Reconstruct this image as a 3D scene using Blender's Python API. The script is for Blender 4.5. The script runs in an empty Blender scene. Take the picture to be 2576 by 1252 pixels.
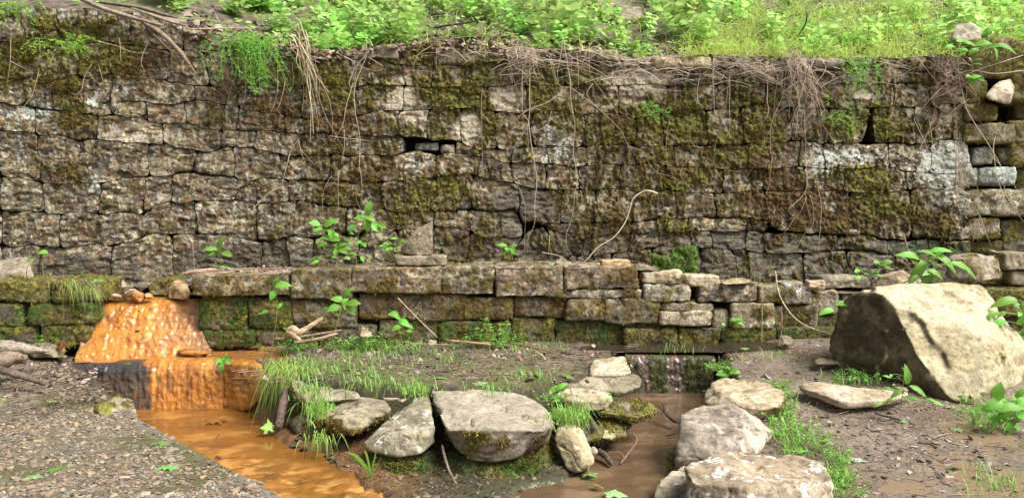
import bpy, bmesh, math, random
import numpy as np
from mathutils import Vector, Matrix, Euler

random.seed(7)
RNG = np.random.default_rng(11)
SC = bpy.context.scene
COL = SC.collection

# ------------------------------------------------------------------ camera, sky, sun, exposure
CAM_H = 1.21
PITCH = math.radians(3.73)
cam_data = bpy.data.cameras.new('camera')
cam = bpy.data.objects.new('camera', cam_data)
COL.objects.link(cam)
cam.location = (0, 0, CAM_H)
cam.rotation_euler = (math.pi / 2 - PITCH, 0, 0)
cam_data.sensor_width = 36
cam_data.lens = 27
cam_data.clip_start = 0.05
cam_data.clip_end = 300
SC.camera = cam

SUN_DIR = Vector((0.60, -0.30, 0.80)).normalized()          # towards the sun
world = bpy.data.worlds.new('World')
SC.world = world
world.use_nodes = True
wn = world.node_tree.nodes
wl = world.node_tree.links
wn.clear()
w_out = wn.new('ShaderNodeOutputWorld')
w_bg = wn.new('ShaderNodeBackground')
w_sky = wn.new('ShaderNodeTexSky')
w_sky.sky_type = 'NISHITA'
w_sky.sun_disc = False
w_sky.sun_elevation = math.asin(SUN_DIR.z)
w_sky.sun_rotation = math.atan2(SUN_DIR.x, SUN_DIR.y)
w_sky.air_density = 0.8
w_sky.dust_density = 5.0
w_sky.ozone_density = 0.6
w_hsv = wn.new('ShaderNodeHueSaturation')
w_hsv.inputs['Saturation'].default_value = 0.25             # thin white overcast
w_bg.inputs['Strength'].default_value = 0.10
wl.new(w_sky.outputs['Color'], w_hsv.inputs['Color'])
wl.new(w_hsv.outputs['Color'], w_bg.inputs['Color'])
wl.new(w_bg.outputs['Background'], w_out.inputs['Surface'])

sun_data = bpy.data.lights.new('sun', 'SUN')
sun_data.energy = 3.1
sun_data.angle = math.radians(26)
sun_data.color = (1.0, 0.975, 0.93)
sun = bpy.data.objects.new('sun', sun_data)
COL.objects.link(sun)
sun.rotation_euler = SUN_DIR.to_track_quat('Z', 'Y').to_euler()
sun.location = (4, -3, 8)

SC.view_settings.view_transform = 'Standard'
SC.view_settings.look = 'None'
SC.view_settings.exposure = 1.0
SC.view_settings.gamma = 1
SC.view_settings.use_curve_mapping = False

# ------------------------------------------------------------------ noise
_perm = RNG.permutation(256)
_perm = np.concatenate([_perm, _perm, _perm])
_grad = RNG.normal(size=(256, 3))
_grad /= np.linalg.norm(_grad, axis=1)[:, None]


def perlin(P):
    P = np.asarray(P, dtype=np.float64)
    I = np.floor(P).astype(np.int64)
    F = P - I
    U = F * F * F * (F * (F * 6 - 15) + 10)
    I &= 255
    res = np.zeros(len(P))
    for dx in (0, 1):
        wx = U[:, 0] if dx else 1 - U[:, 0]
        hx = _perm[I[:, 0] + dx]
        for dy in (0, 1):
            wy = U[:, 1] if dy else 1 - U[:, 1]
            hy = _perm[hx + I[:, 1] + dy]
            for dz in (0, 1):
                wz = U[:, 2] if dz else 1 - U[:, 2]
                g = _grad[_perm[hy + I[:, 2] + dz]]
                d = g[:, 0] * (F[:, 0] - dx) + g[:, 1] * (F[:, 1] - dy) + g[:, 2] * (F[:, 2] - dz)
                res += wx * wy * wz * d
    return res * 1.5


def fbm(P, freq=1.0, octv=4, seed=0.0, gain=0.5, lac=2.03):
    P = np.asarray(P) * freq + np.array([seed * 13.7 + 40, seed * 7.3 + 40, seed * 3.1 + 40])
    out = np.zeros(len(P))
    a = 1.0
    tot = 0
    for _ in range(octv):
        out += a * perlin(P)
        tot += a
        a *= gain
        P = P * lac + 5.3
    return out / tot * 1.4


def sstep(a, b, x):
    t = np.clip((x - a) / (b - a), 0, 1)
    return t * t * (3 - 2 * t)


def mixc(c, d, m):
    d = np.asarray(d, dtype=float)
    if d.ndim == 1:
        d = d[None, :]
    return c * (1 - m[:, None]) + d * m[:, None]


# ------------------------------------------------------------------ pixel -> place (2576 x 1252 view of the photo)
_F = np.array([0, math.cos(PITCH), -math.sin(PITCH)])
_U = np.array([0, math.sin(PITCH), math.cos(PITCH)])
_R = np.array([1.0, 0, 0])
CAMP = np.array([0, 0, CAM_H])
FPX = 1932.0
W0, WS = 6.9, 0.13                     # upper wall: Y = W0 + WS * X
LW = -0.55                             # the low wall stands this far in front of it


def ray(px, py):
    px = np.asarray(px, dtype=float)
    py = np.asarray(py, dtype=float)
    a = (px - 1288) / FPX
    b = (626 - py) / FPX
    return a[..., None] * _R + b[..., None] * _U + _F


def P(px, py, Y):
    d = ray(px, py)
    return CAMP + d * (np.asarray(Y) / d[..., 1])[..., None]


def PZ(px, py, z):
    d = ray(px, py)
    return CAMP + d * ((z - CAM_H) / d[..., 2])[..., None]


def PW(px, py, off=0.0):
    d = ray(px, py)
    t = (W0 + off) / (d[..., 1] - WS * d[..., 0])
    return CAMP + d * t[..., None]


# ------------------------------------------------------------------ mesh helpers
def mesh_data(name, V, F, mats, col=None, wet=None, smooth=True):
    V = np.asarray(V, dtype=np.float32)
    me = bpy.data.meshes.new(name)
    if not isinstance(F, (list, tuple)):
        F = [F]
    F = [np.asarray(f, dtype=np.int32) for f in F if len(f)]
    me.vertices.add(len(V))
    me.vertices.foreach_set('co', V.ravel())
    nl = sum(f.size for f in F)
    npoly = sum(len(f) for f in F)
    me.loops.add(nl)
    me.polygons.add(npoly)
    me.loops.foreach_set('vertex_index', np.concatenate([f.ravel() for f in F]))
    st = []
    o = 0
    for f in F:
        k = f.shape[1]
        st.append(np.arange(len(f), dtype=np.int32) * k + o)
        o += f.size
    me.polygons.foreach_set('loop_start', np.concatenate(st))
    me.polygons.foreach_set('use_smooth', np.full(npoly, smooth, dtype=bool))
    if col is not None:
        c = np.ones((len(V), 4), dtype=np.float32)
        c[:, :3] = np.clip(col, 0.0, 1)
        at = me.attributes.new('Col', 'FLOAT_COLOR', 'POINT')
        at.data.foreach_set('color', c.ravel())
    if wet is not None:
        at = me.attributes.new('Wet', 'FLOAT', 'POINT')
        at.data.foreach_set('value', np.clip(np.asarray(wet, dtype=np.float32), 0, 1))
    me.update(calc_edges=True)
    for m in (mats if isinstance(mats, (list, tuple)) else [mats]):
        me.materials.append(m)
    return me


def obj(name, V, F, mat, parent=None, loc=None, col=None, wet=None, smooth=True):
    """ONE mesh object; V in world space; loc = origin (world)."""
    V = np.asarray(V, dtype=float)
    if parent is not None:
        pl = np.array(parent_world(parent))
    else:
        pl = np.zeros(3)
    if loc is None:
        loc = np.array([V[:, 0].mean(), V[:, 1].mean(), V[:, 2].min()])
    loc = np.asarray(loc, dtype=float)
    me = mesh_data(name, V - loc, F, mat, col, wet, smooth)
    o = bpy.data.objects.new(name, me)
    COL.objects.link(o)
    if parent is not None:
        o.parent = parent
    o.location = loc - pl
    return o


def parent_world(o):
    p = np.array(o.location)
    while o.parent is not None:
        o = o.parent
        p = p + np.array(o.location)
    return p


def thing(name, label, cat, loc, group=None, kind=None):
    o = bpy.data.objects.new(name, None)
    o.empty_display_size = 0.1
    COL.objects.link(o)
    o.location = tuple(float(v) for v in loc)
    return tag(o, label, cat, group, kind)


def tag(o, label=None, cat=None, group=None, kind=None):
    if label:
        o['label'] = label
    if cat:
        o['category'] = cat
    if group:
        o['group'] = group
    if kind:
        o['kind'] = kind
    return o


def grid_faces(n, m, base=0):
    """n rows x m columns of vertices"""
    i, j = np.meshgrid(np.arange(n - 1), np.arange(m - 1), indexing='ij')
    a = (i * m + j).ravel() + base
    return np.stack([a, a + m, a + m + 1, a + 1], axis=1)


def vnormals(V, F):
    N = np.zeros_like(V)
    for f in (F if isinstance(F, (list, tuple)) else [F]):
        a = V[f[:, 1]] - V[f[:, 0]]
        b = V[f[:, 2]] - V[f[:, 0]]
        if f.shape[1] == 4:
            a = V[f[:, 2]] - V[f[:, 0]]
            b = V[f[:, 3]] - V[f[:, 1]]
        n = np.cross(a, b)
        for k in range(f.shape[1]):
            np.add.at(N, f[:, k], n)
    N /= np.linalg.norm(N, axis=1)[:, None] + 1e-12
    return N


def tube(pts, rad, sides=5, cap=True):
    """tapered tube along pts -> V, F list"""
    pts = np.asarray(pts, dtype=float)
    n = len(pts)
    rad = np.broadcast_to(np.asarray(rad, dtype=float), (n,))
    T = np.gradient(pts, axis=0)
    T /= np.linalg.norm(T, axis=1)[:, None] + 1e-9
    ref = np.array([0.3, 0.9, 0.2])
    if abs(T[0] @ ref) > 0.9:
        ref = np.array([0.9, 0.1, 0.3])
    A = np.cross(T, ref)
    A /= np.linalg.norm(A, axis=1)[:, None] + 1e-9
    B = np.cross(T, A)
    ang = np.linspace(0, 2 * np.pi, sides, endpoint=False)
    V = (pts[:, None, :] + rad[:, None, None] * (np.cos(ang)[None, :, None] * A[:, None, :] + np.sin(ang)[None, :, None] * B[:, None, :])).reshape(-1, 3)
    i, j = np.meshgrid(np.arange(n - 1), np.arange(sides), indexing='ij')
    a = (i * sides + j).ravel()
    b = (i * sides + (j + 1) % sides).ravel()
    F = np.stack([a, b, b + sides, a + sides], axis=1)
    return V, F


def spline(pts, n):
    """Catmull-Rom through pts"""
    pts = np.asarray(pts, dtype=float)
    if len(pts) == 2:
        t = np.linspace(0, 1, n)[:, None]
        return pts[0] * (1 - t) + pts[1] * t
    Q = np.vstack([2 * pts[0] - pts[1], pts, 2 * pts[-1] - pts[-2]])
    s = np.linspace(0, len(pts) - 1 - 1e-6, n)
    k = s.astype(int)
    t = (s - k)[:, None]
    p0, p1, p2, p3 = Q[k], Q[k + 1], Q[k + 2], Q[k + 3]
    return 0.5 * (2 * p1 + (p2 - p0) * t + (2 * p0 - 5 * p1 + 4 * p2 - p3) * t * t + (3 * p1 - p0 - 3 * p2 + p3) * t ** 3)


class Bag:
    """collects geometry to be linked as one mesh"""
    def __init__(self):
        self.V, self.Q, self.T, self.C, self.n = [], [], [], [], 0

    def add(self, V, F, col=None):
        V = np.asarray(V, dtype=float)
        for f in (F if isinstance(F, (list, tuple)) else [F]):
            f = np.asarray(f)
            (self.Q if f.shape[1] == 4 else self.T).append(f + self.n)
        self.V.append(V)
        if col is None:
            col = (0.5, 0.5, 0.5)
        c = np.asarray(col, dtype=float)
        self.C.append(np.broadcast_to(c, (len(V), 3)) if c.ndim == 1 else c)
        self.n += len(V)

    def geo(self):
        F = []
        if self.Q:
            F.append(np.concatenate(self.Q))
        if self.T:
            F.append(np.concatenate(self.T))
        return np.concatenate(self.V), F, np.concatenate(self.C)

    def build(self, name, mat, parent=None, loc=None, smooth=True, wet=None):
        V, F, C = self.geo()
        return obj(name, V, F, mat, parent, loc, C, None if wet is None else np.full(len(V), wet), smooth)


# ------------------------------------------------------------------ materials
def new_mat(name):
    m = bpy.data.materials.new(name)
    m.use_nodes = True
    nt = m.node_tree
    nt.nodes.clear()
    out = nt.nodes.new('ShaderNodeOutputMaterial')
    b = nt.nodes.new('ShaderNodeBsdfPrincipled')
    nt.links.new(b.outputs[0], out.inputs[0])
    return m, nt, b, out


def N(nt, kind, **kw):
    n = nt.nodes.new(kind)
    for k, v in kw.items():
        setattr(n, k, v)
    return n


def surface_mat(name, coat=0.0, *, f1=35, f2=160, contrast=0.55, bump=0.5, bdist=0.006, rough=0.92, wetrough=0.18, spec=0.3, pits=0.0):
    """albedo from the vertex attribute Col, broken up by fine noise; Wet lowers the roughness"""
    m, nt, b, out = new_mat(name)
    L = nt.links.new
    tc = N(nt, 'ShaderNodeTexCoord')
    ca = N(nt, 'ShaderNodeAttribute', attribute_name='Col')
    wa = N(nt, 'ShaderNodeAttribute', attribute_name='Wet')
    n1 = N(nt, 'ShaderNodeTexNoise')
    n1.inputs['Scale'].default_value = f1
    n1.inputs['Detail'].default_value = 6
    n1.inputs['Roughness'].default_value = 0.7
    n2 = N(nt, 'ShaderNodeTexNoise')
    n2.inputs['Scale'].default_value = f2
    n2.inputs['Detail'].default_value = 4
    n2.inputs['Roughness'].default_value = 0.7
    L(tc.outputs['Object'], n1.inputs['Vector'])
    L(tc.outputs['Object'], n2.inputs['Vector'])
    mx = N(nt, 'ShaderNodeMath', operation='ADD')
    L(n1.outputs['Fac'], mx.inputs[0])
    L(n2.outputs['Fac'], mx.inputs[1])
    mr = N(nt, 'ShaderNodeMapRange')
    mr.inputs['From Min'].default_value = 0.65
    mr.inputs['From Max'].default_value = 1.35
    mr.inputs['To Min'].default_value = 1 - contrast
    mr.inputs['To Max'].default_value = 1 + contrast
    L(mx.outputs[0], mr.inputs['Value'])
    mul = N(nt, 'ShaderNodeMix', data_type='RGBA', blend_type='MULTIPLY')
    mul.inputs['Factor'].default_value = 1
    pit = N(nt, 'ShaderNodeMapRange', interpolation_type='SMOOTHSTEP')
    pit.inputs['From Min'].default_value = 0.36
    pit.inputs['From Max'].default_value = 0.46
    pit.inputs['To Min'].default_value = 1 - pits
    L(n1.outputs['Fac'], pit.inputs['Value'])
    pm = N(nt, 'ShaderNodeMath', operation='MULTIPLY')
    L(mr.outputs['Result'], pm.inputs[0])
    L(pit.outputs['Result'], pm.inputs[1])
    L(ca.outputs['Color'], mul.inputs['A'])
    L(pm.outputs[0], mul.inputs['B'])
    L(mul.outputs['Result'], b.inputs['Base Color'])
    rr = N(nt, 'ShaderNodeMapRange')
    rr.inputs['To Min'].default_value = rough
    rr.inputs['To Max'].default_value = wetrough
    L(wa.outputs['Fac'], rr.inputs['Value'])
    L(rr.outputs['Result'], b.inputs['Roughness'])
    b.inputs['Specular IOR Level'].default_value = spec
    bp = N(nt, 'ShaderNodeBump')
    bp.inputs['Strength'].default_value = bump
    bp.inputs['Distance'].default_value = bdist
    L(mx.outputs[0], bp.inputs['Height'])
    L(bp.outputs[0], b.inputs['Normal'])
    if coat:
        n3 = N(nt, 'ShaderNodeTexNoise')
        n3.inputs['Scale'].default_value = 26
        n3.inputs['Detail'].default_value = 3
        L(tc.outputs['Object'], n3.inputs['Vector'])
        b2 = N(nt, 'ShaderNodeBump')
        b2.inputs['Strength'].default_value = 0.8
        b2.inputs['Distance'].default_value = 0.014
        L(n3.outputs['Fac'], b2.inputs['Height'])
        L(b2.outputs[0], b.inputs['Coat Normal'])
        cm = N(nt, 'ShaderNodeMath', operation='MULTIPLY')
        cm.inputs[1].default_value = coat
        L(wa.outputs['Fac'], cm.inputs[0])
        L(cm.outputs[0], b.inputs['Coat Weight'])
        b.inputs['Coat Roughness'].default_value = 0.07
    return m


def leaf_mat(name, base, var=0.25, trans=0.35, rough=0.45):
    m, nt, b, out = new_mat(name)
    L = nt.links.new
    ca = N(nt, 'ShaderNodeAttribute', attribute_name='Col')
    oi = N(nt, 'ShaderNodeObjectInfo')
    hs = N(nt, 'ShaderNodeHueSaturation')
    mr = N(nt, 'ShaderNodeMapRange')
    mr.inputs['To Min'].default_value = 1 - var
    mr.inputs['To Max'].default_value = 1 + var
    L(oi.outputs['Random'], mr.inputs['Value'])
    mh = N(nt, 'ShaderNodeMapRange')
    mh.inputs['To Min'].default_value = 0.485
    mh.inputs['To Max'].default_value = 0.52
    L(oi.outputs['Random'], mh.inputs['Value'])
    mul = N(nt, 'ShaderNodeMix', data_type='RGBA', blend_type='MULTIPLY')
    mul.inputs['Factor'].default_value = 1
    mul.inputs['B'].default_value = (*base, 1)
    L(ca.outputs['Color'], mul.inputs['A'])
    L(mul.outputs['Result'], hs.inputs['Color'])
    L(mr.outputs['Result'], hs.inputs['Value'])
    L(mh.outputs['Result'], hs.inputs['Hue'])
    tc = N(nt, 'ShaderNodeTexCoord')
    nz = N(nt, 'ShaderNodeTexNoise')
    nz.inputs['Scale'].default_value = 90
    L(tc.outputs['Object'], nz.inputs['Vector'])
    bp = N(nt, 'ShaderNodeBump')
    bp.inputs['Strength'].default_value = 0.3
    bp.inputs['Distance'].default_value = 0.002
    L(nz.outputs['Fac'], bp.inputs['Height'])
    L(bp.outputs[0], b.inputs['Normal'])
    L(hs.outputs['Color'], b.inputs['Base Color'])
    b.inputs['Roughness'].default_value = rough
    b.inputs['Specular IOR Level'].default_value = 0.35
    tr = N(nt, 'ShaderNodeBsdfTranslucent')
    hs2 = N(nt, 'ShaderNodeHueSaturation')
    hs2.inputs['Hue'].default_value = 0.48
    hs2.inputs['Value'].default_value = 1.5
    L(hs.outputs['Color'], hs2.inputs['Color'])
    L(hs2.outputs['Color'], tr.inputs['Color'])
    ms = N(nt, 'ShaderNodeMixShader')
    ms.inputs[0].default_value = trans
    L(b.outputs[0], ms.inputs[1])
    L(tr.outputs[0], ms.inputs[2])
    L(ms.outputs[0], out.inputs[0])
    return m


def water_mat(name, rip=14, rstr=0.25, rdist=0.01, rough=0.04, stretch=(1, 1, 1)):
    """silty water: colour from Col (suspended silt), glossy rippled surface"""
    m, nt, b, out = new_mat(name)
    L = nt.links.new
    ca = N(nt, 'ShaderNodeAttribute', attribute_name='Col')
    tc = N(nt, 'ShaderNodeTexCoord')
    mp = N(nt, 'ShaderNodeMapping')
    mp.inputs['Scale'].default_value = stretch
    L(tc.outputs['Object'], mp.inputs['Vector'])
    n1 = N(nt, 'ShaderNodeTexNoise')
    n1.inputs['Scale'].default_value = rip
    n1.inputs['Detail'].default_value = 3
    n1.inputs['Distortion'].default_value = 0.6
    L(mp.outputs[0], n1.inputs['Vector'])
    bp = N(nt, 'ShaderNodeBump')
    bp.inputs['Strength'].default_value = rstr
    bp.inputs['Distance'].default_value = rdist
    L(n1.outputs['Fac'], bp.inputs['Height'])
    L(bp.outputs[0], b.inputs['Normal'])
    L(ca.outputs['Color'], b.inputs['Base Color'])
    b.inputs['Roughness'].default_value = rough
    b.inputs['IOR'].default_value = 1.33
    return m


M_STONE = surface_mat('weathered_stone', f1=48, f2=130, contrast=0.95, bump=0.9, bdist=0.008, pits=0.6)
M_ROCK = surface_mat('pale_sandstone', f1=30, f2=110, contrast=0.5, pits=0.3, bump=0.55, bdist=0.008, rough=0.85)
M_MOSS = surface_mat('moss_tufts', f1=60, f2=240, contrast=0.45, bump=0.2, bdist=0.003, rough=1.0, spec=0.1)
M_ORANGE = surface_mat('orange_mineral_crust', coat=1.0, f1=34, f2=90, contrast=0.3, bump=0.9, bdist=0.016, pits=0.0, rough=0.55, wetrough=0.1, spec=0.5)
M_SOIL = surface_mat('soil', coat=0.5, f1=45, f2=190, contrast=0.6, pits=0.5, bump=0.8, bdist=0.01, rough=0.95, wetrough=0.12, spec=0.4)
M_PEBBLE = surface_mat('pebbles', f1=60, f2=200, contrast=0.2, bump=0.2, bdist=0.002, rough=0.8, wetrough=0.2)
M_WOOD = surface_mat('dead_wood', f1=60, f2=200, contrast=0.75, bump=0.9, bdist=0.006, rough=0.95, pits=0.5)
M_ROOT = surface_mat('dry_root', f1=60, f2=250, contrast=0.25, bump=0.2, bdist=0.001, rough=0.8)
M_LITTER = surface_mat('dead_leaves', f1=60, f2=200, contrast=0.4, bump=0.3, bdist=0.002, rough=0.8)
M_LEAF = leaf_mat('jewelweed_leaf', (0.17, 0.40, 0.055), var=0.35)
M_COVER = leaf_mat('ground_cover_leaf', (1, 1, 1), var=0.3)
M_GRASS = leaf_mat('grass_blade', (1, 1, 1), var=0.05, trans=0.3)
M_STEM = leaf_mat('green_stem', (1, 1, 1), var=0.1, trans=0.1)
M_WATER_O = water_mat('orange_silty_water', rip=12, rstr=0.22)
M_WATER_B = water_mat('brown_shallow_water', rip=16, rstr=0.25, stretch=(1, 2.2, 1))


# ------------------------------------------------------------------ stone colouring
def stone_base(Q, seed, tone):
    """mottled sandstone albedo at world points Q"""
    n = len(Q)
    c = np.tile(np.array([0.255, 0.207, 0.115]), (n, 1))
    a = fbm(Q * np.array([1, 1, 1.6]), 5.0, 5, seed)
    c = mixc(c, (0.40, 0.345, 0.235), sstep(0.05, 0.3, a))
    c = mixc(c, (0.13, 0.12, 0.105), sstep(0.02, 0.25, fbm(Q, 8.0, 5, seed + 3)) * 0.9)
    c = mixc(c, (0.105, 0.075, 0.062), sstep(0.10, 0.22, fbm(Q * np.array([1, 1, 1.5]), 6.0, 5, seed + 5)) * 0.8)
    c = mixc(c, (0.19, 0.095, 0.04), sstep(0.15, 0.3, fbm(Q, 9.0, 5, seed + 9)) * 0.75)
    c = mixc(c, (0.055, 0.042, 0.030), sstep(0.06, 0.24, fbm(Q * np.array([1, 1, 2.0]), 15.0, 5, seed + 7)) * 0.85)
    c = mixc(c, (0.47, 0.42, 0.30), sstep(0.14, 0.3, fbm(Q, 24.0, 4, seed + 8)) * 0.6)
    return c * tone


def moss_color(Q, brown):
    g = fbm(Q, 14.0, 4, 21)
    c = np.tile(np.array([0.105, 0.092, 0.018]), (len(Q), 1))
    c = mixc(c, (0.20, 0.185, 0.026), sstep(0.05, 0.4, g))
    c = mixc(c, (0.040, 0.034, 0.010), sstep(0.0, 0.3, fbm(Q, 38.0, 4, 23)) * 0.85)
    c = mixc(c, (0.26, 0.24, 0.05), sstep(0.2, 0.4, fbm(Q, 55.0, 2, 24)) * 0.6)
    b = mixc(np.tile(np.array([0.125, 0.072, 0.024]), (len(Q), 1)), (0.055, 0.035, 0.016), sstep(-0.1, 0.4, fbm(Q, 26.0, 4, 25)))
    return (c * (1 - brown[:, None]) + b * brown[:, None]) * np.array([1.0, 1.02, 1.1])


def blobs(px, py, L):
    f = np.zeros(len(px))
    for cx, cy, rx, ry, a in L:
        f += a * np.exp(-(((px - cx) / rx) ** 2 + ((py - cy) / ry) ** 2))
    return f


# ------------------------------------------------------------------ rocks: rounded convex hulls with relief
_topo = {}


def box_topo(nx, ny, nz):
    key = (nx, ny, nz)
    if key in _topo:
        return _topo[key]
    Vs, Fs, o = [], [], 0
    n = {0: nx, 1: ny, 2: nz}
    for ax in range(3):
        a, b = [(1, 2), (2, 0), (0, 1)][ax]
        ua = np.linspace(-1, 1, n[a] + 1)
        ub = np.linspace(-1, 1, n[b] + 1)
        A, B = np.meshgrid(ua, ub, indexing='ij')
        for s in (-1, 1):
            V = np.zeros((A.size, 3))
            V[:, a] = A.ravel()
            V[:, b] = B.ravel()
            V[:, ax] = s
            F = grid_faces(n[a] + 1, n[b] + 1)
            if s > 0:
                F = F
            else:
                F = F[:, ::-1]
            Vs.append(V)
            Fs.append(F + o)
            o += len(V)
    V = np.concatenate(Vs)
    F = np.concatenate(Fs)
    key2 = np.round(V * 1e5).astype(np.int64)
    _, idx, inv = np.unique(key2, axis=0, return_index=True, return_inverse=True)
    V = V[idx]
    F = inv.reshape(-1)[F]
    _topo[key] = (V, F)
    return V, F


def hull_planes(pts):
    bm = bmesh.new()
    for p in pts:
        bm.verts.new(p)
    bmesh.ops.convex_hull(bm, input=list(bm.verts))
    bm.normal_update()
    pl = {}
    c = np.mean([np.array(v.co) for v in bm.verts if v.link_faces], axis=0)
    lo = np.min([np.array(v.co) for v in bm.verts if v.link_faces], axis=0)
    hi = np.max([np.array(v.co) for v in bm.verts if v.link_faces], axis=0)
    c = 0.5 * c + 0.25 * (lo + hi)
    for f in bm.faces:
        if f.calc_area() < 1e-7:
            continue
        n = np.array(f.normal)
        o = n @ (np.array(f.verts[0].co) - c)
        if o < 0:
            n, o = -n, -o
        pl[tuple(np.round(np.append(n, o * 4), 1))] = (n, max(o, 1e-3))
    bm.free()
    n = np.array([a for a, _ in pl.values()])
    o = np.array([b for _, b in pl.values()])
    return c, n, o, lo, hi


def rock_geo(pts, spacing=0.02, p=16, namp=0.012, nfreq=5.0, seed=0, fine=0.004, strata=0.0, crack=0.009):
    pts = np.asarray(pts, dtype=float)
    c, n, o, lo, hi = hull_planes(pts)
    h = (hi - lo) / 2
    dims = [int(np.clip(round(2 * h[k] / spacing), 4, 110)) for k in range(3)]
    B, F = box_topo(*dims)
    # even out the angular density
    B = np.tan(B * 0.72) / math.tan(0.72)
    D = B * h
    D = D / np.linalg.norm(D, axis=1)[:, None]
    G = np.maximum(D @ n.T, 0) / o[None, :]
    r = (G ** p).sum(axis=1) ** (-1.0 / p)
    V = c + D * r[:, None]
    Nn = vnormals(V, F)
    if (np.einsum('ij,ij->i', Nn, V - c)).mean() < 0:
        F = F[:, ::-1]
        Nn = -Nn
    d = namp * fbm(V, nfreq, 4, seed) + fine * fbm(V, nfreq * 5, 3, seed + 1)
    # broken ledges / chips
    d -= namp * 0.9 * sstep(0.1, 0.35, fbm(V, nfreq * 0.8, 3, seed + 4))
    if strata:
        d += strata * fbm(V * np.array([0.4, 0.4, 5.0]), 7.0, 3, seed + 2)
    ck = np.exp(-(fbm(V * np.array([1, 1, 1.5]), nfreq * 0.6, 3, seed + 7) / 0.022) ** 2) * sstep(0.0, 0.25, fbm(V, nfreq * 0.5, 2, seed + 8))
    d -= crack * ck
    V = V + Nn * d[:, None]
    return V, F, vnormals(V, F)


PALS = {
    'cream': ((0.345, 0.285, 0.185), (0.45, 0.39, 0.275), (0.235, 0.185, 0.112)),
    'gray': ((0.215, 0.183, 0.125), (0.31, 0.27, 0.195), (0.135, 0.112, 0.075)),
    'tan': ((0.40, 0.28, 0.15), (0.50, 0.42, 0.30), (0.28, 0.16, 0.07)),
    'dark': ((0.10, 0.085, 0.06), (0.16, 0.14, 0.10), (0.05, 0.04, 0.03)),
    'red': ((0.24, 0.17, 0.12), (0.33, 0.27, 0.20), (0.15, 0.10, 0.075)),
    'mint': ((0.27, 0.30, 0.245), (0.40, 0.43, 0.365), (0.14, 0.14, 0.105)),
    'orange': ((0.42, 0.20, 0.06), (0.50, 0.30, 0.14), (0.26, 0.11, 0.03)),
}
MOSS_G = {'olive': None, 'bright': (0.06, 0.15, 0.02), 'green': (0.045, 0.085, 0.016), 'yellow': (0.15, 0.15, 0.03)}
TUFTS = []          # mossy points of stones: (points, normals, colours)


def rock_paint(V, Nn, seed, pal='gray', moss=0.0, mtop=0.0, mtype='olive', brown=0.3, lichen=0.0):
    n = len(V)
    wallp = pal.startswith('wall')
    base, hi, lo = [np.array(x) for x in PALS['gray' if wallp else pal]]
    c = np.tile(base, (n, 1))
    c = mixc(c, hi, sstep(-0.05, 0.3, fbm(V, 5, 5, seed)))
    c = mixc(c, lo, sstep(0.05, 0.35, fbm(V, 7, 5, seed + 2)) * 0.8)
    c = mixc(c, hi * 1.12, sstep(0.2, 0.4, fbm(V, 18, 4, seed + 3)) * 0.6)
    c = mixc(c, lo * 0.45, sstep(0.24, 0.42, fbm(V * np.array([1, 1, 1.6]), 15, 5, seed + 6)) * 0.6)
    if wallp:
        c = stone_base(V, 7.0 + seed % 2, 0.62 if pal == 'walldark' else 0.95)
        film = sstep(-0.05, 0.35, fbm(V * np.array([1, 1, 0.6]), 12.0, 5, 51))
        c = mixc(c, (0.095, 0.072, 0.030), film * 0.75)
    if lichen:
        m = sstep(0.30, 0.36, fbm(V, 11, 4, seed + 12) + lichen * 0.25 - 0.05)
        m *= sstep(-0.2, 0.1, fbm(V, 60, 2, seed + 13))
        c = mixc(c, (0.56, 0.58, 0.53), m)
    mm = np.zeros(n)
    if moss or mtop:
        up = np.clip(Nn[:, 2], -1, 1)
        side = 1 - sstep(0.35, 0.75, up)
        amt = moss * side + mtop * (1 - side)
        mm = sstep(0.0, 0.35, fbm(V, 6, 5, seed + 20) + amt - 0.45)
        mc = moss_color(V, np.clip(brown + 0.5 * fbm(V, 5, 3, seed + 22), 0, 1))
        if MOSS_G[mtype] is not None:
            mc = mixc(mc, MOSS_G[mtype], 0.85 * sstep(-0.35, 0.25, fbm(V, 6, 4, seed + 24)) if mtype != 'bright' else np.full(n, 0.8))
            mc *= (0.75 + 0.5 * sstep(-0.3, 0.4, fbm(V, 25, 3, seed + 23)))[:, None]
        c = mixc(c, mc, mm)
    return c, mm


_rseed = [100]


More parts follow.
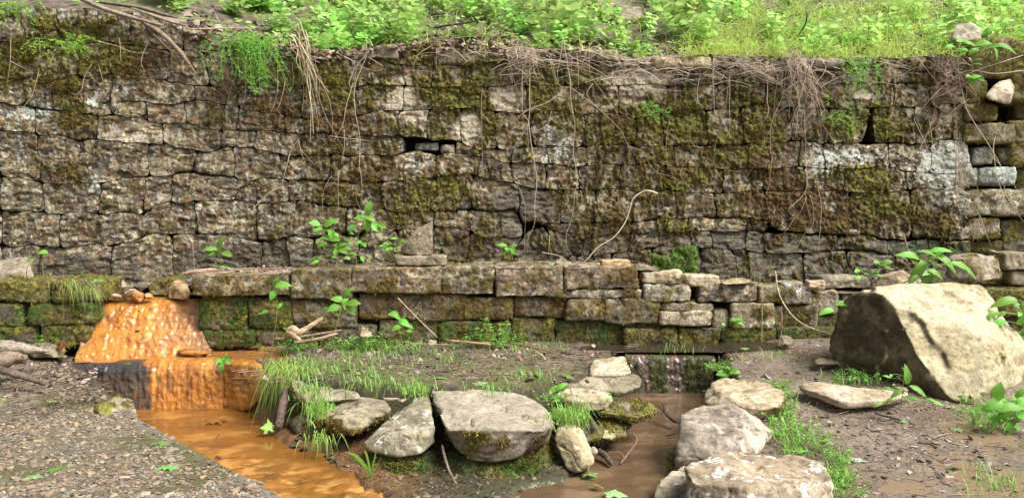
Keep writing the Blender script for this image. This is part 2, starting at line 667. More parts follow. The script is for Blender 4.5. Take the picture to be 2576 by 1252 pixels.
def rock(name, pts, pal='gray', parent=None, label=None, cat='rock', group=None, spacing=0.018, p=16, namp=0.012, nfreq=5.0, fine=0.004,
         strata=0.003, moss=0.0, mtop=0.0, mtype='olive', brown=0.3, lichen=0.0, wet=0.0, mat=None, post=None, tuft=0.5, seed=None, crack=0.009):
    _rseed[0] += 1
    s = seed if seed is not None else _rseed[0] * 1.37
    V, F, Nn = rock_geo(pts, spacing, p, namp, nfreq, s, fine, strata, crack)
    c, mm = rock_paint(V, Nn, s, pal, moss, mtop, mtype, brown, lichen)
    rt = np.random.default_rng(int(s * 100) % 9973)
    c = c * np.array([1, rt.uniform(0.95, 1.02), rt.uniform(0.86, 1.08)]) * rt.uniform(0.95, 1.18)
    c = mixc(c, (0.13, 0.105, 0.07), sstep(0.05, 0.4, fbm(V, 2.6, 4, s + 30)) * 0.3)
    if mm.max() > 0:
        V = V + Nn * (mm * (0.006 + 0.008 * fbm(V, 40, 2, s)))[:, None]
        k = np.where((mm > 0.6) & (RNG.random(len(V)) < tuft) & (Nn[:, 1] < 0.5))[0]
        if len(k):
            TUFTS.append((V[k], Nn[k], c[k]))
    w = np.full(len(V), wet) * (1 - mm)
    tide = sstep(-0.285, -0.325, V[:, 2] + 0.04 * fbm(V, 9, 3, 5)) * (V[:, 1] < 6.0) * (1 - 0.8 * mm)          # damp, silted band above the water
    c = mixc(c, (0.055, 0.040, 0.026), tide * 0.75)
    w = np.maximum(w, tide * 0.7)
    if post:
        V, c, w = post(V, Nn, c, w)
    o = obj(name, V, F, mat or M_ROCK, parent, None, c, w)
    if label:
        tag(o, label, cat, group)
    return o


def PP(L):
    """list of (px, py, Y) -> points"""
    return np.array([P(a, b, y) for a, b, y in L])


def box_pts(x0, y0, x1, y1, Yf, depth, jit=6, seed=0, taper=0.0, xw=True):
    """corner points of a squared stone whose front face fills the pixel rectangle; Yf distance of its face"""
    r = np.random.default_rng(int(abs(x0 * 31 + y0 * 17 + seed * 7)) % 99991)
    out = []
    for (x, y) in ((x0, y0), (x1, y0), (x1, y1), (x0, y1)):
        jx, jy = r.uniform(-jit, jit, 2)
        q = P(x + jx, y + jy * 0.6, Yf)
        out.append(q)
        s = r.uniform(0.9, 1.0)
        out.append(np.array([q[0] * s + (1 - s) * P((x0 + x1) / 2, y, Yf)[0], Yf + depth * r.uniform(0.9, 1.1), q[2] - 0.0]))
    # a bulge point or two on the face so that it is not a plane
    for _ in range(2):
        q = P(x0 + (x1 - x0) * r.uniform(0.2, 0.8), y0 + (y1 - y0) * r.uniform(0.2, 0.8), Yf - r.uniform(0.0, 0.03))
        out.append(q)
    return np.array(out)


# ------------------------------------------------------------------ the tall wall
def line(pts):
    p = np.array(pts, dtype=float)
    return lambda x: np.interp(x, p[:, 0], p[:, 1])


XE = 2440
LINES = [line(L) for L in [
    [(-120, 0), (0, 8), (150, 18), (330, 30), (450, 62), (560, 92), (740, 112), (830, 128), (1000, 112), (1100, 112), (1180, 115), (1300, 124), (1480, 126), (1560, 148), (1640, 148), (1800, 140), (1900, 145), (2080, 148), (2220, 148), (2300, 142), (2440, 140)],
    [(-120, 88), (0, 100), (160, 105), (330, 110), (450, 125), (560, 128), (740, 142), (830, 147), (930, 148), (1000, 160), (1080, 166), (1250, 157), (1400, 152), (1560, 165), (1650, 172), (1740, 174), (1850, 172), (1930, 178), (2052, 172), (2220, 170), (2440, 190)],
    [(-120, 185), (0, 202), (160, 196), (273, 188), (350, 200), (450, 209), (500, 216), (640, 218), (1000, 216), (1300, 217), (1700, 216), (1917, 212), (2050, 213), (2220, 210), (2440, 200)],
    [(-120, 245), (0, 258), (80, 270), (165, 280), (283, 292), (300, 259), (350, 252), (440, 265), (485, 258), (560, 262), (682, 285), (766, 295), (835, 292), (894, 291), (958, 280), (1009, 278), (1200, 272), (1300, 280), (1500, 285), (1640, 291), (1800, 275), (1917, 265), (2100, 275), (2197, 267), (2248, 263), (2294, 266), (2394, 262), (2440, 262)],
    [(-120, 246), (0, 259), (80, 271), (165, 281), (283, 293), (300, 298), (370, 302), (465, 313), (565, 328), (640, 331), (850, 340), (1006, 341), (1139, 353), (1200, 374), (1300, 372), (1444, 366), (1655, 366), (1800, 360), (1917, 363), (2010, 358), (2172, 358), (2223, 359), (2290, 365), (2380, 356), (2440, 358)],
    [(-120, 322), (0, 329), (64, 332), (153, 342), (194, 351), (250, 352), (306, 358), (408, 366), (510, 378), (574, 375), (639, 373), (728, 390), (756, 388), (850, 395), (1000, 392), (1042, 384), (1150, 388), (1290, 409), (1400, 415), (1500, 420), (1600, 415), (1700, 420), (1826, 427), (1917, 423), (1968, 421), (2024, 419), (2108, 424), (2211, 421), (2282, 432), (2440, 440)],
    [(-120, 436), (0, 440), (100, 459), (170, 465), (300, 450), (430, 438), (487, 432), (560, 442), (604, 450), (713, 450), (850, 460), (1000, 455), (1101, 446), (1170, 437), (1278, 455), (1372, 479), (1418, 483), (1560, 476), (1670, 480), (1780, 484), (1900, 484), (1917, 480), (2111, 482), (2230, 485), (2300, 474), (2440, 482)],
    [(-120, 526), (0, 530), (155, 535), (300, 537), (360, 536), (400, 514), (433, 508), (472, 508), (510, 501), (548, 498), (600, 505), (639, 511), (680, 513), (760, 506), (850, 520), (1000, 530), (1093, 532), (1200, 532), (1286, 526), (1314, 560), (1357, 566), (1400, 565), (1500, 560), (1600, 555), (1676, 545), (1788, 544), (1872, 544), (1920, 552), (1937, 570), (2000, 584), (2111, 587), (2162, 588), (2223, 602), (2353, 601), (2440, 600)],
    [(-120, 620), (0, 620), (97, 616), (189, 622), (290, 616), (350, 600), (388, 589), (505, 588), (560, 594), (640, 601), (690, 604), (760, 595), (850, 590), (960, 584), (1093, 572), (1139, 573), (1177, 586), (1230, 598), (1310, 594), (1330, 582), (1367, 573), (1400, 588), (1450, 600), (1584, 588), (1730, 582), (1870, 583), (1937, 586), (2000, 588), (2111, 590), (2162, 591), (2223, 605), (2353, 604), (2440, 603)],
    [(-120, 725), (0, 722), (1000, 722), (1290, 722), (1400, 715), (1440, 645), (1500, 640), (1671, 618), (1758, 626), (1840, 627), (1917, 638), (2040, 637), (2108, 630), (2200, 637), (2300, 640), (2440, 640)],
    [(-120, 727), (0, 724), (1000, 724), (1400, 724), (1600, 760), (1800, 775), (2440, 780)],
]]
JOINTS = [
    [-420, -270, -120, -20, 60, 150, 245, 330, 460, 560, 690, 830, 930, 1090, 1190, 1290, 1400, 1500, 1560, 1640, 1790, 1900, 2050, 2140, 2225, 2330, XE],
    [-420, -270, -120, -30, 50, 115, 200, 280, 420, 520, 640, 800, 930, 1010, 1090, 1180, 1300, 1420, 1540, 1700, 1820, 1920, 2042, 2218, 2330, XE],
    [-420, -270, -120, -20, 60, 130, 210, 283, 488, 600, 760, 900, 1010, 1110, 1230, 1330, 1450, 1560, 1680, 1800, 1930, 2070, 2248, 2340, XE],
    [287, (366, 370), 470, 560, 600, 720, 850, (1004, 1000), 1080, 1160, 1250, 1340, 1470, 1600, (1666, 1672), 1780, 1870, 1990, 2090, (2199, 2174), (2202, 2206), 2298, 2400, XE],
    [-420, -270, -120, -20, 90, 248, 410, 564, 640, 756, 880, 1008, 1148, 1200, 1290, 1380, 1480, 1600, 1700, 1800, 1880, 2010, 2075, 2240, 2335, XE],
    [-420, -270, -120, 0, 100, 200, 380, (497, 480), 590, 713, 830, 960, 1101, 1200, 1290, 1372, 1460, 1560, 1680, 1824, 1890, 1922, 2024, 2130, 2282, XE],
    [-420, -270, -120, 0, 110, 250, 365, 430, (597, 590), 645, 720, 820, 960, 1090, 1190, 1300, 1420, 1500, 1600, 1700, 1800, 1926, (2142, 2146), 2290, XE],
    [-420, -270, -120, 0, 155, 250, (358, 352), 500, 645, 740, 870, 1000, 1093, 1180, 1312, 1374, 1480, 1580, 1680, 1735, 1872, 1928, XE],
    [-420, -270, -120, 0, 104, 286, 432, 655, 720, 790, 900, 1000, 1090, 1180, (1316, 1270), (1372, 1440), 1462, 1580, 1662, 1745, 1792, 1880, 1925, 2108, 2230, 2330, XE],
    [1420, 1455, 1540, 1640, 1762, 1850, 1882, 2022, 2130, 2250, 2340, XE],
]
# cells left open: dark holes in the wall (row, x)
HOLES = [(4, 1080), (3, 2200.5), (7, 1340)]

MOSS_B = [(60, 90, 110, 90, 1.2), (230, 80, 100, 60, 1), (230, 150, 120, 50, 1.1), (330, 110, 60, 60, .6), (170, 210, 110, 60, 1), (30, 180, 60, 60, 1.2), (180, 300, 70, 50, .9), (150, 425, 80, 40, .75), (255, 380, 40, 25, .6), (660, 260, 40, 20, .7), (540, 295, 40, 30, .7), (450, 235, 60, 25, .5), (840, 210, 70, 45, 1), (930, 190, 60, 60, .6), (1060, 130, 40, 40, 1.1), (1150, 150, 60, 40, .7), (1080, 215, 50, 40, .8), (990, 230, 20, 40, .6), (1105, 265, 40, 35, 1), (1190, 210, 60, 60, 1), (1210, 270, 50, 50, .9), (1080, 320, 60, 30, .8), (1170, 340, 60, 20, .7), (1350, 250, 60, 50, .7), (1310, 190, 50, 40, .6), (1430, 190, 50, 40, .7), (1400, 300, 60, 50, .6), (1480, 340, 50, 30, .6), (1480, 210, 50, 30, .5), (1620, 280, 50, 20, .7), (1700, 275, 70, 30, 1), (1720, 300, 60, 30, .8), (1600, 340, 50, 40, .9), (1740, 335, 70, 30, .9), (1665, 395, 35, 22, 1), (1690, 455, 50, 25, .9), (1620, 460, 25, 15, .7), (1780, 440, 40, 20, .8), (1900, 300, 60, 90, .8), (1870, 380, 60, 40, .8), (1940, 330, 50, 40, .9), (2120, 310, 90, 35, 1), (2230, 290, 60, 50, .7), (2340, 205, 50, 20, .8), (2300, 330, 60, 30, .7), (2200, 460, 100, 35, 1), (2160, 430, 60, 30, .9), (2210, 530, 90, 25, 1), (2250, 515, 30, 20, 1.1), (2010, 570, 30, 25, .9), (1100, 460, 80, 20, .6), (1140, 480, 100, 30, .7), (1050, 520, 80, 30, .6), (830, 495, 60, 15, .5), (1660, 560, 40, 20, .7), (720, 190, 90, 40, .6)]
BROWN_B = [(1940, 450, 80, 100, 1), (2030, 530, 110, 60, 1.3), (2080, 500, 60, 50, 1), (2230, 440, 60, 30, .7), (1890, 340, 80, 60, .6), (2300, 560, 160, 40, .9), (1200, 300, 60, 50, .4), (1620, 330, 120, 60, .6), (1700, 420, 120, 40, .7), (720, 330, 160, 60, .6), (900, 300, 120, 50, .7), (950, 440, 220, 90, .7), (1100, 600, 150, 60, .7), (1500, 600, 200, 60, .6), (1560, 500, 150, 60, .5), (430, 150, 100, 40, .9), (700, 560, 120, 60, .4), (740, 230, 120, 60, .7), (200, 300, 60, 60, .5), (150, 440, 80, 50, .7), (1430, 260, 120, 80, .5), (640, 150, 120, 40, .8), (420, 180, 160, 60, .7), (620, 230, 140, 50, .6), (330, 250, 60, 30, .4)]
DARK_B = [(1300, 510, 100, 60, 1.1), (1230, 600, 110, 60, .7), (1350, 590, 120, 60, .9), (1900, 660, 430, 65, 1.4), (1650, 610, 220, 40, .8), (700, 640, 120, 50, .9), (560, 655, 100, 40, .8), (200, 680, 150, 35, .7), (2200, 670, 300, 60, 1.3), (300, 675, 320, 40, .6), (1000, 640, 200, 40, .5), (1900, 590, 100, 20, .5)]
LICH_B = [(235, 258, 20, 18, 1.3), (310, 232, 32, 22, .9), (60, 290, 70, 40, .7), (100, 275, 60, 25, .6), (240, 470, 25, 30, 1.1), (770, 320, 40, 25, .8), (1040, 410, 60, 40, .7), (1000, 360, 40, 20, .6), (1410, 330, 40, 50, .8), (1400, 390, 60, 60, .7), (2130, 390, 120, 26, 1.3), (2060, 430, 25, 35, 1.1), (2370, 420, 80, 55, 1.5), (2420, 390, 60, 60, 1.0), (2400, 510, 80, 40, .7), (1060, 350, 60, 25, .5), (1840, 640, 60, 30, .5), (880, 520, 30, 20, .6), (40, 390, 60, 60, .4), (700, 430, 60, 40, .4)]
PALE_B = [(1020, 230, 22, 50, .9), (1180, 320, 32, 40, 1.3), (1270, 250, 40, 34, .9), (990, 265, 45, 22, .7), (1060, 300, 30, 30, .7), (1490, 510, 40, 30, .8), (1650, 160, 100, 30, .5), (1600, 210, 120, 35, .7), (1330, 430, 60, 30, .4), (130, 150, 60, 25, .8), (360, 345, 160, 25, .5), (1250, 130, 120, 25, .6), (930, 140, 60, 14, .6), (1310, 180, 25, 22, .5), (1640, 380, 30, 25, .6), (1560, 430, 80, 30, .3), (2190, 240, 50, 15, .6), (2150, 590, 20, 40, .5), (420, 560, 300, 60, .25)]
ALGAE_B = [(590, 690, 90, 40, .5), (2400, 628, 170, 22, 1.3), (2180, 700, 200, 40, .35), (1900, 690, 200, 40, .25)]
UNDO_B = [(1180, 320, 30, 38, 1.1), (1270, 250, 38, 34, .9), (1020, 232, 20, 45, .8), (1060, 300, 26, 26, .6), (990, 268, 40, 18, .5), (2370, 420, 90, 55, .9), (2130, 392, 130, 24, .7), (1310, 520, 70, 40, .5)]


def wall_masks(px, py, Q):
    """moss cover, its brownness, wet darkness, lichen, bare pale stone, algae at wall points"""
    mot = fbm(Q * np.array([1.0, 1.0, 0.75]), 4.5, 5, 31)
    fine = fbm(Q * np.array([1.8, 1.0, 0.6]), 15.0, 5, 33, gain=0.62)
    bm = blobs(px, py, MOSS_B)
    bb = blobs(px, py, BROWN_B)
    un = blobs(px, py, UNDO_B)
    cover = 0.19 * sstep(560, 900, px) + 0.04 - 0.05 * sstep(560, 640, py)
    moss = sstep(0.40, 0.62, 0.38 * np.minimum(bm, 1.3) + 0.30 * np.minimum(bb, 1.2) - 0.9 * un + 0.60 * mot + 0.80 * fine + cover + 0.05)
    left = 1 - sstep(600, 760, px)
    moss *= 1 - 0.5 * left * (1 - np.clip(bm * 1.6, 0, 1))
    brown = np.clip(0.18 + 0.85 * bb - 0.65 * bm + 0.55 * fbm(Q, 7.0, 3, 35) + 0.3 * left, 0, 1)
    dark = sstep(0.25, 0.8, blobs(px, py, DARK_B) + 0.45 * mot)
    lich = sstep(0.40, 0.52, 0.62 * np.minimum(blobs(px, py, LICH_B), 1.3) + 0.55 * fbm(Q, 28.0, 3, 37) + 0.25 * fbm(Q, 9.0, 3, 38) + 0.35 * fbm(Q, 70.0, 2, 30) - 0.12)
    speck = sstep(0.46, 0.52, fbm(Q, 42.0, 2, 39)) * (0.6 - 0.5 * sstep(700, 1200, px) + 0.4 * blobs(px, py, LICH_B))
    lich = np.clip(np.maximum(lich, speck), 0, 1)
    pale = sstep(0.22, 0.6, blobs(px, py, PALE_B) + 0.4 * fine)
    alg = sstep(0.25, 0.75, blobs(px, py, ALGAE_B) + 0.5 * fine)
    return moss, brown, dark, lich, pale, alg


wall_root = thing('stone_wall', 'tall mossy retaining wall of coursed sandstone with dead vines hanging from its top', 'wall', PW(1288, 700, 0.0))


def warp(px, py):
    Q = np.stack([px / 70.0, py / 70.0, np.zeros_like(px)], 1)
    w = np.stack([px / 22.0, py / 22.0, np.full_like(px, 4.0)], 1)
    return px + 12 * perlin(Q + 3.3) + 3.5 * perlin(w), py + 8 * perlin(Q + 9.7) + 3.0 * perlin(w + 5.5)


def wall_stone(row, xl, xr, hole=False):
    xlt, xlb = xl if isinstance(xl, tuple) else (xl, xl)
    xrt, xrb = xr if isinstance(xr, tuple) else (xr, xr)
    top, bot = LINES[row], LINES[row + 1]
    xm = (xlt + xlb + xrt + xrb) / 4
    hpx = bot(xm) - top(xm)
    wpx = (xrt + xrb - xlt - xlb) / 2
    if hpx < 7 or hole:
        return None
    nu = int(np.clip(wpx / 2.7, 5, 110))
    nv = int(np.clip(hpx / 2.7, 4, 70))
    u = np.linspace(0, 1, nu + 1)
    v = np.linspace(0, 1, nv + 1)
    Vv, Uu = np.meshgrid(v, u, indexing='ij')
    xt = xlt + (xrt - xlt) * Uu
    xb = xlb + (xrb - xlb) * Uu
    X = xt * (1 - Vv) + xb * Vv
    Yp = top(X) * (1 - Vv) + bot(X) * Vv
    ex = np.minimum(Uu, 1 - Uu) * wpx
    ey = np.minimum(Vv, 1 - Vv) * hpx
    # rounded corners: pull corner points in
    rc = min(hpx, wpx) * 0.16
    cx = np.clip(1 - ex / rc, 0, 1)
    cy = np.clip(1 - ey / rc, 0, 1)
    k = cx * cy
    X = X + np.sign(0.5 - Uu) * k * rc * 0.2
    Yp = Yp + np.sign(0.5 - Vv) * k * rc * 0.2
    e = np.minimum(ex * 1.6, ey).ravel()
    vert = (ex < ey).ravel()
    X, Yp = warp(X.ravel(), Yp.ravel())
    e = e * np.clip(1 + 0.0 * k.ravel(), 0, 1)
    e = np.where(k.ravel() > 0, np.minimum(e, e * (1 - 0.5 * k.ravel())), e)
    gap = 0.7
    # shrink a little towards the middle so a joint stays open
    mx, my = X.mean(), Yp.mean()
    X = X - np.sign(X - mx) * gap * (ex.ravel() < 0.01)
    Yp = Yp - np.sign(Yp - my) * gap * (ey.ravel() < 0.01)
    Q0 = PW(X, Yp, 0.0)
    s = (row * 37 + xm) * 0.013
    r = np.random.default_rng(int(row * 1000 + xm) + 5000)
    em = e * 7.0 / FPX
    jw = sstep(0.12, 0.5, fbm(Q0, 2.6, 3, 77) + (0.10 if row > 4 else 0.02) - 0.22 * vert - 0.10 * (1 - sstep(560, 700, X)) - 0.10 * sstep(640, 900, X) * (1 - sstep(1750, 1950, X)) * (row < 6) - 0.12 * (1 - sstep(300, 480, X)) * (row in (5, 6, 7)))
    edge = (0.003 + 0.05 * jw) * np.exp(-em / 0.007) + (0.0005 + 0.005 * jw) * np.exp(-em / 0.035)
    proud = r.uniform(-0.007, 0.012)
    tilt = r.uniform(-0.02, 0.02) * (Uu.ravel() - 0.5) + r.uniform(-0.015, 0.025) * (Vv.ravel() - 0.5)
    rel = 0.011 * fbm(Q0 * np.array([1, 1, 1.4]), 4.0, 4, s) + 0.013 * fbm(Q0 * np.array([0.6, 1, 2.2]), 14.0, 5, s + 2, gain=0.62)
    chip = 0.016 * sstep(0.12, 0.28, fbm(Q0 * np.array([0.8, 1, 1.3]), 7.0, 4, s + 4))
    moss, brown, dark, lich, pale, alg = wall_masks(X, Yp, Q0)
    thick = moss * (0.008 + 0.024 * fbm(Q0, 32.0, 3, 41, gain=0.65) + 0.016 * sstep(-0.2, 0.4, fbm(Q0, 9.0, 3, 43)))
    off = edge * (1 - 0.7 * moss) - proud - tilt - rel + chip * (1 - moss) - thick
    V = PW(X, Yp, off)
    # colours
    tone = r.uniform(0.76, 1.14) * (1 + 0.22 * fbm(Q0, 1.3, 3, 66))[:, None]
    C = stone_base(Q0, 7.0 + r.uniform(0, 2), tone)
    lo = sstep(0, 640, X)
    C = mixc(C, (0.47, 0.41, 0.30), pale * 0.85)
    C = mixc(C, (0.055, 0.045, 0.034), dark * 0.62)
    C = mixc(C, (0.035, 0.07, 0.018), alg * 0.85)
    # thin brown moss film in the joints and everywhere between
    film = sstep(0.0, 0.4, fbm(Q0 * np.array([1, 1, 0.6]), 12.0, 5, 51) + (0.05 + 0.25 * jw) * np.exp(-em / 0.02) + 0.10 * sstep(560, 700, X) - 0.05)
    C = mixc(C, (0.082, 0.060, 0.024), film * (0.85 - 0.75 * pale) * (1 - dark * 0.5))
    mc = moss_color(Q0, brown)
    C = mixc(C, mc, moss * 0.94)
    C = mixc(C, (0.48, 0.50, 0.44), lich * (1 - 0.8 * moss) * (1 - 0.6 * dark))
    wet = np.clip(dark * 0.75 * (1 - moss), 0, 1)
    F = grid_faces(nv + 1, nu + 1)
    n0 = len(V)
    # sides run back into the wall
    idx = np.arange((nv + 1) * (nu + 1)).reshape(nv + 1, nu + 1)
    ring = np.concatenate([idx[0, :-1], idx[:-1, -1], idx[-1, :0:-1], idx[:0:-1, 0]])
    B1 = V[ring] + np.array([0, 0.05, 0])
    B2 = V[ring] + np.array([0, 0.30, 0])
    m = len(ring)
    a = np.arange(m)
    b = (a + 1) % m
    F1 = np.stack([ring[a], n0 + a, n0 + b, ring[b]], 1)
    F2 = np.stack([n0 + a, n0 + m + a, n0 + m + b, n0 + b], 1)
    soil = np.array([0.045, 0.035, 0.025])
    V2 = np.concatenate([V, B1, B2])
    C2 = np.concatenate([C, C[ring] * 0.5 + soil * 0.5, np.tile(soil, (m, 1))])
    W2 = np.concatenate([wet, np.zeros(2 * m)])
    # face winding towards the camera
    Fs = [F[:, ::-1], F1[:, ::-1], F2[:, ::-1]]
    nf = np.cross(V[F[0, 2]] - V[F[0, 0]], V[F[0, 3]] - V[F[0, 1]])
    if nf[1] < 0:
        Fs = [F, F1, F2]
    o = obj('stone', V2, Fs, M_STONE, wall_root, None, C2, W2)
    Nn = vnormals(V, Fs[0])
    k = np.where((moss > 0.55) & (RNG.random(len(V)) < 0.6))[0]
    if len(k):
        TUFTS.append((V[k], Nn[k], C[k]))
    k = np.where((alg > 0.5) & (RNG.random(len(V)) < 0.4))[0]
    if len(k):
        TUFTS.append((V[k], Nn[k], C[k] * 1.3))
    return o


for row, J in enumerate(JOINTS):
    for a, b in zip(J[:-1], J[1:]):
        aa = a[0] if isinstance(a, tuple) else a
        bb_ = b[0] if isinstance(b, tuple) else b
        hole = any(h[0] == row and aa <= h[1] <= bb_ for h in HOLES)
        wall_stone(row, a, b, hole)

# earth core behind the stones
bx = np.linspace(-460, 3020, 60)
V = np.concatenate([PW(bx, LINES[0](np.clip(bx, -100, 2420)) + 20, 0.26), PW(bx, np.full_like(bx, 820), 0.26)])
obj('earth_core', V, grid_faces(2, 60), M_SOIL, wall_root, None, np.tile((0.03, 0.024, 0.018), (120, 1)), np.zeros(120))

# wedge stones inside the holes and at the joints
for (x0, y0, x1, y1, off, pal, ms) in [(1040, 356, 1104, 380, 0.05, 'mint', 0.2), (1106, 364, 1142, 388, 0.03, 'gray', 0.3), (1184, 376, 1208, 388, 0.06, 'gray', 0.2), (1646, 692, 1682, 706, 0.0, 'dark', 0.2),
                                       (2292, 488, 2352, 500, 0.02, 'gray', 0.5), (2112, 578, 2164, 588, 0.0, 'gray', 0.5)]:
    Yf = PW((x0 + x1) / 2, y0, off)[1]
    rock('stone', box_pts(x0, y0, x1, y1, Yf, 0.16, 3), pal, wall_root, spacing=0.012, p=10, moss=ms, lichen=0.3 if pal == 'mint' else 0, mat=M_STONE)

# the bright green moss hanging down the wall above the stacked stones
for (x0, y0, x1, y1) in [(1640, 640, 1700, 720), (1690, 622, 1752, 722)]:
    Yf = PW((x0 + x1) / 2, y0, -0.03)[1]
    rock('moss_cushion', box_pts(x0, y0, x1, y1, Yf, 0.14, 6), 'dark', wall_root, spacing=0.012, p=7, namp=0.03, nfreq=9, moss=1.6, mtop=1.6, mtype='bright', brown=0.0, tuft=1.0, mat=M_STONE)

# thick moss cushions bulging from the courses
for (cx, cy, rx, ry, br) in [(55, 125, 62, 46, 0), (25, 185, 48, 34, 0), (105, 62, 46, 34, .1), (228, 150, 52, 24, 0), (300, 148, 44, 22, 0), (165, 215, 58, 30, .2), (250, 75, 40, 32, .2), (118, 205, 26, 40, .3), (180, 300, 40, 28, .5), (1062, 132, 36, 28, 0), (1108, 268, 26, 22, 0), (1180, 215, 30, 34, .2), (1710, 272, 46, 18, .2), (1664, 396, 24, 15, .1), (1690, 455, 34, 15, .2), (1735, 330, 36, 14, .3), (2105, 312, 56, 20, .1), (2250, 516, 22, 14, 0), (2190, 465, 60, 18, .2), (2338, 206, 36, 13, .1), (1900, 330, 36, 26, .5), (850, 200, 40, 26, .2), (2010, 572, 22, 18, .2)]:
    Yf = PW(cx, cy, -0.005)[1]
    q = P(cx, cy, Yf)
    sx, sz = rx / FPX * Yf, ry / FPX * Yf
    rr = np.random.default_rng(cx)
    pts = [q + np.array([math.cos(a) * sx * rr.uniform(.8, 1.1), WS * math.cos(a) * sx + dy, math.sin(a) * sz * rr.uniform(.8, 1.1)]) for a in np.linspace(0, 5.7, 9) for dy in (0.0, 0.06)]
    pts += [q + np.array([rr.normal() * sx * .4, -0.035, rr.normal() * sz * .3]) for _ in range(3)]
    rock('moss_cushion', pts, 'dark', wall_root, spacing=0.012, p=5, namp=0.024, nfreq=11, fine=0.008, moss=1.5, mtop=1.5, brown=br, tuft=1.0, mat=M_STONE)

# cap slabs that jut out of the top course
for (x0, y0, x1, y1, off, pal, ms, mt) in [(1642, 143, 1796, 172, -0.09, 'cream', 0.25, 0.7), (900, 112, 1000, 147, -0.05, 'gray', 0.35, 0.3), (1092, 117, 1192, 160, -0.05, 'gray', 0.4, 0.2),
                                           (1194, 122, 1262, 152, -0.03, 'gray', 0.3, 0.2), (1480, 128, 1560, 152, -0.06, 'gray', 0.4, 0.3), (1998, 148, 2130, 170, -0.06, 'gray', 0.5, 0.4)]:
    Yf = PW((x0 + x1) / 2, y0, off)[1]
    rock('stone', box_pts(x0, y0, x1, y1, Yf, 0.3, 4), pal, wall_root, spacing=0.014, p=12, moss=ms, mtop=mt, mat=M_STONE)

# the broken right end: separate blocks stacked clear of one another
for (x0, y0, x1, y1, off, pal, ms, mt, lc) in [
        (2438, 96, 2560, 196, -0.02, 'gray', 0.8, 0.9, 0), (2546, 108, 2680, 262, -0.16, 'gray', 0.95, 1.0, 0), (2430, 200, 2482, 262, -0.05, 'gray', 0.8, 0.8, 0),
        (2428, 264, 2512, 304, -0.12, 'gray', 0.75, 0.8, 0), (2560, 250, 2680, 300, 0.0, 'dark', 0.3, 0.4, 0), (2422, 308, 2560, 358, -0.16, 'gray', 0.55, 0.6, 0.0), (2545, 306, 2680, 420, -0.12, 'gray', 0.95, 1.0, 0),
        (2450, 372, 2506, 416, -0.02, 'mint', 0.1, 0.2, 0.6), (2510, 372, 2560, 416, 0.06, 'dark', 0.3, 0.3, 0), (2402, 424, 2460, 470, -0.05, 'mint', 0.1, 0.2, 0.7), (2462, 418, 2556, 470, -0.09, 'mint', 0.05, 0.1, 0.6), (2556, 420, 2680, 520, 0.04, 'dark', 0.4, 0.4, 0),
        (2404, 474, 2640, 546, -0.10, 'gray', 0.3, 0.4, 0.8), (2524, 556, 2680, 640, -0.06, 'dark', 0.5, 0.5, 0), (2436, 606, 2680, 640, 0.02, 'dark', 0.9, 0.9, 0), (2436, 644, 2700, 780, 0.05, 'dark', 0.5, 0.5, 0), (2425, 550, 2520, 604, 0.0, 'gray', 0.6, 0.5, 0.3)]:
    Yf = PW((x0 + x1) / 2, y0, off * 0.5)[1]
    rock('stone', box_pts(x0, y0, x1, y1, Yf, 0.34, 6), pal, wall_root, spacing=0.018, p=14, namp=0.016, moss=ms + 0.12, mtop=mt, lichen=lc, mtype='olive', brown=0.2, mat=M_STONE)
for xa, xb in ((2684, 2830), (2832, 2990)):
    for ya, yb in ((100, 190), (192, 262), (264, 350), (352, 420), (422, 520), (522, 600), (602, 680), (682, 790)):
        rock('stone', box_pts(xa, ya, xb, yb, PW((xa + xb) / 2, ya, -0.03)[1], 0.3, 6), 'wall', wall_root, spacing=0.03, p=16, namp=0.014, moss=0.7, mtop=0.8, mat=M_STONE, tuft=0.2)
Yf = PW(2512, 230, -0.16)[1]
rock('stone', PP([(2476, 242, Yf), (2505, 208, Yf + .05), (2545, 196, Yf + .12), (2552, 225, Yf), (2540, 262, Yf), (2528, 266, Yf), (2490, 254, Yf - .03), (2480, 240, Yf + .4), (2550, 200, Yf + .4), (2545, 255, Yf + .4)]), 'cream', wall_root, spacing=0.014, p=18, moss=0.1, mat=M_ROCK)


# ------------------------------------------------------------------ the low wall in front (ledge), the stacked stones and the falls
def wbox(x0, y0, x1, y1, off, depth, jit=3, seed=0):
    """stone whose face fills the pixel rectangle on the plane parallel to the tall wall"""
    r = np.random.default_rng(int(abs(x0 * 31 + y0 * 17 + seed * 7)) % 99991)
    out = []
    for (x, y) in ((x0, y0), (x1, y0), (x1, y1), (x0, y1)):
        jx, jy = r.uniform(-jit, jit, 2)
        q = PW(x + jx, y + jy * 0.5, off)
        out.append(q)
        out.append(q + np.array([r.uniform(-.02, .02), depth * r.uniform(0.92, 1.08), r.uniform(-.005, .005)]))
    for _ in range(2):
        out.append(PW(x0 + (x1 - x0) * r.uniform(0.2, 0.8), y0 + (y1 - y0) * r.uniform(0.25, 0.75), off - r.uniform(0.0, 0.02)))
    return np.array(out)


low_root = thing('low_stone_wall', 'long low mossy wall with a flat littered ledge, ending in loosely stacked stones', 'wall', PW(1100, 862, LW))


def low(x0, y0, x1, y1, off=0.0, pal='gray', ms=0.55, mt=0.3, br=0.5, depth=0.5, mtype='olive', wet=0.0, sp=0.014, p=30, tuft=0.5, namp=0.015, lichen=0.0):
    return rock('stone', wbox(x0 - 1.5, y0 - 1, x1 + 1.5, y1 + 1, LW + off, depth, 3.5), pal, low_root, spacing=sp, p=p, namp=namp, moss=ms, mtop=mt, brown=br, mtype=mtype, wet=wet, mat=M_STONE, tuft=tuft, lichen=lichen)


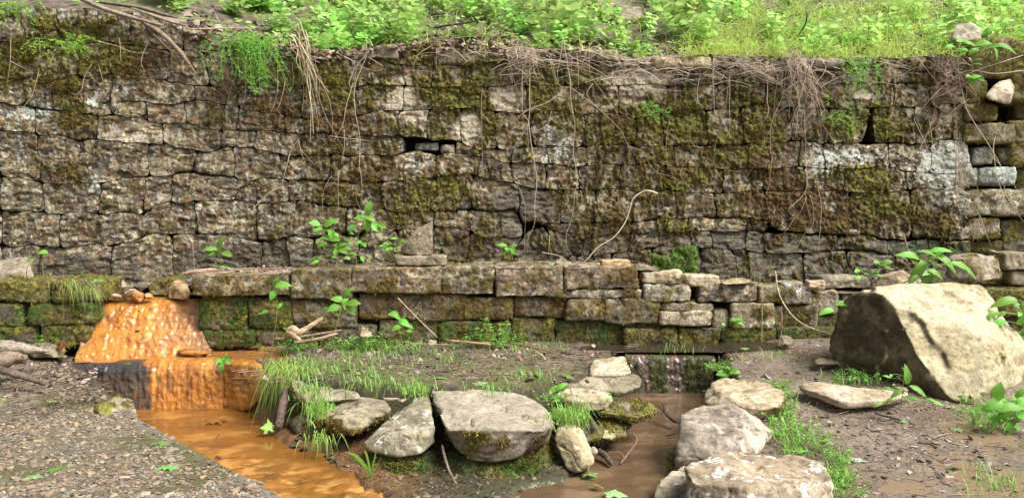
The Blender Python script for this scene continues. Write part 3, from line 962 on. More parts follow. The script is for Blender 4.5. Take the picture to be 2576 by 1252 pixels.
T0 = line([(470, 700), (640, 690), (740, 682), (1000, 674), (1110, 673), (1290, 671), (1420, 672), (1610, 676)])
T1 = line([(470, 757), (560, 742), (640, 746), (730, 750), (820, 752), (1000, 736), (1110, 738), (1250, 748), (1420, 745), (1610, 732)])
T2 = line([(470, 830), (800, 826), (1000, 800), (1200, 808), (1310, 792), (1400, 800), (1500, 806), (1660, 812)])
for a, b in zip([482, 729, 884, 1110, 1245], [727, 882, 1108, 1243, 1418]):
    low(a, T0((a + b) / 2), b, T1((a + b) / 2) - 1, -0.015, 'wall', 0.50, 0.35, 0.5)
for a, b in zip([506, 622, 732, 902, 1063, 1172, 1292, 1392], [620, 730, 900, 1061, 1170, 1290, 1390, 1424]):
    low(a, T1((a + b) / 2) + 2, b, T2((a + b) / 2) - 1, 0.03, 'walldark', 0.68 if b > 740 else 0.95, 0.4, 0.75 if b > 740 else 0.0, mtype='green' if b < 740 else 'olive')
for a, b in zip([506, 642, 802, 952, 1102, 1292, 1396, 1572], [640, 800, 950, 1100, 1290, 1394, 1570, 1700]):
    low(a, T2((a + b) / 2) + 2, b, 872, 0.045, 'walldark', 0.8 if b < 900 or b > 1150 else 0.6, 0.6, 0.3, mtype='green')
low(1420, 673, 1604, 726, -0.03, 'wall', 0.55, 0.1, 0.6)
low(1396, 729, 1614, 752, -0.015, 'wall', 0.6, 0.3, 0.6)
low(1424, 754, 1520, 806, -0.02, 'wall', 0.62, 0.3, 0.6)
low(1522, 752, 1658, 814, -0.02, 'walldark', 0.55, 0.3, 0.6)
# the stacked part: (x0,y0,x1,y1, offset, palette, moss)
for (x0, y0, x1, y1, off, pal, ms, mt) in [
        (1620, 715, 1742, 760, -0.03, 'gray', 0.22, 0.2), (1756, 711, 1910, 761, -0.03, 'wall', 0.2, 0.25), (1662, 762, 1798, 782, -0.02, 'gray', 0.35, 0.2), (1660, 785, 1796, 818, -0.05, 'cream', 0.2, 0.1),
        (1799, 778, 1833, 826, 0.02, 'cream', 0.12, 0.1), (1838, 763, 1946, 828, -0.03, 'gray', 0.6, 0.5), (1912, 720, 1976, 761, 0.0, 'gray', 0.65, 0.7), (1942, 766, 2060, 838, 0.02, 'gray', 0.7, 0.6),
        (1974, 716, 2042, 766, 0.0, 'gray', 0.45, 0.5), (2036, 735, 2112, 790, 0.03, 'gray', 0.6, 0.6), (2052, 792, 2130, 845, 0.06, 'dark', 0.7, 0.5), (2114, 740, 2240, 850, 0.06, 'dark', 0.6, 0.6)]:
    low(x0, y0, x1, y1, off, pal, ms, mt, 0.25, depth=0.34, sp=0.013, p=15, lichen=0.15 if pal == 'gray' else 0)
for (x0, x1) in [(1572, 1702), (1714, 1812), (1812, 1952), (1954, 2060), (2060, 2180)]:
    low(x0, 826, x1, 868, -0.01, 'dark', 0.95, 0.8, 0.1, depth=0.4, mtype='green' if x0 > 1800 else 'olive')
low(2240, 740, 2480, 850, 0.08, 'dark', 0.6, 0.6, 0.2)
low(2478, 730, 2640, 792, -0.02, 'gray', 0.85, 0.95, 0.1)
low(2478, 794, 2640, 860, 0.05, 'dark', 0.6, 0.6, 0.2)
low(2644, 735, 2900, 795, 0.0, 'gray', 0.85, 0.95, 0.1)
low(2644, 797, 2900, 862, 0.05, 'dark', 0.6, 0.6, 0.2)
# backing behind the stacked part
bx = np.linspace(1600, 2700, 20)
V = np.concatenate([PW(bx, np.full_like(bx, 722), LW + 0.22), PW(bx, np.full_like(bx, 880), LW + 0.22)])
obj('earth_core', V, grid_faces(2, 20), M_SOIL, low_root, None, np.tile((0.03, 0.024, 0.018), (40, 1)), np.zeros(40))

# the left stub of the low wall
left_root = thing('low_stone_wall', 'short stub of low mossy wall on the near left, left of the orange fall', 'wall', PW(110, 862, LW))
for (x0, y0, x1, y1, ms, mty) in [(-420, 708, -172, 790, .8, 'olive'), (-420, 792, -172, 874, .8, 'green'), (-170, 708, -30, 764, .8, 'olive'), (-28, 708, 118, 762, .85, 'olive'), (120, 708, 246, 758, .9, 'olive'), (-170, 766, 60, 822, .8, 'green'), (62, 764, 232, 818, .85, 'green'), (-170, 824, 90, 874, .8, 'green'), (92, 820, 216, 872, .9, 'green')]:
    rock('stone', wbox(x0, y0, x1, y1, LW - 0.06, 0.45), 'dark', left_root, spacing=0.017, p=12, namp=0.014, moss=ms, mtop=0.9, brown=0.15, mtype=mty, mat=M_STONE)

# ledge: earth and litter between the two walls
def ledge_z(x):
    return np.interp(x, [-4.3, -2.9, -2.5, 0, 1.2, 4.6], [0.50, 0.54, 0.60, 0.605, 0.60, 0.50])


lx = np.linspace(-5.2, 5.6, 360)
lyo = np.linspace(LW + 0.06, 0.12, 40)
LX, LO = np.meshgrid(lx, lyo, indexing='ij')
LY = W0 + WS * LX + LO
LZ = ledge_z(LX)
Q = np.stack([LX.ravel(), LY.ravel(), LZ.ravel()], 1)
gap = np.exp(-((LX.ravel() + 2.85) / 0.42) ** 4)                       # the outlet above the orange fall
low_r = sstep(1.25, 1.5, LX.ravel())
Q[:, 1] += gap * 0.26 * (0.12 - LO.ravel()) / (0.12 - LW - 0.06)
Q[:, 2] += 0.012 * fbm(Q, 7, 4, 3) + 0.03 * (LO.ravel() + 0.3) * 0.4 - 0.16 * gap - 0.17 * low_r
c = np.tile((0.13, 0.095, 0.07), (len(Q), 1))
c = mixc(c, (0.25, 0.2, 0.15), sstep(0.1, 0.4, fbm(Q, 14, 4, 5)))
c = mixc(c, (0.10, 0.10, 0.025), sstep(0.1, 0.4, fbm(Q, 5, 4, 6)) * 0.8)
c = mixc(c, (0.06, 0.045, 0.03), gap)
tag(obj('ledge_ground', Q, grid_faces(360, 40), M_SOIL, None, (0, 6.6, 0.55), c, np.zeros(len(Q))), 'strip of earth and leaf litter on the ledge between the two walls', 'ground', None, 'structure')

# ------------------------------------------------------------------ orange falls
spill = thing('spillway', 'two-stepped stone spillway crusted bright orange by iron-rich water', 'spillway', P(370, 900, 5.7))
ORANGE = np.array([0.54, 0.20, 0.020])


def orange_col(V, seed, dark=0.0):
    c = np.tile(ORANGE, (len(V), 1))
    st = fbm(V * np.array([3.0, 1.0, 0.5]), 5.0, 4, seed)
    c = mixc(c, (0.62, 0.29, 0.05), sstep(0.0, 0.35, st))
    c = mixc(c, (0.40, 0.135, 0.018), sstep(0.05, 0.35, fbm(V * np.array([2.0, 1, 1]), 7.0, 4, seed + 2)))
    c = mixc(c, (0.20, 0.08, 0.015), sstep(0.28, 0.45, fbm(V, 14.0, 4, seed + 4)) * 0.7)
    return c


def face_patch(name, corners, nu, nv, seed, parent, bulge=0.02, dark_fn=None, steps=None, thick=0.4, pits=0.013):
    """a curtain of crusted stone: corners TL, TR, BR, BL (world), relief towards the camera, with a back"""
    u = np.linspace(0, 1, nu)
    v = np.linspace(0, 1, nv)
    Vv, Uu = np.meshgrid(v, u, indexing='ij')
    TL, TR, BR, BL = [np.asarray(c) for c in corners]
    Q = (TL * (1 - Uu[..., None]) + TR * Uu[..., None]) * (1 - Vv[..., None]) + (BL * (1 - Uu[..., None]) + BR * Uu[..., None]) * Vv[..., None]
    Q = Q.reshape(-1, 3)
    Uf, Vf = Uu.ravel(), Vv.ravel()
    d = bulge * fbm(Q * np.array([1.4, 1, 0.7]), 5.0, 4, seed) + pits * fbm(Q * np.array([1.3, 1, 1]), 22.0, 3, seed + 1) + 0.010 * fbm(Q * np.array([4, 1, 0.35]), 9.0, 3, seed + 2)
    if steps:
        for sv, depth in steps:
            w = sv + 0.03 * fbm(Q * np.array([1, 0, 0]), 6, 2, seed + 6)
            d += depth * sstep(w - 0.02, w + 0.02, Vf)
    Q = Q + d[:, None] * np.array([0, -1, 0.15])
    # round the lip back
    lip = np.exp(-Vf / 0.04)
    Q[:, 1] += lip * 0.05
    Q[:, 2] -= lip * 0.004
    c = orange_col(Q, seed)
    w = np.clip(0.75 + 0.3 * fbm(Q * np.array([2.5, 1, 0.4]), 6, 2, seed + 8), 0.2, 1)
    if dark_fn is not None:
        c, w = dark_fn(Uf, Vf, Q, c, w)
    F = grid_faces(nv, nu)
    idx = np.arange(nu * nv).reshape(nv, nu)
    ring = np.concatenate([idx[0, :-1], idx[:-1, -1], idx[-1, :0:-1], idx[:0:-1, 0]])
    B = Q[ring] + np.array([0, thick, 0])
    a = np.arange(len(ring))
    b = (a + 1) % len(ring)
    F1 = np.stack([ring[a], ring[b], len(Q) + b, len(Q) + a], 1)
    return obj(name, np.concatenate([Q, B]), [F, F1], M_ORANGE, parent, None, np.concatenate([c, c[ring]]), np.concatenate([w, w[ring]]))


def up_dark(U, V, Q, c, w):
    pink = sstep(0.6, 0.9, U + 0.25 * fbm(Q, 5, 3, 91))
    c = mixc(c, (0.42, 0.22, 0.11), pink * 0.55)
    dk = sstep(0.86, 1.0, U + 0.08 * fbm(Q, 9, 3, 92)) * 0.6 + sstep(0.10, 0.0, U + 0.08 * fbm(Q, 9, 3, 94)) * 0.6
    c = mixc(c, (0.16, 0.085, 0.03), np.clip(dk, 0, 1))
    return c, w


UY = PW(360, 860, LW)[1]
face_patch('upper_step', [PW(232, 752, LW + 0.20), PW(500, 756, LW + 0.20), PW(526, 900, LW - 0.02), PW(198, 915, LW - 0.10)], 110, 64, 5, spill, 0.022, up_dark, [(0.22, 0.012), (0.52, 0.03), (0.8, 0.025)])


def lo_dark(U, V, Q, c, w):
    m = 1 - sstep(0.49, 0.53, U + 0.03 * fbm(Q * np.array([1, 1, 0.6]), 9, 3, 95) + 0.05 * sstep(0.2, 0.0, V))
    dk = np.tile((0.075, 0.045, 0.028), (len(Q), 1))
    dk = mixc(dk, (0.21, 0.085, 0.02), sstep(0.0, 0.4, fbm(Q, 12, 4, 96)) * 0.8 * sstep(0.2, 0.45, V))
    dk = mixc(dk, (0.035, 0.03, 0.028), sstep(0.25, 0.12, V))
    dk = mixc(dk, (0.06, 0.085, 0.02), sstep(0.25, 0.4, fbm(Q, 9, 4, 97)) * 0.7)
    c = c * (1 - m[:, None]) + dk * m[:, None]
    dk2 = sstep(0.90, 0.97, U) * sstep(0.5, 0.0, V)
    c = mixc(c, (0.10, 0.06, 0.03), dk2)
    return c, w * (1 - 0.55 * m)


YF = 5.63
face_patch('lower_step', [P(172, 917, YF), P(566, 905, YF + 0.02), P(560, 1050, YF - 0.02), P(200, 1058, YF - 0.05)], 150, 54, 6, spill, 0.012, lo_dark, [(0.12, 0.01)], thick=0.10, pits=0.010)


def orange_post(V, Nn, c, w):
    o = orange_col(V, 9)
    o = mixc(o, (0.10, 0.06, 0.03), sstep(0.1, 0.45, fbm(V, 6, 4, 98)) * 0.5)
    return V, o, np.full(len(V), 0.5)


rock('side_wall', PP([(556, 908, 5.62), (612, 902, 5.70), (662, 912, 5.45), (655, 905, 5.8), (600, 893, 6.0), (556, 900, 5.95), (560, 1040, 5.62), (616, 1040, 5.5), (660, 1010, 5.40), (665, 990, 5.8), (560, 1030, 6.0)]), 'orange', spill, spacing=0.014, p=16, namp=0.014, mat=M_ORANGE, post=orange_post)
# a wet ledge stone breaking the upper pool
rock('step_stone', PP([(440, 882, 5.95), (478, 876, 6.0), (530, 879, 6.0), (545, 884, 5.9), (500, 888, 5.85), (450, 888, 5.88), (500, 900, 5.88), (500, 877, 6.05)]), 'orange', spill, spacing=0.012, namp=0.008, mat=M_ORANGE, post=lambda V, Nn, c, w: (V, mixc(orange_col(V, 4), (0.06, 0.045, 0.03), sstep(-0.1, 0.2, fbm(V, 8, 3, 2)) * 0.8), np.full(len(V), 0.7)))

# spillway of the right stream
spill2 = thing('spillway', 'dark wet mossy stone spillway with brown water sliding over it into the right channel', 'spillway', P(1690, 985, 6.1))


def sp2(U, V, Q, c, w):
    c = np.tile((0.075, 0.045, 0.026), (len(Q), 1))
    c = mixc(c, (0.17, 0.105, 0.06), sstep(0.0, 0.35, fbm(Q * np.array([2, 1, 0.7]), 14, 4, 3)))
    m = np.exp(-((U - 0.36) / 0.10) ** 2) * 1.0 + np.exp(-((U - 0.80) / 0.16) ** 2) * 1.1 + np.exp(-((U - 0.05) / 0.1) ** 2) * 0.7
    m = sstep(0.3, 0.6, m + 0.5 * fbm(Q, 12, 4, 99))
    mc = mixc(np.tile((0.075, 0.085, 0.02), (len(Q), 1)), (0.03, 0.035, 0.012), sstep(-0.1, 0.3, fbm(Q, 30, 3, 12)))
    c = c * (1 - m[:, None]) + mc * m[:, None]
    k = np.where((m > 0.5) & (V > 0.03))[0]
    TUFTS.append((Q[k], np.tile((0.0, -1.0, 0.1), (len(k), 1)), c[k] * 1.2))
    return c, np.clip(0.85 - 0.7 * m, 0, 1)


face_patch('step', [P(1574, 892, 6.12), P(1800, 897, 6.12), P(1790, 1005, 6.08), P(1590, 1005, 6.08)], 90, 46, 8, spill2, 0.014, sp2, None, thick=0.12, pits=0.014)

# ------------------------------------------------------------------ the ground as one sheet
SLAB_Z, WAT_Z = -0.20, -0.34
chanL = np.array([(-3.2, 5.82), (-2.2, 5.82), (-1.95, 5.62), (-1.72, 5.45), (-1.58, 5.22), (-1.38, 5.10), (-1.0, 4.98), (-0.55, 4.90), (0.1, 4.86), (0.30, 5.05), (0.55, 5.35), (0.80, 5.70), (0.80, 6.34), (1.72, 6.34), (1.62, 5.7), (1.52, 5.2), (1.32, 4.8), (1.17, 4.4), (1.07, 4.0), (1.0, 3.6), (0.8, 2.0), (-1.2, 2.2), (-1.35, 3.3), (-1.6, 3.5), (-1.9, 3.8), (-2.3, 4.2), (-2.7, 4.6), (-3.0, 5.0), (-3.3, 5.4)])
poolL = np.array([(-3.22, 5.66), (-2.1, 5.66), (-1.75, 5.75), (-1.75, 5.95), (-2.2, 6.25), (-3.28, 6.1)])
poolR = np.array([(0.55, 6.15), (1.75, 6.12), (2.2, 6.25), (2.3, 6.6), (1.7, 6.7), (0.9, 6.55), (0.4, 6.4)])
strL = np.array([(-3.2, 5.82), (-2.2, 5.82), (-1.95, 5.62), (-1.78, 5.3), (-1.70, 5.07), (-1.45, 4.75), (-1.18, 4.62), (-0.90, 4.20), (-0.72, 3.98), (-0.55, 3.75), (-0.3, 3.4), (-0.2, 2.0), (-1.2, 2.2), (-1.35, 3.3), (-1.6, 3.5), (-1.9, 3.8), (-2.3, 4.2), (-2.7, 4.6), (-3.0, 5.0), (-3.3, 5.4)])
strR = np.array([(0.84, 6.34), (1.72, 6.34), (1.62, 5.7), (1.52, 5.2), (1.32, 4.8), (1.17, 4.4), (1.07, 4.0), (1.0, 3.6), (0.8, 2.0), (-0.2, 2.0), (-0.05, 3.6), (0.02, 3.95), (0.22, 4.12), (0.43, 4.34), (0.52, 4.6), (0.69, 4.91), (0.84, 5.35), (0.86, 5.7)])
slab = np.array([(-1.24, 3.76), (-1.55, 4.05), (-1.95, 4.45), (-2.36, 4.86), (-2.62, 5.2), (-2.95, 5.5), (-3.12, 5.66), (-3.35, 6.3), (-6, 6.6), (-6, 0.5), (-0.9, 0.5), (-1.0, 3.5)])


def sdist(X, Y, poly):
    """signed distance to a polygon, negative inside"""
    P2 = np.stack([X, Y], 1)
    d = np.full(len(X), 1e9)
    ins = np.zeros(len(X), bool)
    n = len(poly)
    for i in range(n):
        a, b = poly[i], poly[(i + 1) % n]
        e = b - a
        w = P2 - a
        t = np.clip((w @ e) / (e @ e), 0, 1)
        d = np.minimum(d, np.linalg.norm(w - t[:, None] * e, axis=1))
        cond = ((a[1] > Y) != (b[1] > Y))
        xi = a[0] + (Y - a[1]) / (b[1] - a[1] + 1e-12) * (b[0] - a[0])
        ins ^= cond & (X < xi)
    return np.where(ins, -d, d)


def base_z(X, Y):
    z = np.interp(X, [-4.5, -2.6, 0.3, 2.0, 4.5], [0.06, 0.02, 0.0, -0.02, 0.0])
    # right bank falls towards the camera
    right = sstep(0.7, 1.3, X)
    z = z - right * 0.25 * np.clip((6.0 - Y) / 2.0, 0, 1.1)
    z = z - (1 - right) * 0.03 * sstep(5.2, 4.4, Y)
    return z


def terrain_z(X, Y):
    Q = np.stack([X, Y, np.zeros_like(X)], 1)
    z = base_z(X, Y)
    near = (np.abs(X) < 6) & (Y > 1) & (Y < 8)
    n = 0.018 * fbm(Q, 2.2, 4, 61) + 0.007 * fbm(Q, 12.0, 3, 62)
    z = z + n
    out = dict(slab=np.full(len(X), 9.0), ch=np.full(len(X), 9.0), pl=np.full(len(X), 9.0), pr=np.full(len(X), 9.0))
    k = np.where(near)[0]
    out['slab'][k] = sdist(X[k], Y[k], slab)
    out['ch'][k] = sdist(X[k], Y[k], chanL)
    out['pl'][k] = sdist(X[k], Y[k], poolL)
    out['pr'][k] = sdist(X[k], Y[k], poolR)
    wig = 0.04 * fbm(Q, 4.0, 3, 63)
    out['st'] = np.full(len(X), 9.0)
    out['st'][k] = np.minimum(sdist(X[k], Y[k], strL), sdist(X[k], Y[k], strR))
    mc = sstep(0.03, -0.07, out['ch'] + wig)
    z = z * (1 - mc) + (-0.312 + 1.3 * n + 0.03 * sstep(-0.45, -0.05, out['ch']) ** 2) * mc
    mw = sstep(0.05, -0.09, out['st'] + 1.4 * wig)
    z = z * (1 - mw) + (-0.43 + 0.02 * fbm(Q, 6, 3, 64)) * mw
    mp = sstep(0.03, -0.06, out['pl'] + wig)
    z = z * (1 - mp) + (-0.07 + 0.02 * fbm(Q, 6, 3, 65)) * mp * (1 - mw) + z * mw * mp
    mq = sstep(0.06, -0.08, out['pr'] + wig * 1.5)
    z = z - 0.055 * mq
    ms = sstep(0.03, -0.03, out['slab'])
    sz = SLAB_Z + np.interp(X + 0.15 * (5.0 - Y), [-4.2, -3.35, -2.85], [0.26, 0.16, 0.0]) * sstep(4.2, 5.2, Y)
    z = z * (1 - ms) + (sz + 0.12 * n) * ms
    # under the walls
    z = np.where(Y > W0 + WS * X - 0.2, np.minimum(z, 0.0), z)
    return z, out, n


gx = np.concatenate([np.linspace(-40, -5, 22)[:-1], np.linspace(-5, 5, 640), np.linspace(5, 40, 22)[1:]])
gy = np.concatenate([np.linspace(-30, 2.4, 22)[:-1], np.linspace(2.4, 3.4, 30)[:-1], np.linspace(3.4, 6.9, 290), np.linspace(6.9, 30, 18)[1:]])
GX, GY = np.meshgrid(gx, gy, indexing='ij')
X, Y = GX.ravel(), GY.ravel()
Z, reg, nz = terrain_z(X, Y)
Q = np.stack([X, Y, Z], 1)
c = np.tile((0.125, 0.097, 0.066), (len(Q), 1))
c = mixc(c, (0.22, 0.175, 0.125), sstep(0.05, 0.4, fbm(Q, 9, 5, 66)))
c = mixc(c, (0.045, 0.034, 0.026), sstep(0.05, 0.4, fbm(Q, 6, 5, 67)) * 0.8)
ctr = sstep(-1.9, -1.3, X) * sstep(1.2, 0.6, X)
c = mixc(c, (0.115, 0.118, 0.034), ctr * sstep(-0.2, 0.3, fbm(Q, 3.5, 5, 68) + 0.35 * sstep(5.9, 5.1, Y) - 0.05) * (0.55 + 0.4 * sstep(-0.2, 0.2, fbm(Q, 20, 3, 60))))
rt = sstep(0.9, 1.5, X)
c = mixc(c, (0.225, 0.175, 0.13), rt * (0.35 + 0.5 * sstep(-0.2, 0.3, fbm(Q, 4.0, 4, 69))))
lb = sstep(-2.5, -3.0, X) * sstep(4.9, 5.4, Y)
wet = rt * sstep(-0.05, 0.35, fbm(Q, 1.6, 4, 70) + 0.25 * sstep(4.9, 4.0, Y)) * 0.9
c = mixc(c, (0.17, 0.115, 0.07), wet * 0.55)
sl = sstep(0.03, -0.03, reg['slab'])
sc = np.tile((0.19, 0.165, 0.125), (len(Q), 1))
sc = mixc(sc, (0.28, 0.25, 0.20), sstep(0.0, 0.3, fbm(Q, 14, 4, 71)))
sc = mixc(sc, (0.30, 0.275, 0.225), sstep(-0.14, -0.06, reg['slab']) * 0.6)
mslab = sstep(0.1, 0.4, fbm(Q, 1.9, 4, 72) + 0.15 + 0.3 * np.exp(-((reg['slab'] + 0.15) / 0.18) ** 2) - 0.1)
sc = mixc(sc, (0.12, 0.125, 0.03), mslab * 0.7)
sc = mixc(sc * np.array([0.72, 0.68, 0.62]), (0.06, 0.045, 0.033), lb * 0.85)
c = c * (1 - sl[:, None]) + sc * sl[:, None]
inch = sstep(0.05, -0.02, reg['ch'])
sideC = np.where(X < -0.3, 1.0, 0.0)
c = mixc(c, (0.055, 0.043, 0.028), sstep(0.12, -0.02, reg['ch']) * (1 - sl) * (0.6 + 0.35 * sstep(-0.2, 0.2, fbm(Q, 14, 4, 73))))
c = mixc(c, (0.05, 0.065, 0.018), sstep(0.05, -0.05, reg['ch']) * (1 - sl) * sstep(0.05, 0.3, fbm(Q, 5, 4, 74)) * 0.8)
c = mixc(c, (0.20, 0.095, 0.035), sstep(-0.24, -0.31, Z) * sstep(-0.35, -0.75, X) * (1 - sl) * 0.8)
wet = np.maximum(wet, sstep(-0.27, -0.33, Z) * 0.8)
inch = inch * sstep(-0.33, -0.39, Z)
c = mixc(c, (0.30, 0.13, 0.03), inch * sstep(-0.1, -0.5, X) * 0.9)
c = mixc(c, (0.12, 0.085, 0.055), inch * sstep(-0.5, -0.1, X) * 0.9)
inpl = sstep(0.08, -0.02, reg['pl'])
c = mixc(c, (0.36, 0.16, 0.035), inpl * 0.9)
wet = np.maximum(wet, inpl * 0.8)
inpr = sstep(0.12, -0.02, reg['pr'])
c = mixc(c, (0.10, 0.065, 0.04), inpr * 0.8)
wet = np.maximum(wet, inpr * 0.8)
wet *= (1 - sl)
ground = obj('ground', Q, grid_faces(len(gx), len(gy)), M_SOIL, None, (0, 5, 0), c, wet)
tag(ground, 'muddy ground with a gravel slab, a grassy terrace and wet mud', 'ground', None, 'structure')


ZG = Z.reshape(len(gx), len(gy))


def lookup(x, y, ax, ay, G):
    i = np.clip(np.searchsorted(ax, x) - 1, 0, len(ax) - 2)
    j = np.clip(np.searchsorted(ay, y) - 1, 0, len(ay) - 2)
    u = np.clip((x - ax[i]) / (ax[i + 1] - ax[i]), 0, 1)
    v = np.clip((y - ay[j]) / (ay[j + 1] - ay[j]), 0, 1)
    return (G[i, j] * (1 - u) + G[i + 1, j] * u) * (1 - v) + (G[i, j + 1] * (1 - u) + G[i + 1, j + 1] * u) * v


def ground_z(x, y):
    return lookup(np.atleast_1d(np.asarray(x, float)), np.atleast_1d(np.asarray(y, float)), gx, gy, ZG)


# ------------------------------------------------------------------ water
def water_sheet(name, x0, x1, y0, y1, z, colfn, mat, label, amp=0.002, n=140, poly=None, tol=0.16):
    xs = np.linspace(x0, x1, n)
    ys = np.linspace(y0, y1, n)
    A, B = np.meshgrid(xs, ys, indexing='ij')
    Q = np.stack([A.ravel(), B.ravel(), np.full(A.size, z)], 1)
    Q[:, 2] += amp * fbm(Q, 9, 3, 81)
    c, dz = colfn(Q)
    Q[:, 2] += dz
    F = grid_faces(n, n)
    if poly is not None:
        d = sdist(Q[:, 0], Q[:, 1], poly)
        F = F[(d[F] < tol).all(axis=1)]
    o = obj(name, Q, F, mat, None, (0.5 * (x0 + x1), 0.5 * (y0 + y1), z), c, None)
    return tag(o, label, 'water', None, 'structure')


def col_orange(Q):
    c = np.tile((0.205, 0.085, 0.018), (len(Q), 1))
    c = mixc(c, (0.33, 0.155, 0.04), sstep(0.0, 0.4, fbm(Q * np.array([0.8, 1.6, 1]), 3.5, 4, 82)))
    c = mixc(c, (0.14, 0.06, 0.016), sstep(0.05, 0.4, fbm(Q * np.array([0.8, 1.6, 1]), 5, 4, 83)) * 0.8)
    c = mixc(c, (0.16, 0.085, 0.035), sstep(-0.55, -0.1, Q[:, 0]))
    # riffle where it spills towards the camera
    t = sstep(4.36, 4.15, Q[:, 1] + 0.5 * (Q[:, 0] + 1.0))
    dz = t * (0.030 * np.maximum(0, fbm(Q * np.array([1, 1.8, 1]), 8, 3, 84)) + 0.010 * fbm(Q, 24, 3, 86)) - 0.015 * t
    c = mixc(c, (0.44, 0.23, 0.07), t * sstep(0.05, 0.3, fbm(Q * np.array([1, 2, 1]), 9, 4, 85)) * 0.8)
    return c, dz


def col_brown(Q):
    c = np.tile((0.105, 0.066, 0.036), (len(Q), 1))
    c = mixc(c, (0.17, 0.11, 0.065), sstep(0.0, 0.4, fbm(Q * np.array([1, 2.0, 1]), 4, 4, 87)))
    c = mixc(c, (0.09, 0.05, 0.028), sstep(0.05, 0.4, fbm(Q * np.array([1, 2.0, 1]), 6, 4, 88)) * 0.8)
    return c, np.zeros(len(Q))


water_sheet('orange_stream', -3.2, -0.1, 2.2, 5.62, WAT_Z, col_orange, M_WATER_O, 'orange silty stream flowing from the spillway towards the camera', 0.003, 190, chanL)
water_sheet('brown_stream', -0.1, 1.9, 2.2, 6.1, WAT_Z - 0.004, col_brown, M_WATER_B, 'shallow brown stream between the boulders on the right of the terrace', 0.002, 140, chanL)
def col_puddle(Q):
    x, y = Q[:, 0], Q[:, 1]
    m = np.exp(-(((x - 2.6) / 1.0) ** 2 + ((y - 3.9) / 0.45) ** 2)) + 0.9 * np.exp(-(((x - 2.9) / 0.5) ** 2 + ((y - 4.6) / 0.3) ** 2)) + 0.8 * np.exp(-(((x - 1.9) / 0.5) ** 2 + ((y - 5.9) / 0.25) ** 2))
    return np.tile((0.20, 0.14, 0.09), (len(Q), 1)), base_z(x, y) - 0.022 + 0.028 * np.clip(m, 0, 1)


water_sheet('puddle', 1.25, 4.2, 3.4, 6.3, 0.0, col_puddle, M_WATER_B, 'thin sheet of muddy water lying among the chips on the right bank', 0.0, 120, np.array([(1.95, 6.3), (1.9, 5.6), (1.75, 5.0), (1.6, 4.5), (1.5, 3.4), (4.3, 3.4), (4.3, 6.3)]))
water_sheet('upper_orange_pool', -3.5, -1.7, 5.69, 6.25, -0.012, lambda Q: (mixc(np.tile((0.36, 0.15, 0.03), (len(Q), 1)), (0.25, 0.11, 0.04), sstep(-0.2, 0.3, fbm(Q, 4, 3, 5))), np.zeros(len(Q))), M_WATER_O, 'thin orange pool on the step between the two orange falls', 0.0015, 80, poolL, 0.06)
water_sheet('upper_brown_pool', 0.3, 2.5, 6.165, 6.75, -0.03, lambda Q: (np.tile((0.04, 0.030, 0.022), (len(Q), 1)), np.zeros(len(Q))), M_WATER_B, 'still dark pool at the foot of the stacked stones', 0.0012, 80, poolR)


# ------------------------------------------------------------------ loose rocks and boulders
LB = 'rock'
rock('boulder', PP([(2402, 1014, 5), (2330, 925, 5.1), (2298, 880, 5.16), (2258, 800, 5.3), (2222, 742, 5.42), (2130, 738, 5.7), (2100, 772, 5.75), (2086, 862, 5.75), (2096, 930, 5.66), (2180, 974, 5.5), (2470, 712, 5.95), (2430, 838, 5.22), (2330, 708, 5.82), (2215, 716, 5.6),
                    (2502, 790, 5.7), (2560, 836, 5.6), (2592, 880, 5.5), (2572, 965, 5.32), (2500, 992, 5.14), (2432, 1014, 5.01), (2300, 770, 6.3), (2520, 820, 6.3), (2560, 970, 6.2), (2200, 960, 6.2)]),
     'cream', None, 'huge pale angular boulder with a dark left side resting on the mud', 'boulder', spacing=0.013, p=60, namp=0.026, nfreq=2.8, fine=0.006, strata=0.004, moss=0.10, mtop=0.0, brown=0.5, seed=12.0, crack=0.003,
     post=lambda V, Nn, c, w: (V, mixc(mixc(mixc(c, (0.50, 0.43, 0.29), sstep(-0.2, 0.2, fbm(V, 2.2, 4, 3)) * 0.6), (0.24, 0.20, 0.125), sstep(0.15, 0.4, fbm(V * np.array([1, 1, 0.6]), 6, 5, 4)) * 0.6 + 0.5 * sstep(0.10, -0.1, V[:, 2] + 0.1 * fbm(V, 6, 3, 5))), (0.052, 0.037, 0.020), sstep(-0.30, -0.50, Nn[:, 0]) * (0.75 + 0.22 * sstep(-0.3, 0.2, fbm(V, 6, 4, 7)))), w))  # left-facing side painted dark brown: its shade is put into the colour
rock('boulder', PP([(1716, 1168, 3.8), (1790, 1140, 3.97), (1835, 1130, 4.05), (1900, 1126, 4.11), (1960, 1150, 4.05), (2050, 1154, 4), (2088, 1180, 3.85), (2096, 1215, 3.7), (1960, 1190, 3.75), (1880, 1222, 3.5), (1740, 1208, 3.61), (1705, 1330, 3.65), (2105, 1330, 3.6), (1880, 1390, 3.4), (1760, 1270, 4.2), (2080, 1270, 4.2)]),
     'gray', None, 'grey boulder patched with white lichen at the bottom edge, nearest to the camera', 'boulder', spacing=0.010, p=50, namp=0.024, nfreq=3.2, strata=0.006, lichen=0.4, moss=0.12, seed=14,
     post=lambda V, Nn, c, w: (V, c * np.array([1.35, 1.28, 1.12]), w))
rock('boulder', PP([(1640, 1252, 3.8), (1655, 1215, 3.9), (1690, 1180, 4.05), (1722, 1165, 4.15), (1740, 1230, 3.85), (1720, 1300, 3.75), (1640, 1300, 3.77), (1650, 1290, 4.15), (1730, 1220, 4.25)]),
     'gray', None, 'small wedge of rock beside the brown stream, left of the lichen-patched grey boulder', 'boulder', spacing=0.012, p=16, moss=0.3, mtop=0.35, strata=0.004)
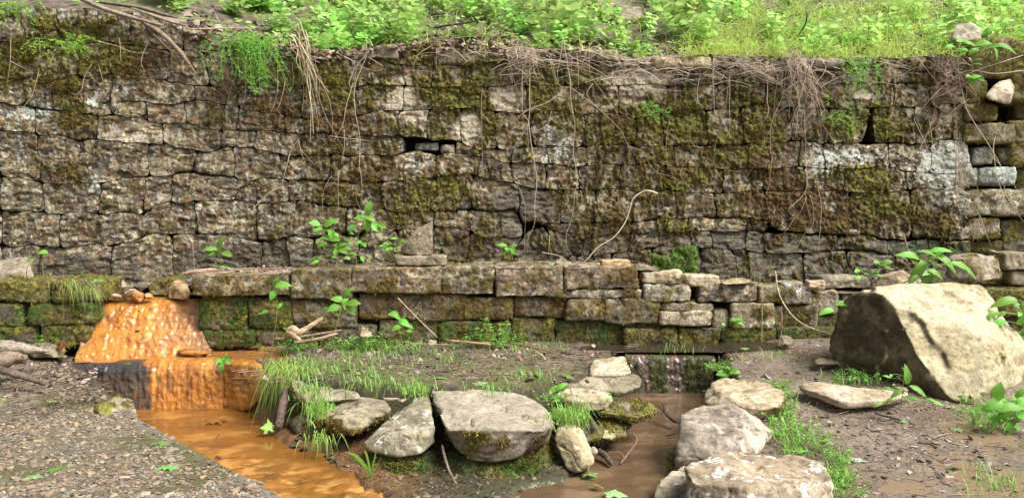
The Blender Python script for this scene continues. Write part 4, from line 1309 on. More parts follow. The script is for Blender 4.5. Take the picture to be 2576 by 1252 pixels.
rock('boulder', PP([(1712, 1032, 4.57), (1742, 1016, 4.69), (1800, 1018, 4.72), (1862, 1018, 4.75), (1945, 1082, 4.55), (1915, 1110, 4.33), (1885, 1090, 4.29), (1735, 1085, 4.23), (1708, 1085, 4.29), (1700, 1155, 4.19), (1705, 1225, 4.25), (1790, 1225, 4.2), (1900, 1200, 4.3), (1800, 1165, 4.15), (1910, 1148, 4.22), (1944, 1140, 4.42), (1730, 1100, 4.77), (1900, 1100, 4.82)]),
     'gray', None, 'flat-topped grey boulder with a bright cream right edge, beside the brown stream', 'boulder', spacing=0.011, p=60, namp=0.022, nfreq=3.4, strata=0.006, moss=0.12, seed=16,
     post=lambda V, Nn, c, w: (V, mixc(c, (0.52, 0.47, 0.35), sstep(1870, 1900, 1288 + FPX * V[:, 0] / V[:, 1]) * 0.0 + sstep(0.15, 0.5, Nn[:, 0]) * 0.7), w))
rock('boulder', PP([(1682, 1140, 4.35), (1700, 1120, 4.45), (1735, 1150, 4.3), (1730, 1200, 4.25), (1680, 1190, 4.3), (1690, 1150, 4.6), (1740, 1180, 4.6)]),
     'dark', None, 'small dark wet rock at the water line under the flat-topped grey boulder', 'boulder', spacing=0.011, p=14, moss=0.5, wet=0.4)
rock('boulder', PP([(1766, 992, 5.02), (1800, 952, 5.22), (1850, 946, 5.27), (1938, 962, 5.17), (1985, 992, 4.92), (1958, 1022, 4.67), (1905, 1032, 4.62), (1800, 975, 4.97), (1850, 1015, 4.69), (1775, 1015, 4.87), (1780, 1095, 4.9), (1850, 1095, 4.75), (1800, 1045, 4.77), (1900, 1050, 4.67), (1970, 1040, 4.87)]),
     'cream', None, 'cream rock with a mossy dark left face, below the dark spillway on its right', 'boulder', spacing=0.011, p=40, namp=0.02, strata=0.004, moss=0.5, seed=18)
rock('flat_stone', PP([(1996, 968, 5.1), (2045, 955, 5.2), (2110, 966, 5.15), (2180, 974, 5.1), (2295, 986, 4.95), (2255, 1004, 4.82), (2120, 1012, 4.8), (2060, 992, 4.95), (2120, 1030, 4.8), (2250, 1020, 4.85), (2010, 990, 5.1), (2280, 1000, 5.05)]),
     'cream', None, 'long flat cream stone bedded in the mud in front of the huge boulder', 'stone', spacing=0.011, p=14, strata=0.003, seed=19)
for pts, lab in [([(2140, 1180, 4.2), (2170, 1150, 4.35), (2240, 1158, 4.3), (2312, 1198, 4.08), (2290, 1215, 4.0), (2180, 1212, 4.02), (2150, 1230, 4.1), (2290, 1235, 4.02)], 'flat cream stone sunk in the wet mud, right of the lichen-patched boulder'),
                 ([(2008, 1105, 4.5), (2040, 1086, 4.62), (2088, 1092, 4.58), (2092, 1115, 4.42), (2050, 1128, 4.36), (2020, 1140, 4.4), (2085, 1140, 4.4)], 'small half-buried cream stone among weeds, behind the lichen-patched boulder'),
                 ([(1996, 868, 6.2), (1972, 866, 6.2), (1960, 840, 6.3), (1974, 838, 6.3), (1990, 842, 6.3), (1972, 868, 6.3), (1995, 855, 6.45)], 'small brown stone standing at the foot of the low wall, left of the huge boulder'),
                 ([(2040, 905, 5.7), (2075, 895, 5.8), (2120, 900, 5.75), (2115, 915, 5.6), (2050, 915, 5.6), (2080, 925, 5.7)], 'thin grey stone lying in the mud left of the huge boulder')]:
    rock('flat_stone', PP(pts), 'cream' if 'cream' in lab else 'gray', None, lab, 'stone', spacing=0.011, p=13, strata=0.003)

# the slabs along the terrace edge
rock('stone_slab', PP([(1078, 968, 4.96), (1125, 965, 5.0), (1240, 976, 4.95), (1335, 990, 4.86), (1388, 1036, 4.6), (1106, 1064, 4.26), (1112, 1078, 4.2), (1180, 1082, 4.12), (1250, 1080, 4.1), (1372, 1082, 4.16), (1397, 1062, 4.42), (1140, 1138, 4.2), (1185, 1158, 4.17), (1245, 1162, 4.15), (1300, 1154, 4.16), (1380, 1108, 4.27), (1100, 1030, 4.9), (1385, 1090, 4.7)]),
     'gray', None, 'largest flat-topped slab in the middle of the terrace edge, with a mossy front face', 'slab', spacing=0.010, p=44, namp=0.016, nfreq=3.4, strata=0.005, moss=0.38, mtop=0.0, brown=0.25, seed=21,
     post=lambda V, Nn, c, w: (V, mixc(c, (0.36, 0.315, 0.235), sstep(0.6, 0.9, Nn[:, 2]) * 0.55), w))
rock('stone_slab', PP([(1076, 984, 4.88), (1040, 1000, 4.8), (1000, 1038, 4.66), (912, 1112, 4.36), (960, 1100, 4.3), (1005, 1094, 4.27), (1060, 1086, 4.27), (1096, 1075, 4.34), (925, 1134, 4.3), (1012, 1149, 4.24), (1060, 1142, 4.24), (1097, 1112, 4.3), (1076, 1030, 4.9), (960, 1118, 4.7)]),
     'gray', None, 'wedge-shaped grey slab pointing away from the camera, left of the largest flat-topped slab', 'slab', spacing=0.010, p=60, namp=0.015, nfreq=3.6, strata=0.004, moss=0.22, lichen=0.1, seed=23)
rock('stone_slab', PP([(792, 1050, 4.72), (806, 1034, 4.82), (888, 996, 5.0), (955, 991, 5.06), (986, 1026, 4.82), (950, 1045, 4.62), (900, 1052, 4.56), (800, 1050, 4.7), (794, 1078, 4.7), (840, 1085, 4.6), (890, 1094, 4.5), (968, 1050, 4.7), (900, 1045, 5.05), (980, 1045, 4.95)]),
     'gray', None, 'brown flat slab with shaggy moss hanging from its front, left of the wedge-shaped slab', 'slab', spacing=0.010, p=40, namp=0.016, strata=0.004, moss=0.72, mtop=0.28, brown=0.6, seed=25)
rock('stone_slab', PP([(722, 962, 5.0), (742, 950, 5.2), (778, 958, 5.2), (900, 984, 5.0), (908, 1000, 4.92), (800, 1004, 4.86), (742, 980, 4.92), (745, 1010, 4.9), (800, 1022, 4.86), (900, 1012, 5.05), (780, 990, 5.25)]),
     'gray', None, 'long thin grey slab half hidden by grass behind the draped grass tuft', 'slab', spacing=0.011, p=18, strata=0.004, moss=0.4, mtop=0.1, seed=27)
rock('mossy_boulder', PP([(922, 1128, 4.42), (1000, 1122, 4.36), (1090, 1118, 4.36), (1112, 1140, 4.34), (915, 1190, 4.3), (945, 1290, 4.02), (1040, 1305, 3.95), (1112, 1290, 4.0), (930, 1150, 4.8), (1100, 1150, 4.8), (1000, 1200, 4.14), (1080, 1190, 4.18)]),
     'dark', None, 'dark mossy boulder carrying the wedge-shaped slab at the water line', 'boulder', spacing=0.011, p=9, namp=0.03, nfreq=4, moss=1.1, mtop=1.0, mtype='green', brown=0.3, tuft=0.7)
rock('mossy_boulder', PP([(1118, 1140, 4.36), (1240, 1140, 4.32), (1385, 1098, 4.44), (1404, 1120, 4.42), (1406, 1190, 4.36), (1384, 1245, 4.15), (1300, 1290, 3.95), (1190, 1300, 3.95), (1120, 1280, 4.05), (1200, 1185, 4.12), (1320, 1185, 4.14), (1150, 1150, 4.8), (1390, 1150, 4.8)]),
     'dark', None, 'dark green mossy boulder under the largest flat-topped slab, rising from the brown stream', 'boulder', spacing=0.011, p=9, namp=0.028, nfreq=4, moss=1.1, mtop=1.0, mtype='green', brown=0.3, tuft=0.7)
rock('standing_stone', PP([(1398, 1074, 4.44), (1440, 1064, 4.46), (1472, 1080, 4.42), (1497, 1162, 4.28), (1484, 1182, 4.22), (1448, 1194, 4.18), (1424, 1180, 4.22), (1390, 1102, 4.38), (1430, 1090, 4.34), (1465, 1160, 4.18), (1440, 1075, 4.6), (1490, 1165, 4.45), (1430, 1175, 4.4)]),
     'cream', None, 'pale upright stone leaning against the right end of the largest flat-topped slab', 'stone', spacing=0.009, p=18, strata=0.004, moss=0.05, seed=31)
for pts, pal, lab, ms, mt in [
        ([(1482, 918, 5.45), (1505, 900, 5.65), (1575, 894, 5.7), (1588, 935, 5.35), (1560, 945, 5.3), (1480, 942, 5.3), (1500, 955, 5.32), (1585, 950, 5.45), (1510, 920, 5.7)], 'cream', 'cream stone tilted against the left end of the dark spillway', 0.15, 0.05),
        ([(1466, 950, 5.21), (1500, 938, 5.36), (1600, 936, 5.41), (1615, 948, 5.31), (1612, 972, 5.24), (1570, 986, 5.16), (1450, 960, 5.16), (1440, 972, 5.12), (1560, 1000, 5.18), (1600, 985, 5.36)], 'gray', 'broad grey slab at the head of the right channel, below the cream tilted stone', 0.45, 0.1),
        ([(1374, 952, 5.16), (1388, 944, 5.26), (1470, 968, 5.06), (1510, 985, 4.96), (1490, 1000, 4.86), (1378, 968, 5.06), (1400, 985, 5.01), (1500, 1005, 4.91), (1440, 975, 5.21)], 'gray', 'narrow grey slab wedged into the grass left of the broad grey slab', 0.35, 0.15),
        ([(1392, 992, 4.86), (1425, 978, 4.96), (1500, 978, 4.98), (1536, 986, 4.91), (1545, 1008, 4.76), (1520, 1012, 4.7), (1440, 1005, 4.66), (1400, 1000, 4.76), (1470, 1034, 4.68), (1525, 1030, 4.71), (1430, 1022, 4.68), (1500, 1000, 5.06)], 'cream', 'pale wedge of rock above the mossy overhanging slab', 0.25, 0.05),
        ([(1480, 1022, 4.85), (1525, 1004, 5.0), (1600, 1006, 5.02), (1648, 1016, 4.9), (1654, 1034, 4.8), (1604, 1050, 4.68), (1500, 1036, 4.7), (1520, 1050, 4.72), (1600, 1062, 4.7), (1645, 1044, 4.82), (1560, 1030, 5.1)], 'gray', 'slab overhanging the brown stream under a thick yellow-green moss cushion', 0.9, 1.0),
        ([(1510, 1090, 4.6), (1522, 1076, 4.66), (1550, 1080, 4.64), (1556, 1098, 4.55), (1540, 1106, 4.5), (1514, 1104, 4.52), (1530, 1095, 4.75)], 'cream', 'fist-sized cream stone at the left water line of the brown stream', 0.05, 0.0),
        ([(1480, 1130, 4.4), (1492, 1116, 4.45), (1504, 1124, 4.44), (1503, 1140, 4.36), (1484, 1142, 4.36), (1496, 1132, 4.5)], 'gray', 'small grey stone in the water beside the pale upright stone', 0.1, 0.0),
        ([(1010, 1252, 4.02), (1018, 1224, 4.08), (1034, 1236, 4.05), (1036, 1262, 4.0), (1012, 1264, 4.0), (1028, 1250, 4.15)], 'tan', 'small tan stone standing in front of the mossy boulder at the bottom edge', 0.05, 0.0)]:
    rock('stone_slab' if 'slab' in lab.split(' left')[0] else 'loose_stone', PP(pts), pal, None, lab, 'slab' if 'slab ' in lab[:24] else 'stone', spacing=0.011, p=36, strata=0.005, moss=ms, mtop=mt, mtype='yellow' if ms > 0.8 else 'olive', brown=0.2, tuft=0.8)
# the bank under those slabs
for pts, lab in [([(1400, 1040, 4.95), (1470, 1030, 4.9), (1560, 1040, 4.85), (1600, 1060, 4.8), (1590, 1100, 4.62), (1520, 1112, 4.52), (1430, 1120, 4.48), (1396, 1080, 4.6), (1500, 1050, 5.2)], 'mossy bank of earth and stone under the overhanging slab'),
                 ([(700, 990, 5.15), (760, 985, 5.1), (860, 1030, 4.95), (870, 1080, 4.75), (880, 1150, 4.55), (760, 1110, 4.75), (705, 1065, 4.98), (760, 1000, 5.4), (880, 1060, 5.1)], 'dark mossy bank of earth under the shaggy flat slab, left side of the terrace')]:
    rock('mossy_bank', PP(pts), 'dark', None, lab, 'bank', spacing=0.013, p=8, namp=0.035, nfreq=5, moss=0.7, mtop=0.5, brown=0.55 if 'dark' in lab else 0.15, mtype='olive', tuft=0.7)
# mossy curb block at the corner of the gravel slab
rock('mossy_block', PP([(238, 1018, 5.0), (285, 1000, 5.25), (330, 1004, 5.3), (350, 1025, 5.15), (348, 1050, 5.08), (300, 1056, 4.95), (245, 1044, 4.9), (290, 1062, 5.0), (300, 1030, 5.4)]),
     'gray', None, 'low block with a flat yellow-green moss top at the corner of the gravel slab', 'block', spacing=0.011, p=14, moss=0.35, mtop=0.75, mtype='yellow', brown=0.1, tuft=0.5)
rock('loose_stone', PP([(60, 862, 5.9), (110, 845, 6.0), (150, 850, 5.98), (168, 880, 5.8), (160, 905, 5.7), (80, 905, 5.65), (100, 880, 5.6), (130, 870, 6.1)]), 'gray', None, 'grey rounded stone behind the driftwood, at the foot of the left mossy stub wall', 'stone', spacing=0.013, p=10, moss=0.35)
rock('loose_stone', PP([(-40, 668, 6.0), (0, 655, 6.05), (70, 640, 6.1), (82, 648, 6.1), (88, 706, 5.95), (-40, 712, 5.9), (30, 680, 5.9), (0, 660, 6.4), (80, 690, 6.4)]), 'gray', None, 'slanted grey stone resting on the left stub wall against the tall wall', 'stone', spacing=0.014, p=16, moss=0.4)

# stones on the ledge
zY = lambda px, o: float(PW(px, 660, LW + o)[1])
rock('pointed_stone', PP([(1090, 552, zY(1090, .22)), (1088, 642, zY(1088, .12)), (1054, 642, zY(1054, .08)), (1024, 604, zY(1024, .14)), (1008, 632, zY(1008, .17)), (1012, 640, zY(1012, .14)), (1046, 578, zY(1046, .2)), (1088, 636, zY(1088, .3)), (1016, 630, zY(1016, .3)), (1080, 575, zY(1080, .13))]),
     'gray', None, 'pointed grey stone standing upright on a flat base stone on the ledge', 'stone', spacing=0.008, p=40, namp=0.006, fine=0.004, strata=0.001, seed=43, crack=0.0, mat=M_STONE)
rock('base_stone', wbox(987, 644, 1120, 668, LW + 0.06, 0.26), 'gray', None, 'flat base stone on the ledge carrying the pointed grey stone', 'stone', spacing=0.01, p=12, moss=0.25, mtop=0.4, strata=0.004)
rock('brick_stone', wbox(1513, 655, 1588, 672, LW + 0.05, 0.14, 2), 'tan', None, 'pale brick-shaped stone lying on the right end of the ledge', 'stone', spacing=0.008, p=20, namp=0.005, strata=0.002)
rock('loose_stone', PP([(1394, 652, 6.6), (1410, 648, 6.65), (1440, 660, 6.62), (1442, 672, 6.55), (1398, 671, 6.53), (1420, 655, 6.8)]), 'gray', None, 'small brown stone on the ledge just left of the curved pale root', 'stone', spacing=0.01, moss=0.3)
rock('loose_stone', wbox(1613, 684, 1716, 713, LW - 0.02, 0.24, 3), 'cream', None, 'pale flat stone topmost at the left end of the stacked stones', 'stone', spacing=0.01, p=14, strata=0.004, moss=0.1)
rock('loose_stone', wbox(1723, 695, 1814, 721, LW - 0.02, 0.24, 4), 'cream', None, 'pale flat stone laid beside the topmost one on the stacked stones, under the green moss', 'stone', spacing=0.01, p=13, strata=0.004, moss=0.1)
rock('loose_stone', PP([(1808, 712, 6.55), (1830, 698, 6.62), (1865, 696, 6.65), (1892, 708, 6.6), (1888, 713, 6.52), (1812, 716, 6.5), (1850, 705, 6.8)]), 'cream', None, 'thin cap stone with a rounded top on the reddish block of the stacked stones', 'stone', spacing=0.01, p=10, moss=0.1)
rock('loose_stone', wbox(2035, 705, 2078, 728, LW - 0.02, 0.14, 3), 'tan', None, 'small tan block on top of the stacked stones, left of the huge boulder', 'stone', spacing=0.009, p=14)
rock('loose_stone', wbox(2064, 697, 2192, 726, LW + 0.12, 0.25, 5), 'gray', None, 'flat layered grey stone behind the small tan block', 'stone', spacing=0.012, p=14, strata=0.006, moss=0.2)
rock('loose_stone', PP([(2190, 730, 6.75), (2205, 695, 6.85), (2270, 676, 6.95), (2320, 700, 6.9), (2328, 740, 6.7), (2200, 740, 6.65), (2260, 700, 6.65), (2300, 720, 7.1)]), 'red', None, 'brown sloping stone behind the huge boulder, left of the large-leaved plant', 'stone', spacing=0.014, p=14, moss=0.3)
rock('loose_stone', PP([(2375, 690, 6.95), (2380, 640, 7.0), (2430, 632, 7.02), (2455, 648, 6.95), (2512, 645, 6.95), (2522, 700, 6.8), (2470, 712, 6.7), (2390, 705, 6.75), (2450, 670, 6.7), (2500, 690, 7.2), (2400, 690, 7.2)]), 'gray', None, 'large mossy-edged grey stone behind the huge boulder, right of the large-leaved plant', 'stone', spacing=0.014, p=16, moss=0.3, mtop=0.4)
rock('loose_stone', wbox(2528, 636, 2620, 678, LW + 0.1, 0.25, 4), 'gray', None, 'squared tan-grey stone at the right edge on the mossy low wall', 'stone', spacing=0.013, p=16, moss=0.2)
rock('loose_stone', wbox(2540, 682, 2640, 716, LW + 0.14, 0.25, 4), 'gray', None, 'flat stone under the squared tan-grey stone at the right edge', 'stone', spacing=0.013, p=14, moss=0.4)
for k, (x, y, r, pal, lab) in enumerate([(262, 716, 26, 'gray', 'small grey stone left in the outlet above the orange fall'), (262, 734, 20, 'red', 'reddish stone at the left lip of the orange fall'), (296, 738, 24, 'tan', 'rusty stone at the lip of the orange fall, beside the reddish one'),
                                         (330, 734, 20, 'cream', 'pale stone in the middle of the outlet above the orange fall'), (348, 744, 22, 'orange', 'flat orange stone on the lip of the orange fall'), (374, 742, 15, 'orange', 'small bright orange stone on the lip of the orange fall'),
                                         (300, 712, 22, 'gray', 'grey stone deeper in the outlet above the orange fall'), (352, 718, 18, 'dark', 'small dark stone at the back of the outlet above the orange fall')]):
    Y = float(PW(x, y, LW + 0.2 + 0.12 * (y < 725))[1])
    s = r / FPX * Y
    c0 = P(x, y, Y)
    rr = np.random.default_rng(k + 5)
    pts = c0 + rr.normal(size=(12, 3)) * np.array([1, 0.9, 0.55]) * s * 0.62
    pts = np.concatenate([pts, c0 + np.array([[0, 0, -s * 0.9], [s, 0, -s * 0.4], [-s, 0, -s * 0.4]])])
    rock('loose_stone', pts, pal, None, lab, 'stone', spacing=0.011, p=10, namp=0.008, wet=0.4 if pal in ('orange', 'red') else 0.0)
rock('loose_stone', PP([(420, 745, 6.25), (428, 712, 6.35), (445, 702, 6.4), (472, 708, 6.35), (482, 740, 6.2), (476, 754, 6.15), (424, 754, 6.2), (450, 725, 6.15), (460, 730, 6.5)]), 'tan', None, 'rusty pointed stone in the outlet, against the left end of the ledge wall', 'stone', spacing=0.011, p=12)
rock('loose_stone', PP([(366, 722, 6.45), (390, 702, 6.5), (440, 692, 6.55), (474, 700, 6.5), (440, 745, 6.4), (380, 748, 6.35), (420, 715, 6.7)]), 'dark', None, 'dark rounded stone with a mossy top in the outlet, behind the rusty pointed stone', 'stone', spacing=0.012, p=8, moss=0.4, mtop=0.9)
rock('loose_stone', PP([(902, 842, 5.95), (910, 816, 6.0), (934, 834, 5.95), (936, 846, 5.9), (905, 848, 5.88), (920, 840, 6.1)]), 'red', None, 'small reddish stone among the weeds at the foot of the ledge wall', 'stone', spacing=0.009, p=14)
rock('loose_stone', PP([(1072, 864, 5.75), (1082, 852, 5.8), (1100, 856, 5.8), (1098, 868, 5.72), (1076, 868, 5.7), (1088, 862, 5.85)]), 'cream', None, 'small pale stone on the terrace near the foot of the ledge wall', 'stone', spacing=0.009, p=14)
for x, y, s, lab in [(745, 1120, 14, 'dark slate chip at the edge of the orange stream, below the leaning log'), (770, 1130, 16, 'brown slate chip at the edge of the orange stream'), (985, 1003, 14, 'pale stone chip in the grass behind the wedge-shaped slab'), (1010, 1006, 12, 'small pale stone chip tucked beside the wedge-shaped slab'), (2270, 978, 15, 'stone chip in the mud at the foot of the huge boulder')]:
    zz = WAT_Z + 0.01 if y > 1050 else -0.03
    q = PZ(x, y, zz)
    r_ = s / FPX * q[1]
    rr = np.random.default_rng(x)
    rock('stone_chip', q + rr.normal(size=(10, 3)) * np.array([1, 0.8, 0.28]) * r_ * 0.8, 'dark' if 'dark' in lab else ('cream' if 'pale' in lab else 'red'), None, lab, 'stone', spacing=0.008, p=18, namp=0.004)
# boulder on the bank above
rock('bank_boulder', PP([(500, 10, 8.0), (520, -30, 8.2), (600, -60, 8.4), (680, -20, 8.2), (672, 26, 7.9), (600, 34, 7.7), (540, 32, 7.8), (600, 0, 7.7), (560, 20, 8.6), (660, 10, 8.6)]), 'mint', None, 'grey-green boulder on the bank above the wall at the top left', 'boulder', spacing=0.02, p=14)
rock('bank_boulder', PP([(1480, 40, 8.3), (1500, 0, 8.6), (1560, -12, 8.8), (1620, 8, 8.6), (1625, 50, 8.2), (1540, 60, 8.1), (1560, 30, 8.9)]), 'gray', None, 'weathered grey rock on the bank showing through the plants at the top centre', 'boulder', spacing=0.02, p=14, moss=0.2)
rock('bank_boulder', PP([(2390, 100, 7.6), (2400, 62, 7.8), (2445, 55, 7.9), (2470, 75, 7.8), (2468, 110, 7.6), (2420, 115, 7.5), (2430, 90, 8.0)]), 'gray', None, 'pale grey rock on the bank near the top right corner of the wall', 'boulder', spacing=0.02, p=14)


# ------------------------------------------------------------------ the bank above the wall
def rim_z(x):
    q = PW(1288 + FPX * x / (W0 + WS * x), LINES[0](np.clip(1288 + FPX * x / (W0 + WS * x), -120, 2440)), 0.0)
    return q[:, 2]


hx = np.concatenate([np.linspace(-30, -5.4, 14)[:-1], np.linspace(-5.4, 6.0, 260), np.linspace(6.0, 30, 14)[1:]])
ho = np.concatenate([np.linspace(0.02, 2.6, 90), np.linspace(2.6, 24, 20)[1:]])
HX, HO = np.meshgrid(hx, ho, indexing='ij')
A, B = HX.ravel(), HO.ravel()
zr = rim_z(np.clip(A, -4.6, 5.0))


def hill_z(x, o):
    Q = np.stack([x, W0 + WS * x + o, np.zeros_like(x)], 1)
    return rim_z(np.clip(x, -4.6, 5.0)) - 0.06 + np.minimum(0.12 * np.minimum(o, 0.25) + 0.62 * np.maximum(o - 0.18, 0), 9) + 0.05 * fbm(Q, 1.6, 3, 55) * sstep(0, 0.5, o) + 0.02 * fbm(Q, 7, 3, 56)


Q = np.stack([A, W0 + WS * A + B, hill_z(A, B)], 1)
c = np.tile((0.13, 0.095, 0.075), (len(Q), 1))
c = mixc(c, (0.26, 0.20, 0.16), sstep(0.0, 0.35, fbm(Q, 11, 5, 57)))
c = mixc(c, (0.05, 0.04, 0.03), sstep(0.05, 0.35, fbm(Q, 16, 4, 58)))
c = mixc(c, (0.12, 0.17, 0.035), sstep(-0.3, 0.3, fbm(Q, 3, 3, 59)) * 0.8 * sstep(0.25, 0.7, B))
tag(obj('hillside', Q, grid_faces(len(hx), len(ho)), M_SOIL, None, (0, 7.5, 2.5), c, np.zeros(len(Q))), 'wooded hillside of earth and leaf litter rising behind the wall', 'hillside', None, 'structure')


HG = Q[:, 2].reshape(len(hx), len(ho))


def hill_z(x, o):
    return lookup(x, o, hx, ho, HG)


# ------------------------------------------------------------------ leaves
def leaf_mesh(name, mat, L=1.0, W=0.5, n=8, cren=0.05, fold=0.25, droop=0.25, base=(1, 1, 1), mid=1.35, shape=0.85, seed=0):
    r = np.random.default_rng(seed)
    t = np.linspace(0, 1, n + 1)
    w = np.sin(np.pi * t ** shape) ** 0.8 * W / 2
    w[0] = 0.01
    w[-1] = 0.004
    V, C = [], []
    for i in range(n + 1):
        ww = w[i] * (1 + (cren if i % 2 else -cren))
        z0 = -droop * t[i] ** 2 * L + 0.05 * L * math.sin(t[i] * math.pi)
        for k, s in enumerate((-1, -0.5, 0, 0.5, 1)):
            V.append((s * ww * L, (t[i] - (0.03 if abs(s) == 1 and i % 2 else 0)) * L, z0 + abs(s) * ww * L * fold + r.normal() * 0.008 * L))
            C.append(np.array(base) * ((mid if s == 0 else 1.0) * (0.93 if (abs(s) == 1) else 1)))
    F = grid_faces(n + 1, 5)[:, ::-1]
    return mesh_data(name, np.array(V), F, mat, np.array(C), None)


LEAVES = [leaf_mesh('leaf', M_LEAF, 1, 0.62, seed=1, droop=0.2, cren=0.06), leaf_mesh('leaf', M_LEAF, 1, 0.55, seed=2, droop=0.35, fold=0.15, cren=0.06), leaf_mesh('leaf', M_LEAF, 1, 0.7, seed=3, droop=0.1, fold=0.35, cren=0.05)]
LONG = [leaf_mesh('leaf', M_LEAF, 1, 0.34, seed=4, droop=0.3, n=9, cren=0.04), leaf_mesh('leaf', M_LEAF, 1, 0.40, seed=5, droop=0.45, n=9, cren=0.05)]


def frame(d, nrm):
    y = np.array(d, float)
    y /= np.linalg.norm(y)
    z = np.array(nrm, float)
    z = z - y * (z @ y)
    z /= np.linalg.norm(z) + 1e-9
    x = np.cross(y, z)
    return np.stack([x, y, z], 1)


def place_leaf(parent, me, base, d, nrm, size, name='leaf'):
    o = bpy.data.objects.new(name, me)
    COL.objects.link(o)
    o.parent = parent
    R = frame(d, nrm)
    M = Matrix([[R[0, 0] * size, R[0, 1] * size, R[0, 2] * size, 0], [R[1, 0] * size, R[1, 1] * size, R[1, 2] * size, 0], [R[2, 0] * size, R[2, 1] * size, R[2, 2] * size, 0], [0, 0, 0, 1]])
    pl = parent_world(parent)
    M.translation = Vector(base - pl)
    o.matrix_local = M
    return o


STEMC = np.array([0.22, 0.27, 0.07])


def plant(name, label, base, leaves, Y, stem_px=None, group=None, meshes=None, seed=0, stemc=None, cat='plant', rad=0.004, tall=None):
    """leaves: (px, py, size in px, angle or None); base = px,py of the stem foot"""
    r = np.random.default_rng(seed + int(abs(base[0])))
    meshes = meshes or LEAVES
    b = P(base[0], base[1], Y)
    t = thing(name, label, cat, b, group)
    xs = np.array([l[0] for l in leaves], float)
    ys = np.array([l[1] for l in leaves], float)
    top = tall or (float(np.median(xs[np.argsort(ys)[:3]])), float(ys.min()) + 6)
    T = P(top[0], top[1], Y - 0.03)
    stem = spline([b - np.array([0, 0, 0.03]), b * 0.45 + T * 0.55 + np.array([r.normal() * 0.012, -0.01, 0]), T], 14)
    bag = Bag()
    sc = STEMC if stemc is None else np.array(stemc)
    bag.add(*tube(stem, np.linspace(rad, rad * 0.55, len(stem)), 5), sc)
    for l in leaves:
        px, py, s = l[:3]
        ang = l[3] if len(l) > 3 else None
        Yl = Y - 0.03 + r.uniform(-0.07, 0.05)
        c = P(px, py, Yl)
        size = s / FPX * Yl * 1.45
        # attach point on the stem a bit below the leaf
        k = int(np.clip(np.argmin(np.abs(stem[:, 2] - (c[2] - 0.02))), 3, len(stem) - 1))
        a = stem[k]
        if ang is None:
            d = c - a
            d = d + np.array([0, -0.02, 0.0])
            d[2] *= 0.6
            d = d / (np.linalg.norm(d) + 1e-9) + np.array([r.normal() * 0.25, -0.35 + r.normal() * 0.3, r.normal() * 0.2])
        else:
            d = np.array([math.cos(math.radians(ang)), -0.3 + r.normal() * 0.15, math.sin(math.radians(ang))])
        d /= np.linalg.norm(d)
        nrm = np.array([r.normal() * 0.2, -0.62, 0.75])
        q = c - d * size * 0.5
        pet = spline([a, a * 0.5 + q * 0.5 + np.array([0, 0, 0.008]), q], 6)
        bag.add(*tube(pet, rad * 0.45, 4), sc * 1.1)
        place_leaf(t, meshes[r.integers(len(meshes))], q, d, nrm, size)
    bag.build('stem', M_STEM, t, b)
    return t


def crop4(L, ox=639, oy=383.3, k=0.2551, ks=0.2551):
    return [(ox + l[0] * k, oy + l[1] * k, l[2] * ks) + tuple(l[3:]) for l in L]


YL = lambda px, o=0.3: float(PW(px, 660, LW + o)[1])
plant('jewelweed_plant', 'bushy bright green plant on the ledge left of the pointed stone, with many round leaves', (828, 668), crop4([(595, 705, 80, 160), (630, 780, 80, 200), (760, 700, 105, 30), (670, 725, 55), (710, 755, 65), (765, 800, 70, -80), (815, 820, 60, -40), (710, 845, 80, 170), (795, 860, 85, 0), (670, 915, 75, 200), (630, 890, 45), (795, 915, 75), (865, 905, 75, 30), (830, 950, 70), (880, 970, 70, -20), (925, 940, 60, -10), (805, 990, 60, -80), (970, 990, 60), (720, 1010, 50), (650, 1035, 45), (595, 1080, 60, 190), (590, 1040, 50), (920, 1035, 45), (790, 1030, 45), (740, 970, 40)]), YL(828))
plant('jewelweed_plant', 'tall slender plant on the ledge with one upright leaf at its very top', (895, 668), crop4([(1125, 555, 105, 85), (1050, 645, 90, 170), (1150, 655, 70, -15), (1120, 715, 100, -80), (1205, 740, 95, -40), (1265, 725, 70, -20), (965, 735, 80, 230), (1030, 890, 55, 200), (1085, 910, 50, -40), (1080, 855, 40, 30), (1070, 1045, 50), (1130, 1065, 40), (960, 800, 35), (930, 860, 60), (1100, 680, 50)]), YL(895), tall=(918, 545))
plant('jewelweed_plant', 'low sprawling plant with small round leaves tucked against the left side of the pointed stone', (972, 668), crop4([(1250, 920, 40), (1300, 895, 45), (1335, 900, 50), (1290, 935, 45), (1325, 950, 50), (1380, 845, 45), (1415, 850, 45), (1440, 890, 50), (1405, 970, 50), (1345, 1015, 45), (1285, 995, 35), (1400, 930, 45), (1460, 860, 40), (1375, 1045, 35), (1265, 1035, 35), (1360, 940, 45), (1320, 975, 35)]), YL(975), rad=0.003)
plant('jewelweed_plant', 'young six-leaved plant beside a forked twig on the left end of the ledge', (549, 690), crop4([(2165, 895, 100, 75), (2055, 950, 75, 165), (2105, 955, 55, 170), (2155, 985, 75, 250), (2060, 1000, 75, 190), (2240, 1005, 75, -15), (2190, 1070, 28), (2155, 1115, 40), (2195, 1130, 42), (2230, 1130, 35)], 0), YL(549), rad=0.003)
plant('jewelweed_plant', 'small plant on the ledge against the dark wet part of the tall wall', (1286, 666), [(1264, 615, 17, 160), (1274, 624, 12), (1268, 636, 12, 200), (1290, 618, 15, 40), (1292, 632, 15, -60), (1282, 645, 10), (1280, 628, 12)], YL(1286), rad=0.003)
plant('jewelweed_seedling', 'single round leaf on a dark stem, the right one of two beside the slanted stone', (110, 705), [(107, 634, 18, 170)], YL(110, 0.2), rad=0.003)
plant('jewelweed_seedling', 'single round leaf on a dark stem, growing in front of the slanted stone', (72, 712), [(73, 655, 18, 180)], YL(72, 0.05), rad=0.003, stemc=(0.08, 0.05, 0.03))
